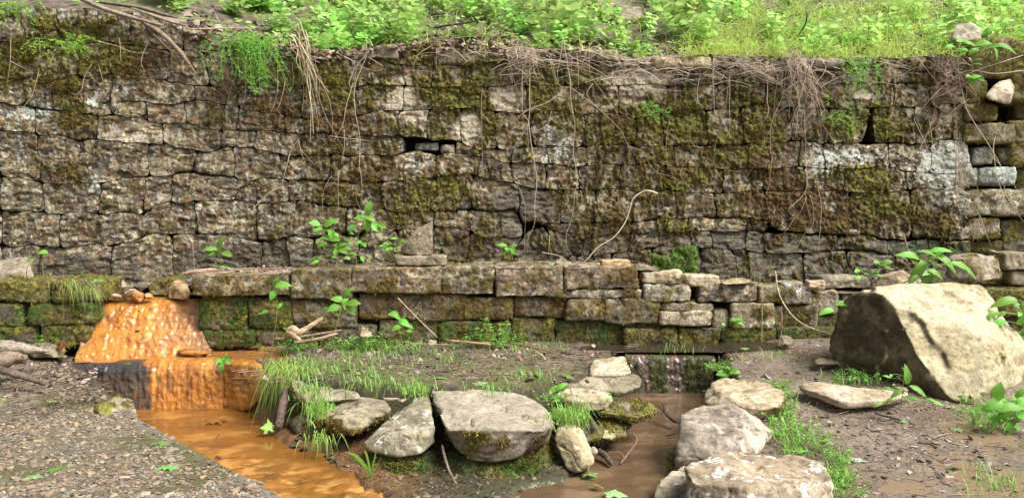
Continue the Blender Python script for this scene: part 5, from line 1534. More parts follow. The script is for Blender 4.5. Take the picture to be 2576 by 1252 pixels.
plant('jewelweed_plant', 'slim plant at the foot of the ledge wall, nearest to the orange fall', (684, 862), [(692, 709, 22, 80), (712, 717, 28, 10), (686, 743, 20, 240), (704, 768, 12), (665, 785, 12), (655, 788, 10), (700, 740, 12)], PW(684, 862, LW - 0.07)[1], rad=0.003, tall=(690, 720))
plant('jewelweed_plant', 'broad-leaved plant at the foot of the ledge wall above a broken branch', (830, 862), [(871, 736, 28, 60), (849, 753, 24, 160), (869, 756, 18), (839, 775, 26, 190), (889, 762, 26, 10), (879, 775, 30, -40), (849, 793, 16), (820, 775, 12)], PW(830, 862, LW - 0.12)[1], tall=(862, 752))
plant('jewelweed_plant', 'small plant with layered leaves by a dry stalk leaning on the ledge wall', (1012, 858), [(989, 791, 20, 170), (1001, 798, 17), (1016, 811, 24, -20), (1029, 818, 16, -10), (997, 826, 18, 200), (1016, 797, 14), (1008, 836, 14), (1030, 832, 12)], PW(1012, 858, LW - 0.12)[1], rad=0.003)
plant('jewelweed_plant', 'large plant with long blue-green toothed leaves standing behind the huge boulder', (2338, 730), [(2294, 640, 46, 150), (2310, 680, 50, 225), (2366, 628, 38, 15), (2334, 634, 36, 150), (2383, 655, 50, -28), (2432, 675, 58, -20), (2358, 686, 34, -15), (2336, 683, 26), (2342, 652, 16), (2320, 656, 16), (2355, 665, 20), (2332, 700, 26, 200), (2352, 706, 26, -20), (2300, 700, 26, 200), (2350, 645, 24, 60)], 5.95, meshes=LONG, rad=0.007, tall=(2348, 640))
plant('jewelweed_plant', 'thin plant with scattered small leaves between the stacked stones and the large-leaved plant', (2165, 728), [(2158, 679, 16), (2158, 697, 16), (2206, 661, 16, 170), (2219, 666, 15), (2233, 659, 19, 20), (2234, 674, 12), (2195, 682, 11), (2205, 685, 13), (2212, 692, 11), (2180, 690, 10)], 6.5, rad=0.0025)
plant('jewelweed_plant', 'plant with large pale green leaves at the right edge behind the huge boulder', (2575, 860), [(2532, 755, 46, 178), (2572, 776, 40, 120), (2497, 791, 22, 200), (2522, 788, 20), (2512, 811, 26, 190), (2562, 846, 30, 200), (2567, 786, 22), (2586, 800, 40, 40), (2600, 760, 40, 20), (2590, 830, 30)], 5.6, meshes=LONG[1:] + LEAVES[:1], rad=0.006)
plant('jewelweed_plant', 'two big leaves reaching out from the left side of the huge boulder', (2122, 812), [(2125, 762, 32, 10), (2082, 780, 30, 178), (2104, 850, 16, 180)], 5.75, meshes=LONG[1:], rad=0.003)
plant('weed_plant', 'leafy weed in front of the dark side of the huge boulder with thin flowering stalks', (2268, 1012), [(2258, 986, 26, 200), (2312, 981, 34, -25), (2284, 945, 34, 95), (2287, 1006, 18, -30), (2236, 1006, 14), (2210, 1016, 18, 190), (2242, 943, 12), (2278, 928, 14, -20), (2362, 1013, 18, 0), (2342, 1003, 16), (2250, 966, 12), (2232, 946, 14, 150), (2262, 948, 10), (2300, 1000, 18)], 4.72, meshes=LONG, rad=0.0025, tall=(2275, 930))
plant('weed_plant', 'dense clump of broad green leaves at the right edge in front of the huge boulder', (2535, 1088), [(2510, 985, 36, 80), (2502, 1016, 34, 200), (2512, 1052, 30, 200), (2527, 1046, 34, 220), (2537, 1082, 30, 250), (2562, 1076, 30, -30), (2557, 1041, 42, -20), (2482, 1026, 40, 160), (2547, 1021, 44, 20), (2576, 1010, 40, 30), (2570, 985, 30, 60), (2590, 1050, 40), (2530, 1005, 30, 120), (2545, 1062, 30), (2495, 1046, 24), (2580, 1090, 30), (2560, 1000, 30), (2525, 1028, 30)], 4.55, meshes=LONG[1:] + LEAVES[:1])
plant('clover_plant', 'round-leaved weed beside the right end of the largest flat-topped slab', (1410, 1040), [(1396, 976, 22, 180), (1410, 971, 20, 40), (1403, 1006, 18), (1421, 998, 18), (1395, 996, 16), (1423, 976, 14), (1413, 1041, 34, 0), (1396, 1046, 24, 190), (1428, 1008, 14), (1386, 986, 12)], 4.75, rad=0.0025)
plant('weed_plant', 'small oval-leaved weed at the left end of the cream rock below the spillway', (1840, 950), [(1815, 940, 20, 180), (1832, 925, 14), (1850, 935, 18, 10), (1842, 912, 12), (1825, 945, 14)], 5.55, rad=0.0025)
plant('clover_plant', 'tiny round-leaved weed at the lip of the orange fall', (240, 742), [(236, 706, 15, 180), (250, 704, 14, 10), (249, 747, 12)], float(PW(240, 742, LW - 0.03)[1]), rad=0.002)
plant('weed_plant', 'small round-leaved weed on the mossy stacked block left of the huge boulder', (1855, 835), [(1845, 805, 14, 180), (1856, 803, 14, 20), (1862, 812, 12), (1820, 816, 10)], float(PW(1850, 825, LW - 0.06)[1]), rad=0.002)
plant('weed_plant', 'twin leaf pair on the ledge wall top near a broken stone right of the outlet', (1382, 668), [(1390, 664, 9), (1398, 668, 9), (1385, 662, 7)], YL(1382, 0.1), rad=0.002)
plant('ivy_sprig', 'green leafy sprig hanging over the right wall of the orange basin', (565, 930), [(548, 905, 18, 160), (560, 912, 20, 250), (572, 908, 18, -20), (556, 925, 18, 260), (566, 898, 14, 80)], 5.55, rad=0.002)
plant('jewelweed_plant', 'leafy plant hanging at the top right corner among dead vines', (2440, 205), [(2390, 118, 20, 180), (2417, 105, 22), (2440, 108, 26, 0), (2475, 112, 26, 10), (2500, 118, 20), (2420, 125, 22), (2450, 128, 20, 200), (2505, 135, 26, -60), (2535, 118, 36, -10), (2456, 150, 18), (2460, 162, 14), (2440, 195, 20, 170), (2456, 193, 18, 20), (2448, 206, 16, 240), (2468, 200, 14)], float(PW(2440, 160, -0.12)[1]), tall=(2460, 110))


# little weeds at the foot of the walls: one mesh of many small leaves each
def small_leaf(q, d, nrm, s, w=0.6):
    R = frame(d, nrm)
    t = [(0, 0, 0), (0.28 * w, 0.35, 0.06), (0.3 * w, 0.7, 0.02), (0, 1, -0.1), (-0.3 * w, 0.7, 0.02), (-0.28 * w, 0.35, 0.06)]
    return q + (np.array(t) * s) @ R.T


SLF = [np.array([[0, 1, 2, 5], [5, 2, 4, 5]])[:1] * 0]
QF = np.array([[0, 1, 2, 3], [0, 3, 4, 5]])


def weed_mesh(seed, n_stems=6, h=0.10, leaf=0.02, spread=0.05, col=(0.20, 0.42, 0.07), pairs=5, w=0.75, face=0.4):
    r = np.random.default_rng(seed)
    bag = Bag()
    for _ in range(n_stems):
        a = r.uniform(0, 2 * math.pi)
        b = np.array([math.cos(a), math.sin(a), 0]) * spread * r.uniform(0, 0.6)
        tip = b + np.array([math.cos(a) * spread * r.uniform(0.3, 1.2), math.sin(a) * spread * r.uniform(0.3, 1.2), h * r.uniform(0.5, 1.1)])
        s = spline([b, b * 0.5 + tip * 0.5 + r.normal(size=3) * 0.01, tip], 7)
        bag.add(*tube(s, 0.0014, 3), (0.2, 0.27, 0.07))
        for k in range(pairs):
            q = s[min(6, 2 + k)] if pairs <= 5 else s[int(r.integers(1, 7))]
            for sg in (0, math.pi):
                th = a + sg + r.normal() * 0.6 + k * 1.3
                d = np.array([math.cos(th), math.sin(th), r.uniform(-0.1, 0.5)])
                nrm = np.array([r.normal() * 0.35, -face + r.normal() * 0.3, 0.8])
                cc = np.array(col) * r.uniform(0.75, 1.25)
                bag.add(small_leaf(q, d, nrm, leaf * r.uniform(0.6, 1.2), w), QF, cc)
    return bag.geo()


def weed_data(name, *a, **k):
    V, F, C = weed_mesh(*a, **k)
    return mesh_data(name, V, F, M_COVER, C, None)


WEEDS = [weed_data('chickweed', 1, 8, 0.11, 0.022, 0.08), weed_data('chickweed', 2, 10, 0.08, 0.020, 0.09), weed_data('chickweed', 3, 7, 0.16, 0.02, 0.06), weed_data('chickweed', 4, 6, 0.05, 0.024, 0.06)]


def put(me, name, q, s, rz, label=None, cat=None, group=None, tilt=0.0):
    o = bpy.data.objects.new(name, me)
    COL.objects.link(o)
    o.location = tuple(q)
    o.scale = (s, s, s)
    o.rotation_euler = (tilt, 0, rz)
    return tag(o, label, cat, group)


def on_ground(px, py):
    """point of the ground seen at a pixel"""
    z = 0.0
    for _ in range(4):
        q = PZ(px, py, z)
        z = float(ground_z(q[0], q[1])[0])
    return PZ(px, py, z)


r = np.random.default_rng(5)
for (x, y, s, k) in [(690, 850, 1.1, 0), (715, 842, 1.0, 2), (740, 800, 1.3, 2), (735, 848, 1.0, 1), (760, 850, .9, 0), (800, 852, 1., 1), (868, 846, 1., 1), (885, 840, 1.2, 0), (905, 846, 1.2, 1), (930, 842, 1.3, 0), (955, 850, 1.1, 1), (980, 846, 1.2, 3), (1040, 852, 1., 1), (1150, 852, 1., 1), (1180, 850, 1.2, 0), (1205, 846, 1.5, 2), (1235, 848, 1.3, 0), (1255, 840, 1.5, 2), (1280, 850, 1.2, 1), (1300, 852, 1., 0), (1240, 858, 1.1, 1), (850, 862, .8, 3)]:
    q = PW(x, 858, LW - 0.12 - 0.05 * r.random())
    q[2] = ground_z(q[0], q[1])[0]
    put(WEEDS[k], 'chickweed', q, s * r.uniform(0.9, 1.2), r.uniform(0, 6), 'low bright green chickweed with tiny leaves at the foot of the ledge wall', 'plant', 'chickweed along the foot of the ledge wall')
for (x, y, s, k) in [(70, 858, 1., 1), (85, 848, 1.1, 2), (40, 858, .8, 3), (100, 852, .8, 0)]:
    q = PW(x, 858, LW - 0.12)
    q[2] = ground_z(q[0], q[1])[0]
    put(WEEDS[k], 'chickweed', q, s, r.uniform(0, 6), 'low chickweed in front of the left stub wall behind the driftwood', 'plant', 'chickweed at the left stub wall')
for (x, y, s, k) in [(790, 672, .5, 3), (850, 676, .6, 3), (870, 672, .7, 1), (905, 674, .6, 3), (925, 674, .6, 1), (945, 672, .5, 3), (590, 690, .4, 3), (610, 688, .35, 3), (460, 700, .4, 3), (190, 702, .7, 2), (170, 704, .6, 1), (98, 706, .6, 1), (85, 702, .5, 3)]:
    q = PW(x, y, LW + 0.2)
    q[2] = ledge_z(q[0]) + 0.0
    put(WEEDS[k], 'chickweed', q, s * 1.2, r.uniform(0, 6), 'tiny green seedling in the leaf litter on the ledge', 'plant', 'seedlings on the ledge')
for (x, y, s, k) in [(1950, 985, 1., 1), (1965, 1010, 1.1, 0), (1945, 1045, 1., 1), (1970, 1050, 1., 0), (1985, 1075, 1.1, 1), (1965, 1100, .9, 0), (2000, 1100, 1.1, 1), (1985, 1130, 1.1, 0), (2010, 1140, .9, 3), (2060, 1130, 1., 0), (2090, 1150, .9, 1), (2110, 1170, 1., 0), (2100, 1200, 1.2, 1), (2120, 1225, 1., 0), (2135, 1245, 1.1, 1), (2150, 945, 1., 1), (2130, 960, .9, 3), (2175, 965, 1., 0), (2200, 958, .9, 1), (2235, 985, .8, 3), (1830, 945, 1., 1), (1800, 930, .8, 3), (2080, 1110, .8, 3), (1940, 990, 1.0, 0), (1975, 970, .7, 3), (1520, 1010, .6, 3), (1540, 995, .6, 3), (1420, 1060, .9, 1), (1380, 1010, .8, 1), (2450, 1060, 1.1, 1), (2480, 1085, 1.2, 0), (2430, 1010, .8, 3), (2110, 945, .7, 3)]:
    q = on_ground(x, y)
    put(WEEDS[k], 'chickweed', q, s * r.uniform(0.8, 1.1), r.uniform(0, 6), 'small green weed among the rocks on the right bank of the brown stream', 'plant', 'weeds among the rocks on the right')

# ------------------------------------------------------------------ plants on the bank: individuals and a ground cover behind them
BANK = [weed_data('bank_jewelweed', 21, 5, 0.34, 0.085, 0.12, (0.36, 0.56, 0.17), 5, 1.0, 0.8), weed_data('bank_jewelweed', 22, 6, 0.26, 0.075, 0.13, (0.30, 0.52, 0.14), 4, 1.05, 0.8), weed_data('bank_jewelweed', 23, 4, 0.42, 0.095, 0.10, (0.40, 0.58, 0.20), 5, 1.0, 0.8), weed_data('bank_jewelweed', 24, 7, 0.20, 0.065, 0.14, (0.28, 0.50, 0.12), 4, 1.05, 0.8)]
r = np.random.default_rng(9)
n = 0
while n < 285:
    px = r.uniform(330, 2760)
    dens = np.interp(px, [330, 620, 700, 1450, 1500, 1640, 1750, 2000, 2350, 2500], [.5, .65, 1, 1, .6, .6, .7, .35, .35, .8])
    if r.random() > dens:
        continue
    o = 0.16 + r.random() ** 1.3 * 1.9
    if px < 700:
        o += 0.35
    x = PW(px, 100, o)[0]
    z = float(hill_z(np.array([x]), np.array([o]))[0])
    put(BANK[r.integers(4)], 'jewelweed_plant', (x, W0 + WS * x + o, z - 0.02), r.uniform(0.75, 1.15), r.uniform(0, 6.28), 'bright green jewelweed plant crowding the bank above the wall', 'plant', 'jewelweed covering the bank')
    n += 1
bag = Bag()
for _ in range(5000):
    px = r.uniform(0, 2800)
    o = 0.1 + r.random() * 2.4
    if r.random() > np.interp(px, [380, 650, 760, 1450, 1500, 1630, 1700, 2560], [.3, .5, 1, 1, .35, .35, 1, 1]) * (0.35 if o < 0.35 and px < 1350 else 1):
        continue
    x = PW(px, 100, o)[0]
    q = np.array([x, W0 + WS * x + o, float(hill_z(np.array([x]), np.array([o]))[0]) + r.uniform(0.0, 0.14)])
    th = r.uniform(0, 6.28)
    bag.add(small_leaf(q, np.array([math.cos(th), math.sin(th), r.uniform(-0.2, 0.4)]), np.array([r.normal() * .3, -.7 + r.normal() * .3, .8]), r.uniform(0.03, 0.07), 1.0), QF, np.array([0.28, 0.50, 0.12]) * r.uniform(0.7, 1.3))
tag(bag.build('ground_cover', M_COVER, None, (0, 7.8, 2.7)), 'carpet of small bright leaves covering the bank above the wall', 'ground cover', None, 'stuff')


# ------------------------------------------------------------------ grass
def blade(bag, q, h, lean, col, w=0.0035, seg=4, droop=0.5):
    t = np.linspace(0, 1, seg + 1)
    lean = np.asarray(lean, float)
    up = np.array([0, 0, 1.0])
    pts = q + (up * (t - droop * t ** 2.2)[:, None] + lean * (t ** 1.6)[:, None]) * h
    side = np.cross(lean + up * 0.2 + 1e-3, up)
    side /= np.linalg.norm(side) + 1e-9
    side = side * 0.6 + np.array([0.7, 0, 0]) * (1 if side[0] > 0 else -1)
    ww = (w * (1 - t ** 2 * 0.95))[:, None]
    V = np.empty(((seg + 1) * 2, 3))
    V[0::2] = pts - side * ww
    V[1::2] = pts + side * ww
    bag.add(V, grid_faces(seg + 1, 2), np.asarray(col))


r = np.random.default_rng(31)
bag = Bag()
GR = [(850, 935, 130, 24, 230), (760, 925, 80, 20, 200), (950, 965, 90, 26, 170), (920, 890, 70, 25, 180), (1010, 880, 60, 20, 160), (880, 865, 70, 16, 220), (1120, 905, 60, 20, 70), (1050, 985, 40, 16, 120), (1240, 985, 60, 10, 50), (1350, 950, 60, 12, 60), (1430, 1050, 40, 30, 160), (1900, 1010, 40, 20, 50), (1970, 1050, 30, 60, 260), (2010, 1120, 40, 40, 200), (2110, 1200, 30, 50, 260), (2480, 1040, 60, 40, 160), (2500, 1220, 60, 30, 110), (2120, 960, 60, 14, 90), (1950, 900, 60, 14, 40), (1330, 880, 100, 12, 60), (800, 1035, 25, 25, 120), (780, 985, 40, 14, 90), (1700, 880, 60, 8, 30)]
for cx, cy, rx, ry, cnt in GR:
    for _ in range(cnt):
        px, py = cx + r.normal() * rx * 0.6, cy + r.normal() * ry * 0.6
        q = on_ground(px, max(py, 866))
        a = r.uniform(0, 6.28)
        blade(bag, q, r.uniform(0.03, 0.11), np.array([math.cos(a), math.sin(a) - 0.2, 0]) * r.uniform(0.2, 0.8), np.array([0.24, 0.42, 0.085]) * r.uniform(0.65, 1.25) * np.array([r.uniform(0.8, 1.2), 1, 1]), r.uniform(0.0016, 0.003), 3, r.uniform(0.1, 0.55))
tag(bag.build('grass', M_GRASS, None, (-1, 5.2, 0)), 'short sparse green grass on the muddy terrace and between the rocks', 'grass', None, 'stuff')


def grass_tuft(label, roots, n, h, lean, seed, group=None, w=0.003, col=(0.22, 0.40, 0.075), droop=0.9):
    rr = np.random.default_rng(seed)
    bg = Bag()
    for _ in range(n):
        b = roots[rr.integers(len(roots))] + rr.normal(size=3) * np.array([0.05, 0.05, 0.01])
        l = np.array(lean) + rr.normal(size=3) * np.array([0.28, 0.22, 0])
        blade(bg, b, h * rr.uniform(0.5, 1.15), l, np.array(col) * rr.uniform(0.6, 1.35) * np.array([rr.uniform(0.85, 1.2), 1, 1]), w * rr.uniform(0.6, 1.1), 6, droop * rr.uniform(0.7, 1.25))
    return tag(bg.build('grass_tuft', M_GRASS, None, roots[0]), label, 'grass tuft', group)


rootsA = [P(x, y, Y) for x, y, Y in [(715, 934, 5.3), (728, 938, 5.24), (700, 930, 5.36), (740, 944, 5.18), (722, 926, 5.35)]]
grass_tuft('long pale green grass draped over the terrace edge towards the orange stream', rootsA, 260, 0.32, (-0.10, -0.38, 0), 3, droop=1.75, w=0.0026, col=(0.26, 0.42, 0.10))
grass_tuft('grass tuft drooping in front of the dark earth bank beside the leaning log', [P(800, 1020, 4.95), P(785, 1010, 4.98), P(815, 1030, 4.9)], 90, 0.24, (0.05, -0.45, 0), 4, droop=1.5)
grass_tuft('small pine-like grass tuft hanging just above the orange stream below the shaggy slab', [P(815, 1098, 4.55), P(822, 1102, 4.55)], 50, 0.15, (0.1, -0.5, 0), 6, droop=1.5)
grass_tuft('grass tuft sprouting beside the pale upright stone under the round-leaved weed', [P(1440, 1050, 4.62), P(1425, 1045, 4.65), P(1455, 1055, 4.62)], 90, 0.2, (0.2, -0.4, 0), 7, droop=1.1)
grass_tuft('green fern-like grass mound on the right end of the dark spillway', [P(1815, 920, 5.95), P(1830, 915, 5.95), P(1805, 925, 5.92)], 120, 0.10, (0, -0.5, 0), 8, droop=0.9, w=0.0022)
grass_tuft('thin grass tuft at the bottom right corner in the wet mud', [P(2480, 1235, 3.95), P(2510, 1240, 3.95), P(2540, 1250, 3.9)], 60, 0.15, (-0.2, -0.2, 0), 9, droop=0.5)
grass_tuft('grass with long straw-coloured stalks hanging from the left stub wall beside the orange fall', [PW(170, 720, LW - 0.08), PW(200, 730, LW - 0.09), PW(225, 740, LW - 0.1)], 120, 0.26, (0.35, -0.25, 0), 10, droop=1.35, w=0.002, col=(0.26, 0.36, 0.10))
bg = Bag()
rr = np.random.default_rng(12)
b0 = P(935, 1200, 4.12)
for (x, y) in [(868, 1136), (885, 1150), (880, 1158), (960, 1110), (1000, 1112), (948, 1150), (938, 1198), (915, 1130), (905, 1175)]:
    tip = P(x, y, 4.1 + rr.normal() * 0.05)
    mid = (b0 + tip) / 2 + np.array([0, -0.02, 0.05])
    s = spline([b0, mid, tip], 9)
    t = np.linspace(0, 1, 9)
    w = 0.009 * np.sin(np.pi * np.clip(t * 0.9 + 0.1, 0, 1)) ** 0.8
    V = np.empty((18, 3))
    V[0::2] = s - np.array([0.5, 0, 0.8]) * w[:, None]
    V[1::2] = s + np.array([0.5, 0, 0.8]) * w[:, None]
    bg.add(V, grid_faces(9, 2), np.array([0.2, 0.42, 0.07]) * rr.uniform(0.8, 1.2))
tag(bg.build('grass_plant', M_GRASS, None, b0), 'broad-bladed green grass plant in front of the wedge-shaped slab at the water line', 'grass')

bag = Bag()
for _ in range(420):
    px = r.choice([r.uniform(1650, 2000), r.uniform(500, 2540)], p=[.45, .55])
    o = 0.1 + r.random() * 1.6
    x = PW(px, 100, o)[0]
    q = np.array([x, W0 + WS * x + o, float(hill_z(np.array([x]), np.array([o]))[0])])
    L = r.uniform(0.15, 0.55)
    a = r.normal() * 0.9
    d = np.array([math.sin(a), r.normal() * 0.3, abs(math.cos(a)) * r.uniform(0.3, 1.0)])
    bag.add(*tube(spline(np.array([q, q + d * L * 0.5 + [0, 0, 0.03], q + d * L + np.array([r.normal() * 0.05, -0.03, -0.05])]), 7), r.uniform(0.0014, 0.003), 3), np.array([0.50, 0.42, 0.33]) * r.uniform(0.6, 1.25))
tag(bag.build('dry_stems', M_STEM, None, (1, 7.8, 2.7)), 'pale dead stems standing among the plants on the bank', 'stems', None, 'stuff')

# bedstraw on the right bank: fine yellow-green stems with whorls, one mass
bag = Bag()
for _ in range(4300):
    px = r.uniform(1720, 2780) if r.random() < 0.93 else r.uniform(640, 1700)
    o = 0.03 + r.random() ** 1.4 * 1.5
    x = PW(px, 130, o)[0]
    q = np.array([x, W0 + WS * x + o, float(hill_z(np.array([x]), np.array([o]))[0]) + 0.01])
    a = r.uniform(0, 6.28)
    blade(bag, q, r.uniform(0.12, 0.34), np.array([math.cos(a), math.sin(a) - 0.5, 0]) * r.uniform(0.3, 1.1), np.array([0.44, 0.58, 0.13]) * r.uniform(0.65, 1.25), r.uniform(0.002, 0.0045), 4, r.uniform(0.3, 0.95))
    if r.random() < 0.75:
        for _k in range(4):
            th = r.uniform(0, 6.28)
            qq = q + np.array([r.normal() * 0.05, r.normal() * 0.05, r.uniform(0.05, 0.2)])
            bag.add(small_leaf(qq, np.array([math.cos(th), math.sin(th), 0.1]), np.array([0, -.3, .9]), r.uniform(0.015, 0.035), 0.5), QF, np.array([0.42, 0.58, 0.14]) * r.uniform(0.7, 1.3))
tag(bag.build('bedstraw', M_GRASS, None, (2.5, 7.6, 2.7)), 'yellow-green mass of fine bedstraw spilling over the top right of the wall', 'grass', None, 'stuff')


def bedstraw_clump(label, roots, n, drop, seed, spread=0.2):
    rr = np.random.default_rng(seed)
    bg = Bag()
    for _ in range(n):
        b = np.array(roots[rr.integers(len(roots))]) + rr.normal(size=3) * np.array([0.06, 0.03, 0.03])
        L = drop * rr.uniform(0.3, 1.1)
        tip = b + np.array([rr.normal() * spread, -0.10 - 0.06 * rr.random(), -L])
        mid = b + (tip - b) * 0.4 + np.array([rr.normal() * 0.05, -0.08, 0.03])
        s = spline([b, mid, tip], 9)
        cc = np.array([0.20, 0.40, 0.05]) * rr.uniform(0.7, 1.3)
        bg.add(*tube(s, 0.0016, 3), cc)
        for k in range(1, 9):
            for _w in range(4):
                th = rr.uniform(0, 6.28)
                bg.add(small_leaf(s[k], np.array([math.cos(th), math.sin(th) * 0.6 - .3, rr.normal() * 0.5]), np.array([0, -.8, .5]), rr.uniform(0.012, 0.024), 0.4), QF, cc * rr.uniform(0.8, 1.3))
    return tag(bg.build('bedstraw_clump', M_GRASS, None, roots[0]), label, 'plant')


bedstraw_clump('bright green tangle of bedstraw hanging over the wall left of the dry stalks', [PW(x, y, -0.06) for x, y in [(580, 90), (600, 95), (620, 92), (645, 98), (670, 100), (690, 105)]], 95, 0.42, 1, 0.13)
bedstraw_clump('green bedstraw strand hanging over the wall top, right of the big vine bundle', [PW(x, y, -0.06) for x, y in [(2140, 150), (2170, 160), (2190, 155)]], 26, 0.40, 2, 0.05)
bedstraw_clump('small pale green bedstraw tangle on the mossy stones at the top left', [PW(x, y, -0.1) for x, y in [(40, 20), (70, 30), (60, 10)]], 22, 0.2, 3, 0.12)
bedstraw_clump('yellow-green bedstraw lying on the mossy stones at the top left', [PW(x, y, -0.12) for x, y in [(150, 105), (180, 110), (210, 112)]], 24, 0.12, 4, 0.14)
bedstraw_clump('small green sprig creeping on the wall above the pale patch right of centre', [PW(x, y, -0.08) for x, y in [(1632, 270), (1640, 275)]], 10, 0.12, 5, 0.05)
bedstraw_clump('trailing green sprig on the mossy stones left of the triangular hole', [PW(x, y, -0.08) for x, y in [(2080, 260), (2095, 290)]], 14, 0.22, 6, 0.06)


# ------------------------------------------------------------------ dead roots and vines on the wall
def cr(L, ox, oy=95.8, k=0.2552):
    return [(ox + a * k, oy + b * k) for a, b in L]


def root_geo(px_pts, off0=-0.06, rad=0.003, seed=0, taper=0.3, plane_off=0.0, sides=5):
    r = np.random.default_rng(seed)
    pts = []
    n = len(px_pts)
    o = off0
    for i, (x, y) in enumerate(px_pts):
        o = np.clip(o + r.normal() * 0.015, off0 - 0.05, off0 + 0.015)
        pts.append(PW(x, y, plane_off + o))
    s = spline(np.array(pts), max(8, n * 5))
    s = s + 0.006 * np.stack([perlin(s * 9 + seed), perlin(s * 9 + seed + 7), np.zeros(len(s))], 1)
    t = np.linspace(0, 1, len(s))
    return tube(s, rad * (1 - t * (1 - taper)), sides)


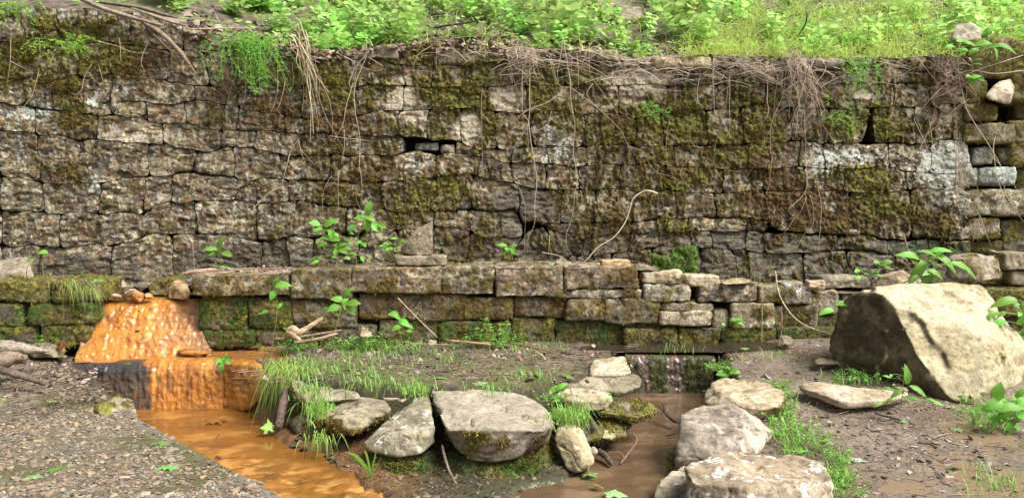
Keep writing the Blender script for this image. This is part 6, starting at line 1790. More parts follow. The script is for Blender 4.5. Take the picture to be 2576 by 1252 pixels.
ROOTC = [np.array([0.52, 0.43, 0.32]), np.array([0.46, 0.37, 0.28]), np.array([0.56, 0.45, 0.35]), np.array([0.36, 0.27, 0.20])]
A1, A3, A5, A7 = 0, 638.2, 1276.5, 1914.7
k7 = 0.2560
MAIN = [
    (cr([(1110, 0), (1100, 200), (1000, 460), (1000, 720), (1050, 1000), (1040, 1252)], A3) + cr([(1060, 250), (1065, 400), (1010, 440), (1080, 620)], A3, 383), 0.0038, 'long thin root hanging from the rim down to the tall slender plant'),
    (cr([(1100, 180), (1000, 290), (945, 440), (960, 480), (990, 460), (1020, 275), (1080, 290), (1200, 325), (1280, 300)], A3), 0.003, 'looped thin root below the rim above the pointed stone'),
    (cr([(750, 965), (900, 985), (1050, 1000), (1185, 1025)], A3), 0.003, 'thin stalk lying level across the wall left of the dark slot'),
    (cr([(2250, 500), (2240, 750), (2250, 1050), (2255, 1252)], A3) + cr([(2250, 150), (2310, 265)], A3, 383), 0.003, 'straight thin root hanging past the white bare patch right of the dark slot'),
    (cr([(1750, 80), (1620, 170), (1570, 300)], A3), 0.003, 'short bowed root on the moss cushion at the rim above the pointed stone'),
    (cr([(550, 20), (580, 200), (620, 420), (625, 620), (665, 860), (650, 1050), (665, 1252)], A5) + cr([(690, 250), (660, 430), (650, 550), (620, 700), (585, 800), (590, 940), (690, 1090)], A5, 383), 0.0045, 'long pale root from rim to ledge just right of the dark wet stones'),
    (cr([(220, 250), (220, 700), (215, 900), (270, 1252)], A5) + cr([(290, 280), (270, 500), (265, 700), (200, 850), (190, 980)], A5, 383), 0.004, 'long pale root hanging over the dark wet stones in the middle of the wall'),
    (cr([(430, 200), (500, 450), (590, 490), (640, 500), (900, 700), (1100, 890), (1200, 1060), (1320, 1110), (1370, 1190)], A5) + cr([(1430, 160), (1500, 210), (1620, 240), (1740, 310)], A5, 383), 0.0042, 'long root slanting down to the right across the middle of the wall'),
    (cr([(580, 500), (400, 630), (220, 700), (100, 800), (20, 1000)], A5), 0.004, 'bowed root curving down to the left over the moss in the middle of the wall'),
    (cr([(430, 720), (390, 860), (280, 910), (180, 880), (0, 720)], A5), 0.0032, 'U-shaped root sagging across the lichen spots in the middle of the wall'),
    (cr([(2060, 210), (1930, 250), (1880, 480), (1880, 620), (1910, 670)], A5), 0.004, 'bent root dropping over the right end of the jutting pale cap slab'),
    (cr([(1790, 50), (1710, 180), (1710, 240), (1820, 370), (1940, 435), (2120, 440), (2340, 260), (2500, 20)], A5, 383), 0.003, 'hanging root swinging in a wide bow below the square hole right of centre'),
    (cr([(1480, 405), (1400, 380), (1330, 390), (1240, 460), (1200, 600), (1130, 740), (1030, 850), (900, 930), (800, 1040), (740, 1110)], A5, 383) + [(1458, 720), (1440, 770), (1428, 800)], 0.009, 'thick pale curved root leaning from the wall down to the right end of the ledge'),
    (cr([(340, 985), (520, 1025), (640, 1115)], A5, 383), 0.005, 'short pale root lying on the ledge left of the thick curved root'),
    (cr([(1280, 280), (1400, 380), (1550, 490)], A5), 0.0035, 'short root slanting below the left end of the jutting pale cap slab'),
    (cr([(1600, 800), (1580, 900), (1560, 1100), (1580, 1252)], A5) + cr([(1590, 130), (1680, 150)], A5, 383), 0.003, 'thin root ending in a hook on the round moss cushion right of centre'),
    (cr([(1960, 30), (1930, 250), (1990, 600), (2050, 760), (2350, 1248)], A7, k=k7) + cr([(2400, 400), (2576, 680)], A7, 383, k7), 0.006, 'long woody vine slanting down to the right edge across the lichen-covered blocks'),
    (cr([(2576, 320), (2300, 350), (2000, 330), (1700, 560), (1500, 800)], A7, k=k7), 0.006, 'reddish vine arching left from the right edge and down across the mossy wall'),
    (cr([(2576, 170), (2200, 290), (1900, 400)], A7, k=k7), 0.005, 'grey vine stem lying over the mossy block at the top right corner'),
    (cr([(2050, 600), (1900, 700), (1750, 850), (1490, 1040)], A7, k=k7), 0.005, 'straight vine stem slanting down to the left below the right vine bundle'),
    (cr([(2370, 850), (2290, 1000), (2290, 1200), (2330, 1400), (2440, 1720)], A7, k=k7), 0.007, 'curved woody stem in front of the mint-green lichen blocks at the right'),
    (cr([(510, 0), (560, 360), (595, 550), (570, 850), (570, 1000), (670, 1210)], A7, 383, k7), 0.0035, 'long thin root below the big vine bundle, crossing the brown moss'),
    (cr([(0, 545), (200, 370), (480, 320)], A3, 383), 0.0035, 'bowed twig sticking out of the wall above the bushy plant'),
    (cr([(770, 230), (690, 370), (675, 590)], A3, 383), 0.003, 'thin bent root hanging above the bushy plant'),
    (cr([(360, 0), (290, 290), (335, 410)], A3, 383), 0.003, 'thin kinked root below the dry stalks left of the bushy plant'),
    (cr([(970, 30), (1150, 80), (1300, 135), (1470, 150)], A1), 0.003, 'thin root curving over the bright moss cushion at the upper left'),
    (cr([(1455, 50), (1390, 220), (1420, 330)], A1), 0.0035, 'pale kinked root left of the splintered dead branch'),
    (cr([(900, 260), (830, 380), (810, 500), (750, 560), (700, 540)], A1), 0.0045, 'hooked root curling below the mossy stones at the upper left'),
    (cr([(380, 330), (320, 560), (220, 700), (50, 970)], A1), 0.003, 'long thin root slanting down left over the lichen spots at the left edge'),
    (cr([(2420, 220), (2420, 520), (2365, 740)], A1), 0.003, 'straight thin root below the bedstraw tangle'),
]
for i, (pp, rad, lab) in enumerate(MAIN):
    V, F = root_geo(pp, -0.07 if rad < 0.006 else -0.10, rad * 0.85, i + 1)
    c = ROOTC[i % 4] * (1.15 if rad > 0.008 else 1.0)
    o = obj('dead_root', V, F, M_ROOT, None, V[0], np.tile(c, (len(V), 1)), None)
    tag(o, lab, 'root', 'dead roots on the wall')

SHARED = {
    'thin pale root hanging over the left part of the wall': [cr(L, A1) for L in [[(110, 0), (100, 250), (70, 430)], [(390, 0), (395, 190)], [(760, 0), (740, 230)], [(1180, 0), (1190, 170), (1200, 230)], [(1010, 420), (965, 240)], [(100, 230), (280, 320)], [(2280, 480), (2250, 620), (2220, 800)]]],
    'thin root among those hanging between the dry stalks and the dark slot': [cr(L, A3) for L in [[(600, 100), (610, 250), (650, 450), (640, 650)], [(650, 380), (720, 550), (775, 750), (775, 960)], [(980, 440), (900, 720), (880, 860), (780, 1020)], [(1000, 150), (990, 380)], [(890, 900), (890, 1100), (860, 1252)], [(435, 1000), (370, 1100), (330, 1252)], [(440, 1010), (480, 1150), (510, 1252)], [(460, 1100), (600, 1252)], [(1800, 100), (1800, 300)], [(240, 430), (220, 600), (140, 790)], [(310, 430), (270, 600), (230, 720)], [(840, 90), (940, 280), (930, 390)], [(380, 250), (395, 420), (350, 560)]]] + [cr([(835, 220), (835, 570)], A3, 383)],
    'thin root in the tangle hanging from the rim in the middle of the wall': [cr(L, A5) for L in [[(150, 200), (150, 700), (200, 860), (0, 1170)], [(860, 430), (960, 560), (1090, 760), (1130, 900), (1170, 1020), (1250, 1240)], [(540, 20), (530, 150), (500, 300), (500, 430)], [(680, 150), (700, 300), (700, 500)], [(810, 100), (810, 350), (860, 430)], [(0, 100), (30, 300), (100, 520), (180, 700)], [(250, 200), (260, 320), (300, 420)], [(470, 120), (600, 200), (750, 310), (900, 360), (980, 390)], [(600, 170), (760, 250), (950, 360), (1050, 470), (1100, 620)], [(300, 20), (420, 110), (560, 190), (700, 300)], [(380, 260), (300, 200), (330, 150)], [(640, 180), (630, 350)], [(780, 130), (730, 280)], [(880, 180), (1060, 300)], [(840, 450), (780, 560), (900, 700)], [(100, 640), (120, 720), (300, 700), (350, 770)], [(200, 900), (210, 1080)], [(170, 30), (230, 240), (215, 420)], [(410, 180), (440, 300), (470, 420)]]] + [cr([(0, 200), (100, 330), (150, 450), (175, 600), (165, 1100)], A5, 383), cr([(420, 820), (400, 1000)], A5, 383)],
    'thin root hanging below the jutting pale cap slab': [cr(L, A5) for L in [[(1730, 120), (1700, 300), (1670, 400), (1650, 610)], [(1730, 60), (1725, 430)], [(1870, 200), (1810, 300), (1760, 420)], [(2030, 200), (2030, 500), (2050, 760)], [(2200, 290), (2150, 640), (2120, 820), (2050, 1050), (2030, 1252)], [(2190, 360), (2190, 1000)], [(1860, 220), (1870, 420)], [(2110, 800), (2160, 900), (2210, 980)], [(1160, 240), (1160, 460)]]],
    'thin root hanging around the big vine bundle': [cr(L, A7, k=k7) for L in [[(70, 300), (60, 600), (70, 740), (0, 860)], [(160, 400), (130, 600), (110, 820), (0, 1110)], [(240, 330), (210, 580), (100, 850), (100, 1248)], [(600, 850), (700, 1000), (800, 1160)], [(440, 220), (500, 480), (560, 720), (600, 1020)], [(430, 700), (430, 900), (440, 1248)], [(270, 300), (280, 740)], [(340, 620), (200, 700), (130, 790)], [(590, 480), (780, 380), (900, 380), (930, 440), (860, 480)], [(560, 260), (700, 380)], [(480, 300), (560, 420), (700, 560), (840, 660)], [(930, 200), (940, 400), (945, 580)]]] + [cr(L, A7, 383, k7) for L in [[(430, 0), (445, 360), (280, 550), (290, 600)], [(430, 380), (460, 560), (500, 700), (540, 640)], [(445, 440), (360, 650)], [(480, 420), (510, 560), (510, 720), (430, 800), (340, 960)], [(120, 0), (80, 300), (50, 400)], [(330, 640), (220, 800)]]],
    'thin reddish root hanging around the right vine bundle': [cr(L, A7, k=k7) for L in [[(1530, 190), (1700, 400), (1780, 470), (1950, 600)], [(1730, 120), (1800, 420), (1900, 560)], [(1500, 800), (1600, 1000), (1700, 1248)], [(1560, 1090), (1650, 900), (1740, 620)], [(1190, 200), (1280, 300), (1330, 500), (1310, 640), (1270, 790)], [(1850, 350), (1800, 480), (1560, 760)], [(1650, 800), (1680, 1000), (1690, 1120)]]] + [cr(L, A7, 383, k7) for L in [[(1990, 0), (2050, 130), (2130, 360), (2150, 600), (2070, 900)], [(2150, 620), (2250, 910)], [(2140, 640), (2130, 880)], [(1560, 0), (1870, 370)], [(1660, 0), (1900, 330)], [(1900, 400), (2020, 530)], [(1380, 770), (1450, 950)], [(2170, 500), (2260, 590)], [(2240, 0), (2450, 260), (2576, 520)]]],
}
i = 100
for lab, LL in SHARED.items():
    for pp in LL:
        i += 1
        V, F = root_geo(pp, -0.06, 0.0021 + 0.0006 * (i % 3), i, sides=4)
        tag(obj('dead_root', V, F, M_ROOT, None, V[0], np.tile(ROOTC[i % 4], (len(V), 1)), None), lab, 'root', lab.replace('thin ', 'thin roots: ', 1))


def bundle(name, label, roots, tips, n, seed, rad=0.0022, spread=6, cols=None, frizz=0.02, cat='root'):
    r = np.random.default_rng(seed)
    bg = Bag()
    for _ in range(n):
        a = roots[r.integers(len(roots))]
        b = tips[r.integers(len(tips))]
        u = r.uniform(0.35, 1.05)
        x0, y0 = a[0] + r.normal() * spread, a[1] + r.normal() * spread * 0.6
        x1, y1 = a[0] + (b[0] - a[0]) * u + r.normal() * spread * 1.3, a[1] + (b[1] - a[1]) * u
        pts = []
        for t in (0, 0.3, 0.65, 1):
            o = -0.05 - 0.09 * math.sin(math.pi * min(1, t * 0.8 + 0.15)) * r.uniform(0.4, 1.2)
            pts.append(PW(x0 + (x1 - x0) * t + r.normal() * spread * (0.6 + 1.2 * t), y0 + (y1 - y0) * t, o))
        s = spline(np.array(pts), 12) + r.normal(size=(12, 3)) * frizz * 0.12
        bg.add(*tube(s, rad * np.linspace(1, 0.5, 12) * r.uniform(0.7, 1.4), 4), (cols or ROOTC)[r.integers(len(cols or ROOTC))] * r.uniform(0.7, 1.15))
    return tag(bg.build(name, M_ROOT, None, PW(roots[0][0], roots[0][1], -0.05)), label, cat)


bundle('vine_bundle', 'big tangled bundle of dead vine stems right of the jutting pale cap slab', [(1985, 130), (2000, 135), (2015, 140), (2030, 150)], [(2005, 330), (2015, 350), (2030, 260), (2050, 300), (2000, 240), (2070, 330), (2022, 380)], 52, 1, 0.0028, 11, None, 0.06)
bundle('vine_bundle', 'reddish tangle of dead vine stems hanging at the top right corner of the wall', [(2350, 130), (2370, 140), (2390, 150), (2400, 165), (2410, 190)], [(2400, 260), (2410, 330), (2420, 300), (2390, 230), (2380, 210), (2430, 240)], 34, 2, 0.0032, 16, [np.array([0.34, 0.24, 0.19]), np.array([0.48, 0.38, 0.30]), np.array([0.28, 0.19, 0.15])], 0.06)
bundle('vine_bundle', 'straight brush of thin stems standing on the lichen block below the right vine tangle', [(2400, 470), (2412, 475), (2420, 474), (2432, 470)], [(2395, 280), (2405, 300), (2412, 320), (2425, 330), (2398, 350)], 20, 3, 0.0026, 3, [np.array([0.34, 0.25, 0.16]), np.array([0.40, 0.31, 0.21])])
bundle('root_cluster', 'spidery pale root cluster spread on the lichen block at the right', [(2405, 470), (2412, 478)], [(2385, 490), (2440, 500), (2395, 500), (2430, 490), (2420, 505), (2375, 482)], 22, 4, 0.002, 4)
bundle('dry_stalks', 'bundle of straight straw-coloured stalks hanging from the rim right of the bedstraw tangle', [(748, 58), (756, 75), (742, 90), (760, 95)], [(790, 270), (815, 300), (800, 230), (822, 290), (795, 360), (832, 290)], 13, 5, 0.005, 6, [np.array([0.56, 0.46, 0.28]), np.array([0.50, 0.42, 0.27])], 0.005)
bundle('dry_stalks', 'thin drooping straw stalks beside the straight stalk bundle', [(742, 100), (748, 110), (765, 120)], [(790, 300), (770, 230), (765, 290), (780, 200), (820, 260), (840, 380)], 14, 6, 0.0026, 6, [np.array([0.50, 0.42, 0.27]), np.array([0.40, 0.32, 0.21])], 0.01)
bundle('root_cluster', 'brown hairy root mass hanging under the bedstraw tangle', [(545, 170), (560, 165), (570, 180)], [(550, 250), (570, 270), (560, 240), (590, 250)], 36, 7, 0.0022, 9, [np.array([0.20, 0.14, 0.09]), np.array([0.28, 0.20, 0.13])])
bundle('root_cluster', 'dense short fringe of roots hanging at the left end of the middle tangle', [(1310, 118), (1320, 125), (1335, 130)], [(1325, 180), (1335, 200), (1320, 215), (1340, 165)], 32, 8, 0.0024, 12, None, 0.05)
bundle('root_cluster', 'fine frizzy roots under the straw mat left of the big vine bundle', [(1860, 150), (1900, 160), (1940, 165), (1960, 170)], [(1870, 200), (1920, 215), (1950, 210), (1900, 190), (1960, 230)], 60, 9, 0.0018, 10, None, 0.03)

# straw mat and litter along the rim
r = np.random.default_rng(77)
bag = Bag()
for _ in range(1050):
    px = r.choice([r.uniform(1280, 1640), r.uniform(1640, 2120), r.uniform(2120, 2420), r.uniform(700, 1280)], p=[.33, .47, .12, .08])
    o = r.normal() * 0.10 + 0.06
    x = PW(px, 125, o)[0]
    zb = float(hill_z(np.array([x]), np.array([max(o, 0.02)]))[0]) + r.uniform(0.0, 0.06)
    q = np.array([x, W0 + WS * x + o, zb - (0.10 * max(0, -o - 0.0) / 0.1)])
    L = r.uniform(0.10, 0.42)
    a = r.normal() * 0.35 + (math.pi if r.random() < 0.5 else 0)
    d = np.array([math.cos(a), math.sin(a) * 0.6, 0])
    pts = np.array([q - d * L / 2 + [0, 0, -0.02 * r.random()], q + [0, 0, r.uniform(0.0, 0.03)], q + d * L / 2 + np.array([0, -0.02, -r.random() ** 2 * 0.10])])
    bag.add(*tube(spline(pts, 7), r.uniform(0.0012, 0.0026), 3), np.array([0.56, 0.46, 0.37]) * r.uniform(0.5, 1.25))
tag(bag.build('dry_straw', M_ROOT, None, (1.5, 7.1, 2.5)), 'mat of dry vine stems and straw lying along the top edge of the wall', 'straw', None, 'stuff')


def dead_leaf(bag, q, s, r, cols):
    th = r.uniform(0, 6.28)
    d = np.array([math.cos(th), math.sin(th), r.normal() * 0.35])
    nrm = np.array([r.normal() * 0.5, -0.3 + r.normal() * 0.5, 0.8])
    V = small_leaf(q, d, nrm, s, r.uniform(0.8, 1.6))
    V = V + r.normal(size=V.shape) * s * 0.09
    bag.add(V, QF, np.array(cols[r.integers(len(cols))]) * r.uniform(0.6, 1.2))


DLC = [(0.27, 0.19, 0.16), (0.20, 0.135, 0.10), (0.34, 0.26, 0.21), (0.16, 0.10, 0.075), (0.30, 0.20, 0.13)]
bag = Bag()
for _ in range(2600):
    px = r.choice([r.uniform(760, 1320), r.uniform(480, 780), r.uniform(1320, 1700), r.uniform(1700, 2450)], p=[.5, .22, .18, .10])
    o = abs(r.normal()) * 0.28 + 0.0
    x = PW(px, 110, o)[0]
    q = np.array([x, W0 + WS * x + o - 0.04, float(hill_z(np.array([x]), np.array([o]))[0]) + r.uniform(-0.02, 0.04)])
    dead_leaf(bag, q, r.uniform(0.03, 0.08), r, DLC)
tag(bag.build('leaf_litter', M_LITTER, None, (-1, 7.1, 2.5)), 'curled dead leaves lying along the rim of the wall', 'leaves', None, 'stuff')
bag = Bag()
for _ in range(1500):
    x = r.uniform(-2.55, 1.2)
    o = r.uniform(LW + 0.02, 0.0)
    q = np.array([x, W0 + WS * x + o, float(ledge_z(x)) + 0.012 + 0.012 * (o + 0.3)])
    if r.random() < 0.6:
        dead_leaf(bag, q, r.uniform(0.012, 0.045), r, DLC + [(0.42, 0.31, 0.25)])
    else:
        a = r.normal() * 0.5
        L = r.uniform(0.04, 0.2)
        d = np.array([math.cos(a), math.sin(a), r.normal() * 0.05]) * L / 2
        bag.add(*tube(np.array([q - d, q + d]), r.uniform(0.0012, 0.003), 4), np.array([0.36, 0.27, 0.19]) * r.uniform(0.6, 1.3))
tag(bag.build('leaf_litter', M_LITTER, None, (0, 6.6, 0.6)), 'fine leaf litter and twigs strewn on the ledge', 'leaves', None, 'stuff')

# ------------------------------------------------------------------ gravel, chips and litter on the ground
ICO = None


def ico():
    bm = bmesh.new()
    bmesh.ops.create_icosphere(bm, subdivisions=1, radius=1)
    V = np.array([v.co[:] for v in bm.verts])
    F = np.array([[v.index for v in f.verts] for f in bm.faces])
    bm.free()
    return V, F


IV, IF = ico()


def scatter_pebbles(name, Q, size, flat, cols, seed, label, wet=0.0, cat='gravel', tilt=0.25):
    r = np.random.default_rng(seed)
    n = len(Q)
    S = np.stack([size * r.uniform(0.7, 1.3, n), size * r.uniform(0.5, 1.0, n), size * flat * r.uniform(0.5, 1.2, n)], 1)
    V = IV[None] * (1 + 0.22 * r.normal(size=(n, len(IV), 1)).clip(-1.5, 1.5)) * S[:, None, :]
    a = r.uniform(0, 6.28, n)
    ca, sa = np.cos(a)[:, None], np.sin(a)[:, None]
    x, y, z = V[..., 0], V[..., 1], V[..., 2]
    V = np.stack([x * ca - y * sa, x * sa + y * ca, z + x * (r.normal(size=n) * tilt)[:, None]], -1)
    V = V + Q[:, None, :]
    F = (IF[None] + (np.arange(n) * len(IV))[:, None, None]).reshape(-1, 3)
    cols = np.array(cols)
    C = np.repeat(cols[r.integers(len(cols), size=n)] * r.uniform(0.7, 1.25, (n, 1)), len(IV), axis=0)
    o = obj(name, V.reshape(-1, 3), F, M_PEBBLE, None, Q.mean(axis=0), C, np.full(n * len(IV), wet), smooth=False)
    return tag(o, label, cat, None, 'stuff')


r = np.random.default_rng(4)
N0 = 20000
x = r.uniform(-5.0, -1.0, N0)
y = r.uniform(3.35, 5.7, N0)
d = sdist(x, y, slab)
mz = fbm(np.stack([x, y, 0 * x], 1), 1.9, 4, 72) + 0.05
k = (d < -0.035) & (r.random(N0) < np.where(d > -0.12, 0.45, 1.0)) & (r.random(N0) < np.where(mz > 0.25, 0.35, 1.0)) & (np.abs(x / y) < 0.95)
x, y = x[k], y[k]
Q = np.stack([x, y, ground_z(x, y) + 0.002], 1)
GC = [(0.30, 0.26, 0.20), (0.22, 0.185, 0.14), (0.36, 0.31, 0.25), (0.15, 0.12, 0.095), (0.27, 0.20, 0.14), (0.22, 0.21, 0.19), (0.33, 0.25, 0.17)]
scatter_pebbles('gravel', Q, 0.0108 * np.exp(r.normal(size=len(x)) * 0.38), 0.36, np.array(GC) * np.array([0.8, 0.75, 0.68]), 3, 'brown and grey pebbles covering the slab on the left bank')
N0 = 10500
x = r.uniform(0.9, 5.4, N0)
y = r.uniform(3.5, 6.6, N0)
z, reg_, _ = terrain_z(x, y)
k = (reg_['ch'] > 0.06) & (np.abs(x / y) < 0.95) & (r.random(N0) < 0.25 + 0.75 * sstep(-0.2, 0.3, fbm(np.stack([x, y, 0 * x], 1), 1.5, 3, 90)))
Q = np.stack([x, y, z + 0.001], 1)[k]
MC = [(0.20, 0.155, 0.12), (0.14, 0.11, 0.085), (0.28, 0.23, 0.18), (0.09, 0.07, 0.055), (0.24, 0.17, 0.12), (0.34, 0.30, 0.25)]
scatter_pebbles('gravel', Q, 0.010 * np.exp(r.normal(size=len(Q)) * 0.45), 0.28, MC, 6, 'flat wet shale chips in the mud on the right bank', wet=0.75)
N0 = 9000
x = r.uniform(-2.0, 1.2, N0)
y = r.uniform(4.4, 6.5, N0)
z, reg_, _ = terrain_z(x, y)
k = (reg_['ch'] > 0.08) & (r.random(N0) < 0.25 + 0.6 * sstep(5.2, 6.2, y))
Q = np.stack([x, y, z + 0.002], 1)[k]
scatter_pebbles('gravel', Q, 0.008 * np.exp(r.normal(size=len(Q)) * 0.5), 0.35, [(0.10, 0.075, 0.055), (0.07, 0.05, 0.04), (0.18, 0.13, 0.09), (0.24, 0.19, 0.14)], 8, 'dark bark bits and small stones on the middle terrace')
bag = Bag()
for _ in range(1500):
    px, py = r.choice([0, 1, 2], p=[.45, .35, .2]), 0
    if px == 0:
        q = on_ground(r.uniform(600, 1600), r.uniform(866, 960))
    elif px == 1:
        q = on_ground(r.uniform(1780, 2570), r.uniform(870, 1250))
    else:
        q = on_ground(r.uniform(30, 260), r.uniform(900, 1010))
    if r.random() < 0.5:
        dead_leaf(bag, q + [0, 0, 0.006], r.uniform(0.012, 0.05), r, DLC[:4] + [(0.07, 0.05, 0.04)])
    else:
        a = r.normal() * 0.5
        L = r.uniform(0.03, 0.16)
        dd = np.array([math.cos(a), math.sin(a), r.normal() * 0.04]) * L / 2
        bag.add(*tube(np.array([q - dd, q + dd]) + [0, 0, 0.004], r.uniform(0.0012, 0.003), 4), np.array([0.26, 0.19, 0.14]) * r.uniform(0.4, 1.3))
tag(bag.build('leaf_litter', M_LITTER, None, (0, 5.2, 0)), 'dead leaves and twig bits scattered on the muddy ground', 'leaves', None, 'stuff')

r = np.random.default_rng(14)
N0 = 2600
x = r.uniform(-1.4, 0.4, N0)
y = r.uniform(3.4, 5.0, N0)
zz = ground_z(x, y)
k = (zz > -0.345) & (zz < -0.2)
Q = np.stack([x, y, zz + 0.002], 1)[k]
scatter_pebbles('gravel', Q, 0.009 * np.exp(r.normal(size=len(Q)) * 0.5), 0.4, [(0.07, 0.05, 0.035), (0.13, 0.085, 0.05), (0.20, 0.13, 0.07), (0.05, 0.04, 0.03), (0.16, 0.13, 0.10)], 9, 'dark stones and bark bits in the mud below the terrace slabs', wet=0.5)

# ------------------------------------------------------------------ dead wood
def wood(name, label, pts, rad, col, cat='branch', sides=8, flat=1.0, seed=0, mat=None, splint=0.0):
    pts = np.asarray(pts, float)
    s = spline(pts, max(14, 6 * len(pts)))
    t = np.linspace(0, 1, len(s))
    rr = np.interp(t, np.linspace(0, 1, len(np.atleast_1d(rad))), np.atleast_1d(rad)) if np.ndim(rad) else np.full(len(s), rad)
    V, F = tube(s, rr, sides)
    ax = np.repeat(s, sides, axis=0)
    dv = V - ax
    dv[:, 2] *= flat
    V = ax + dv * (1 + 0.35 * fbm(V * 1.0, 22, 3, seed))[:, None]
    V[:sides] = s[0] + (V[:sides] - s[0]) * 0.5
    V[-sides:] = s[-1] + (V[-sides:] - s[-1]) * 0.4
    caps = [np.arange(sides)[None, ::-1], np.arange(len(V) - sides, len(V))[None, :]]
    c = np.tile(np.array(col), (len(V), 1)) * (1 + 0.6 * fbm(V * np.array([1, 1, 3]), 16, 4, seed + 3))[:, None]
    o = obj(name, V, [F] + caps, mat or M_WOOD, None, None, c, None)
    return tag(o, label, cat)


wood('driftwood_log', 'thick weathered grey driftwood log entering from the left edge, with a split pointed end', PP([(-70, 880, 5.2), (0, 872, 5.25), (60, 876, 5.3), (124, 884, 5.4)]), [0.075, 0.07, 0.05, 0.012], (0.30, 0.25, 0.19), 'log', 12, 0.7, 1)
wood('driftwood_log', 'broken stump-ended driftwood piece below the grey log at the left edge', PP([(-60, 915, 5.0), (0, 905, 5.05), (40, 900, 5.1), (58, 902, 5.15)]), [0.07, 0.07, 0.055, 0.04], (0.22, 0.16, 0.115), 'log', 12, 0.8, 2)
wood('driftwood_log', 'dark thin driftwood stick lying below the broken driftwood at the left edge', PP([(-30, 918, 5.0), (40, 940, 5.0), (90, 957, 5.05), (128, 972, 5.1)]), [0.03, 0.028, 0.022, 0.012], (0.13, 0.095, 0.075), 'branch', 8, 0.8, 3)
wood('leaning_log', 'short piece of dark bark-mottled wood leaning on the bank beside the orange stream', PP([(722, 970, 5.05), (712, 1020, 4.98), (700, 1078, 4.92)]), [0.022, 0.032, 0.026], (0.17, 0.12, 0.10), 'log', 9, 1.0, 4)
wood('broken_branch', 'broken pale branch with a knotted end on the terrace under the broad-leaved plant', PP([(812, 798, 5.95), (780, 820, 5.9), (752, 836, 5.85), (738, 828, 5.85), (724, 832, 5.85), (736, 842, 5.82), (756, 858, 5.75)]), [0.014, 0.020, 0.024, 0.03, 0.022, 0.024, 0.016], (0.40, 0.29, 0.18), 'branch', 8, 1.0, 5)
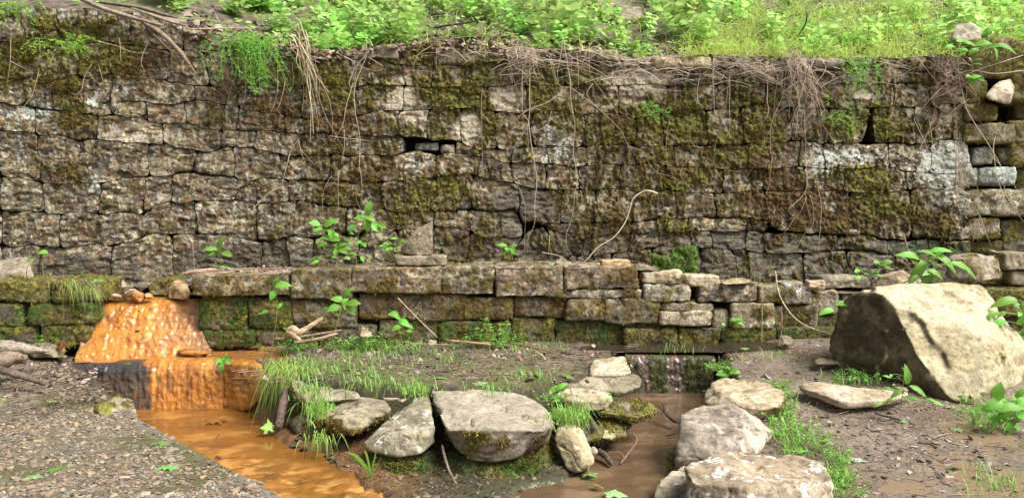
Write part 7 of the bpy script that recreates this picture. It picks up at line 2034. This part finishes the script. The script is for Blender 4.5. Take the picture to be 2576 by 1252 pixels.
for i, (pts, rad, col, lab) in enumerate([
        ([(690, 852, 5.85), (760, 846, 5.85), (860, 830, 5.85)], 0.009, (0.30, 0.21, 0.14), 'long thin stick lying behind the broken pale branch'),
        ([(740, 862, 5.7), (800, 852, 5.72), (850, 838, 5.75)], 0.012, (0.34, 0.24, 0.15), 'straight stick lying under the broken pale branch'),
        ([(1000, 748, 6.0), (1050, 800, 5.95), (1100, 848, 5.85)], 0.005, (0.42, 0.36, 0.22), 'dry stalk leaning against the middle of the ledge wall'),
        ([(1130, 856, 5.75), (1180, 861, 5.72), (1235, 866, 5.7)], 0.010, (0.36, 0.26, 0.16), 'brown stick with a pale end on the terrace at the foot of the ledge wall'),
        ([(1000, 858, 5.8), (1100, 866, 5.75), (1240, 860, 5.75)], 0.004, (0.33, 0.25, 0.18), 'long thin twig on the terrace before the ledge wall'),
        ([(540, 1188, 3.98), (585, 1190, 3.95), (620, 1204, 3.88), (664, 1216, 3.82)], 0.010, (0.27, 0.23, 0.18), 'grey stick lying on the edge of the gravel slab'),
        ([(1112, 1118, 4.25), (1122, 1160, 4.15), (1138, 1200, 4.08), (1168, 1248, 4.0)], 0.008, (0.20, 0.155, 0.11), 'thin curved stick hanging down between the two mossy boulders'),
        ([(1668, 1015, 5.3), (1676, 1040, 5.2), (1700, 1062, 5.1)], 0.010, (0.07, 0.05, 0.04), 'dark forked stick standing in the brown stream'),
        ([(1655, 1020, 5.3), (1680, 1045, 5.15), (1712, 1066, 5.05)], 0.005, (0.06, 0.045, 0.035), 'dark thin stick crossing the forked one in the brown stream'),
        ([(1674, 1096, 4.9), (1690, 1092, 4.9), (1708, 1087, 4.92)], 0.006, (0.06, 0.045, 0.035), 'short dark twig in the brown stream beside the flat-topped grey boulder'),
        ([(1506, 1132, 4.5), (1522, 1144, 4.45), (1540, 1168, 4.35)], [0.018, 0.02, 0.012], (0.09, 0.07, 0.055), 'dark barky stick end at the water line beside the pale upright stone'),
        ([(1560, 1165, 4.4), (1580, 1140, 4.5), (1602, 1108, 4.6), (1592, 1090, 4.68)], 0.005, (0.24, 0.14, 0.09), 'reddish curved twig rising from the brown stream'),
        ([(1530, 1136, 4.5), (1560, 1138, 4.5), (1575, 1160, 4.45)], 0.004, (0.22, 0.13, 0.09), 'thin reddish twig lying level in the brown stream'),
        ([(1462, 1198, 4.2), (1490, 1216, 4.15), (1520, 1240, 4.08)], 0.008, (0.07, 0.055, 0.04), 'dark stick in the brown stream below the pale upright stone'),
        ([(1950, 680, 6.3), (1960, 740, 6.2), (1990, 790, 6.1), (2030, 820, 6.0), (2105, 846, 5.85)], 0.006, (0.46, 0.40, 0.29), 'pale arching stem from the stacked stones down to the huge boulder'),
        ([(1916, 710, 6.3), (1917, 780, 6.25), (1916, 866, 6.2)], 0.004, (0.36, 0.29, 0.2), 'straight pale stem hanging down the middle of the stacked stones'),
        ([(1966, 770, 6.25), (1966, 830, 6.2), (1958, 870, 6.15)], 0.005, (0.27, 0.18, 0.12), 'thin brown stem standing before the mossy stacked blocks'),
        ([(2064, 894, 5.75), (2100, 890, 5.7), (2112, 898, 5.65)], 0.012, (0.24, 0.18, 0.13), 'short thick stick on the mud left of the huge boulder'),
        ([(2316, 1140, 4.3), (2340, 1152, 4.25), (2378, 1172, 4.15)], [0.014, 0.018, 0.012], (0.13, 0.10, 0.08), 'dark stick lying in the wet mud at the bottom right'),
        ([(2200, 1038, 4.75), (2240, 1048, 4.7), (2268, 1056, 4.65)], 0.010, (0.18, 0.135, 0.10), 'brown stick on the mud in front of the huge boulder'),
        ([(2310, 1110, 4.4), (2340, 1113, 4.4), (2366, 1118, 4.35)], 0.006, (0.16, 0.11, 0.08), 'thin twig on the wet mud right of the chip-strewn track'),
        ([(2240, 726, 6.4), (2300, 700, 6.3), (2370, 680, 6.2)], 0.005, (0.28, 0.19, 0.13), 'thin reddish stem passing behind the large-leaved plant'),
        ([(2272, 586, 6.6), (2282, 620, 6.6), (2294, 650, 6.55)], 0.005, (0.34, 0.27, 0.21), 'short pale stem standing above the large-leaved plant'),
        ([(486, 682, 6.2), (489, 662, 6.2), (486, 640, 6.2), (484, 608, 6.2)], 0.004, (0.30, 0.21, 0.17), 'forked twig standing on the left end of the ledge'),
        ([(455, 690, 6.15), (500, 683, 6.12), (545, 678, 6.15)], [0.012, 0.022, 0.016], (0.40, 0.28, 0.20), 'flat piece of rotten wood on the left end of the ledge'),
        ([(495, 692, 6.1), (545, 688, 6.1), (592, 684, 6.12)], [0.010, 0.016, 0.008], (0.34, 0.24, 0.17), 'thin rotten wood strip beside the flat piece on the left end of the ledge'),
        ([(855, 654, 6.45), (880, 648, 6.45), (902, 640, 6.45)], 0.004, (0.30, 0.23, 0.16), 'small twig leaning on the ledge between the two taller plants'),
        ([(1346, 885, 5.6), (1362, 893, 5.55), (1372, 905, 5.5)], 0.008, (0.40, 0.34, 0.25), 'short pale stick on the terrace left of the dark spillway'),
        ([(1290, 980, 5.0), (1320, 962, 5.05), (1368, 966, 5.05)], 0.007, (0.38, 0.31, 0.21), 'pale stick on the terrace behind the largest flat-topped slab'),
        ([(1280, 862, 5.8), (1340, 872, 5.75), (1400, 888, 5.7)], 0.006, (0.26, 0.14, 0.09), 'reddish stick on the terrace left of the dark pool')]):
    wood('stick', lab, PP(pts), rad, col, 'stick', 6, 1.0, 20 + i)
# dead branches on the upper left of the rim
wy = lambda px, o: float(PW(px, 60, o)[1])
for i, (pts, rad, col, flat, lab) in enumerate([
        ([(195, -6), (260, 22), (330, 44), (411, 66)], [0.03, 0.034, 0.032, 0.02], (0.27, 0.225, 0.175), 0.5, 'longest weathered grey dead branch slanting along the rim at the upper left'),
        ([(250, 6), (340, 18), (400, 34), (448, 46)], [0.022, 0.026, 0.024, 0.012], (0.20, 0.155, 0.12), 0.6, 'brown dead branch just above the longest grey one at the upper left'),
        ([(360, 56), (405, 85), (450, 128), (496, 190)], [0.022, 0.026, 0.022, 0.004], (0.25, 0.185, 0.135), 0.8, 'splintered dead branch hanging point-down over the wall at the upper left'),
        ([(352, 48), (392, 92), (430, 128), (468, 148)], [0.012, 0.014, 0.012, 0.004], (0.18, 0.135, 0.10), 0.8, 'thinner brown branch beside the splintered one at the upper left'),
        ([(470, 74), (560, 72), (640, 72)], [0.006, 0.006, 0.004], (0.50, 0.42, 0.30), 1.0, 'level straw-coloured stick right of the dead branches on the rim'),
        ([(330, 20), (420, 52), (472, 66)], [0.012, 0.014, 0.010], (0.30, 0.24, 0.18), 0.7, 'short grey branch between the two longer ones at the upper left')]):
    wood('dead_branch', lab, np.array([PW(x, y, -0.10 if i != 1 else 0.02) for x, y in pts]), rad, col, 'branch', 8, flat, 60 + i)
wood('dead_branch', 'dark bare twig rising among the jewelweed on the bank above the middle of the wall', np.array([PW(x, y, o) for x, y, o in [(1090, 70, .3), (1130, 64, .25), (1200, 52, .2), (1246, 24, .15)]]), [0.010, 0.010, 0.007, 0.004], (0.07, 0.05, 0.04), 'twig', 6, 1, 71)
wood('dead_branch', 'dark bare twig standing in the bedstraw at the upper right', np.array([PW(x, y, o) for x, y, o in [(2008, 88, .3), (2024, 66, .28), (2030, 42, .26), (2026, 24, .25)]]), [0.008, 0.007, 0.006, 0.003], (0.06, 0.045, 0.035), 'twig', 6, 1, 72)


# ------------------------------------------------------------------ fallen leaves
def maple_leaf(label, q, s, rz, tilt, col, seed, name='fallen_leaf'):
    r = np.random.default_rng(seed)
    out = []
    lob = [(-150, .45), (-125, .62), (-105, .40), (-75, .88), (-50, .50), (-35, .62), (-20, .55), (0, 1.0), (20, .55), (35, .62), (50, .5), (75, .88), (105, .40), (125, .62), (150, .45), (180, .12)]
    for a, l in lob:
        a = math.radians(a + r.normal() * 4)
        l = l * r.uniform(0.9, 1.08)
        out.append((math.sin(a) * l, math.cos(a) * l, 0))
    ring = np.array(out) * s * 0.6
    V = np.concatenate([[[0, 0, 0.0]], ring * 0.5, ring])
    V[:, 2] += -0.25 * (V[:, 0] ** 2 + V[:, 1] ** 2) / s + r.normal(size=len(V)) * s * 0.03
    n = len(ring)
    a = np.arange(n)
    b = (a + 1) % n
    F = [np.stack([np.zeros(n, int), 1 + b, 1 + a], 1), np.stack([1 + a, 1 + b, 1 + n + b, 1 + n + a], 1)]
    R = np.array((Matrix.Rotation(rz, 3, 'Z') @ Matrix.Rotation(tilt, 3, 'X')))
    V = V @ R.T + q
    C = np.tile(np.array(col), (len(V), 1))
    C[0] *= 1.2
    return tag(obj(name, V, F, M_COVER, None, q, C, None), label, 'leaf')


G1, G2, YG = (0.20, 0.40, 0.10), (0.30, 0.46, 0.20), (0.36, 0.40, 0.09)
for i, (px, py, z, s, col, tl, lab) in enumerate([
        (400, 1118, None, 60, G1, .1, 'green maple leaf on the gravel slab near the orange stream'), (428, 1176, None, 72, G1, .15, 'large green maple leaf on the moss of the gravel slab'), (135, 1181, None, 60, G1, .1, 'green maple leaf on the gravel at the lower left'),
        (86, 1202, None, 66, G2, .05, 'pale green maple leaf lowest on the gravel at the left'), (130, 1011, None, 32, G1, .2, 'small folded green leaf at the back of the gravel slab'), (8, 1008, None, 26, G1, .1, 'green leaf at the left edge of the gravel slab'),
        (65, 1000, None, 16, G1, .4, 'tiny green leaf scrap on the gravel between two larger leaves'), (320, 916, -0.005, 24, G1, .1, 'green leaf floating on the upper orange pool'), (676, 1080, WAT_Z + 0.05, 46, (0.34, 0.52, 0.12), 1.1, 'bright green star-shaped leaf standing upright at the edge of the orange stream'),
        (1112, 952, None, 42, G1, .25, 'green leaf on the terrace behind the largest flat-topped slab'), (1202, 966, None, 50, G2, .1, 'pale green leaf flat on the terrace right behind the largest flat-topped slab'), (1436, 951, None, 46, G1, .4, 'green leaf caught on the narrow grey slab in the grass'),
        (1482, 1194, WAT_Z + 0.012, 56, G1, .1, 'green leaf floating in the brown stream below the pale upright stone'), (1545, 1247, WAT_Z + 0.012, 70, G2, .1, 'pale green leaf in the brown stream at the bottom edge'), (1506, 1224, WAT_Z + 0.014, 40, (0.30, 0.22, 0.06), .5, 'curled brown leaf in the brown stream at the bottom edge'),
        (1870, 878, -0.01, 30, G2, .1, 'pale leaf floating at the right end of the dark pool'), (2412, 1082, None, 50, (0.40, 0.50, 0.24), .1, 'pale yellow-green leaf on the wet mud right of the huge boulder'), (2398, 1178, None, 48, (0.12, 0.24, 0.05), .4, 'dark green curled leaf on the wet mud at the bottom right'),
        (2270, 1062, None, 26, G1, .2, 'small green leaf on the mud in front of the huge boulder'), (2462, 1203, None, 36, (0.25, 0.21, 0.18), .4, 'grey dead leaf on the wet mud at the bottom right'), (2150, 1158, None, 54, (0.55, 0.62, 0.50), .1, 'whitish leaf among the weeds behind the sunken flat stone'),
        (690, 882, None, 34, G1, .2, 'green leaf on the terrace behind the draped grass'), (545, 1058, WAT_Z + 0.01, 70, (0.36, 0.20, 0.04), .05, 'long orange-stained leaf sunk in the orange stream near the lower fall'), (548, 1098, WAT_Z + 0.014, 20, (0.10, 0.07, 0.03), .6, 'small dark leaf scrap in the orange stream'),
        (550, 1155, WAT_Z + 0.014, 24, (0.08, 0.05, 0.03), .6, 'dark curled scrap at the slab edge in the orange stream'), (345, 834, 0.12, 18, (0.10, 0.13, 0.03), .9, 'dark green leaf stuck on the upper orange fall'), (152, 872, 0.05, 46, (0.25, 0.13, 0.04), 1.0, 'large brown dead leaf standing beside the upper orange fall')]):
    if px == 345:
        q = PW(px, py, LW - 0.07)
    elif px == 152:
        q = P(px, py, 5.72)
    else:
        q = on_ground(px, py) if z is None else PZ(px, py, z)
        q = q + np.array([0, 0, 0.008])
    maple_leaf(lab, q, s / FPX * q[1], (i * 2.4) % 6.28, tl, col, i)

# ------------------------------------------------------------------ moss tufts on every mossy stone
TP = np.concatenate([t[0] for t in TUFTS])
TN = np.concatenate([t[1] for t in TUFTS])
TC = np.concatenate([t[2] for t in TUFTS])
r = np.random.default_rng(3)
print('tufts', len(TP))
if len(TP) > 110000:
    k = r.choice(len(TP), 110000, replace=False)
    TP, TN, TC = TP[k], TN[k], TC[k]
Vs, Cs = [], []
for j in range(2):
    n = len(TP)
    d = TN * 0.75 + np.array([0, -0.15, -0.45]) + r.normal(size=(n, 3)) * 0.45
    d /= np.linalg.norm(d, axis=1)[:, None]
    L = r.uniform(0.007, 0.020, n)[:, None]
    s = np.cross(d, r.normal(size=(n, 3)))
    s /= np.linalg.norm(s, axis=1)[:, None]
    b = TP + r.normal(size=(n, 3)) * 0.005
    V = np.stack([b - s * L * 0.22, b + s * L * 0.22, b + d * L], 1)
    Vs.append(V.reshape(-1, 3))
    cc = TC * r.uniform(0.5, 1.75, (n, 1)) * np.array([1.05, 1.0, 0.95])
    Cs.append(np.repeat(cc, 3, axis=0))
V = np.concatenate(Vs)
F = np.arange(len(V)).reshape(-1, 3)
tag(obj('moss', V, F, M_MOSS, None, (0, 6.5, 1), np.concatenate(Cs), None), 'shaggy olive and brown moss growing on the walls, slabs and boulders', 'moss', None, 'stuff')


# ------------------------------------------------------------------ look-alikes are told apart by their order from the left
ORD = ('first second third fourth fifth sixth seventh eighth ninth tenth eleventh twelfth thirteenth fourteenth fifteenth sixteenth seventeenth eighteenth nineteenth twentieth '
       'twenty-first twenty-second twenty-third twenty-fourth twenty-fifth twenty-sixth twenty-seventh twenty-eighth twenty-ninth thirtieth thirty-first thirty-second thirty-third thirty-fourth thirty-fifth').split()
KINDS = {
    'low bright green chickweed with tiny leaves at the foot of the ledge wall': ('chickweed clumps at the foot of the ledge wall', 'low green'),
    'low chickweed in front of the left stub wall behind the driftwood': ('low chickweed clumps before the left stub wall', ''),
    'tiny green seedling in the leaf litter on the ledge': ('tiny green seedlings on the littered ledge', ''),
    'small green weed among the rocks on the right bank of the brown stream': ('small green weeds among rocks by the brown stream', ''),
    'thin pale root hanging over the left part of the wall': ('thin pale roots hanging over the left of the wall', ''),
    'thin root among those hanging between the dry stalks and the dark slot': ('thin roots between the dry stalks and the dark slot', ''),
    'thin root in the tangle hanging from the rim in the middle of the wall': ('thin roots in the tangle below the middle rim', ''),
    'thin root hanging below the jutting pale cap slab': ('thin roots hanging below the jutting pale cap slab', ''),
    'thin root hanging around the big vine bundle': ('thin roots hanging around the big vine bundle', ''),
    'thin reddish root hanging around the right vine bundle': ('thin reddish roots around the right vine tangle', ''),
}


def px_of(o):
    if o.type == 'MESH' and o.name.startswith('dead_root'):
        n = len(o.data.vertices)
        a = np.empty(n * 3, dtype=np.float32)
        o.data.vertices.foreach_get('co', a)
        p = a.reshape(-1, 3).mean(axis=0) + np.array(o.location)
    else:
        p = np.array(o.location)
    return p[0] / p[1]


for lab, (grp, _adj) in KINDS.items():
    L = sorted([o for o in COL.objects if o.parent is None and o.get('label') == lab], key=px_of)
    for k, o in enumerate(L):
        o['label'] = '%s from the left of the %s' % (ORD[k], grp)
        o['group'] = grp
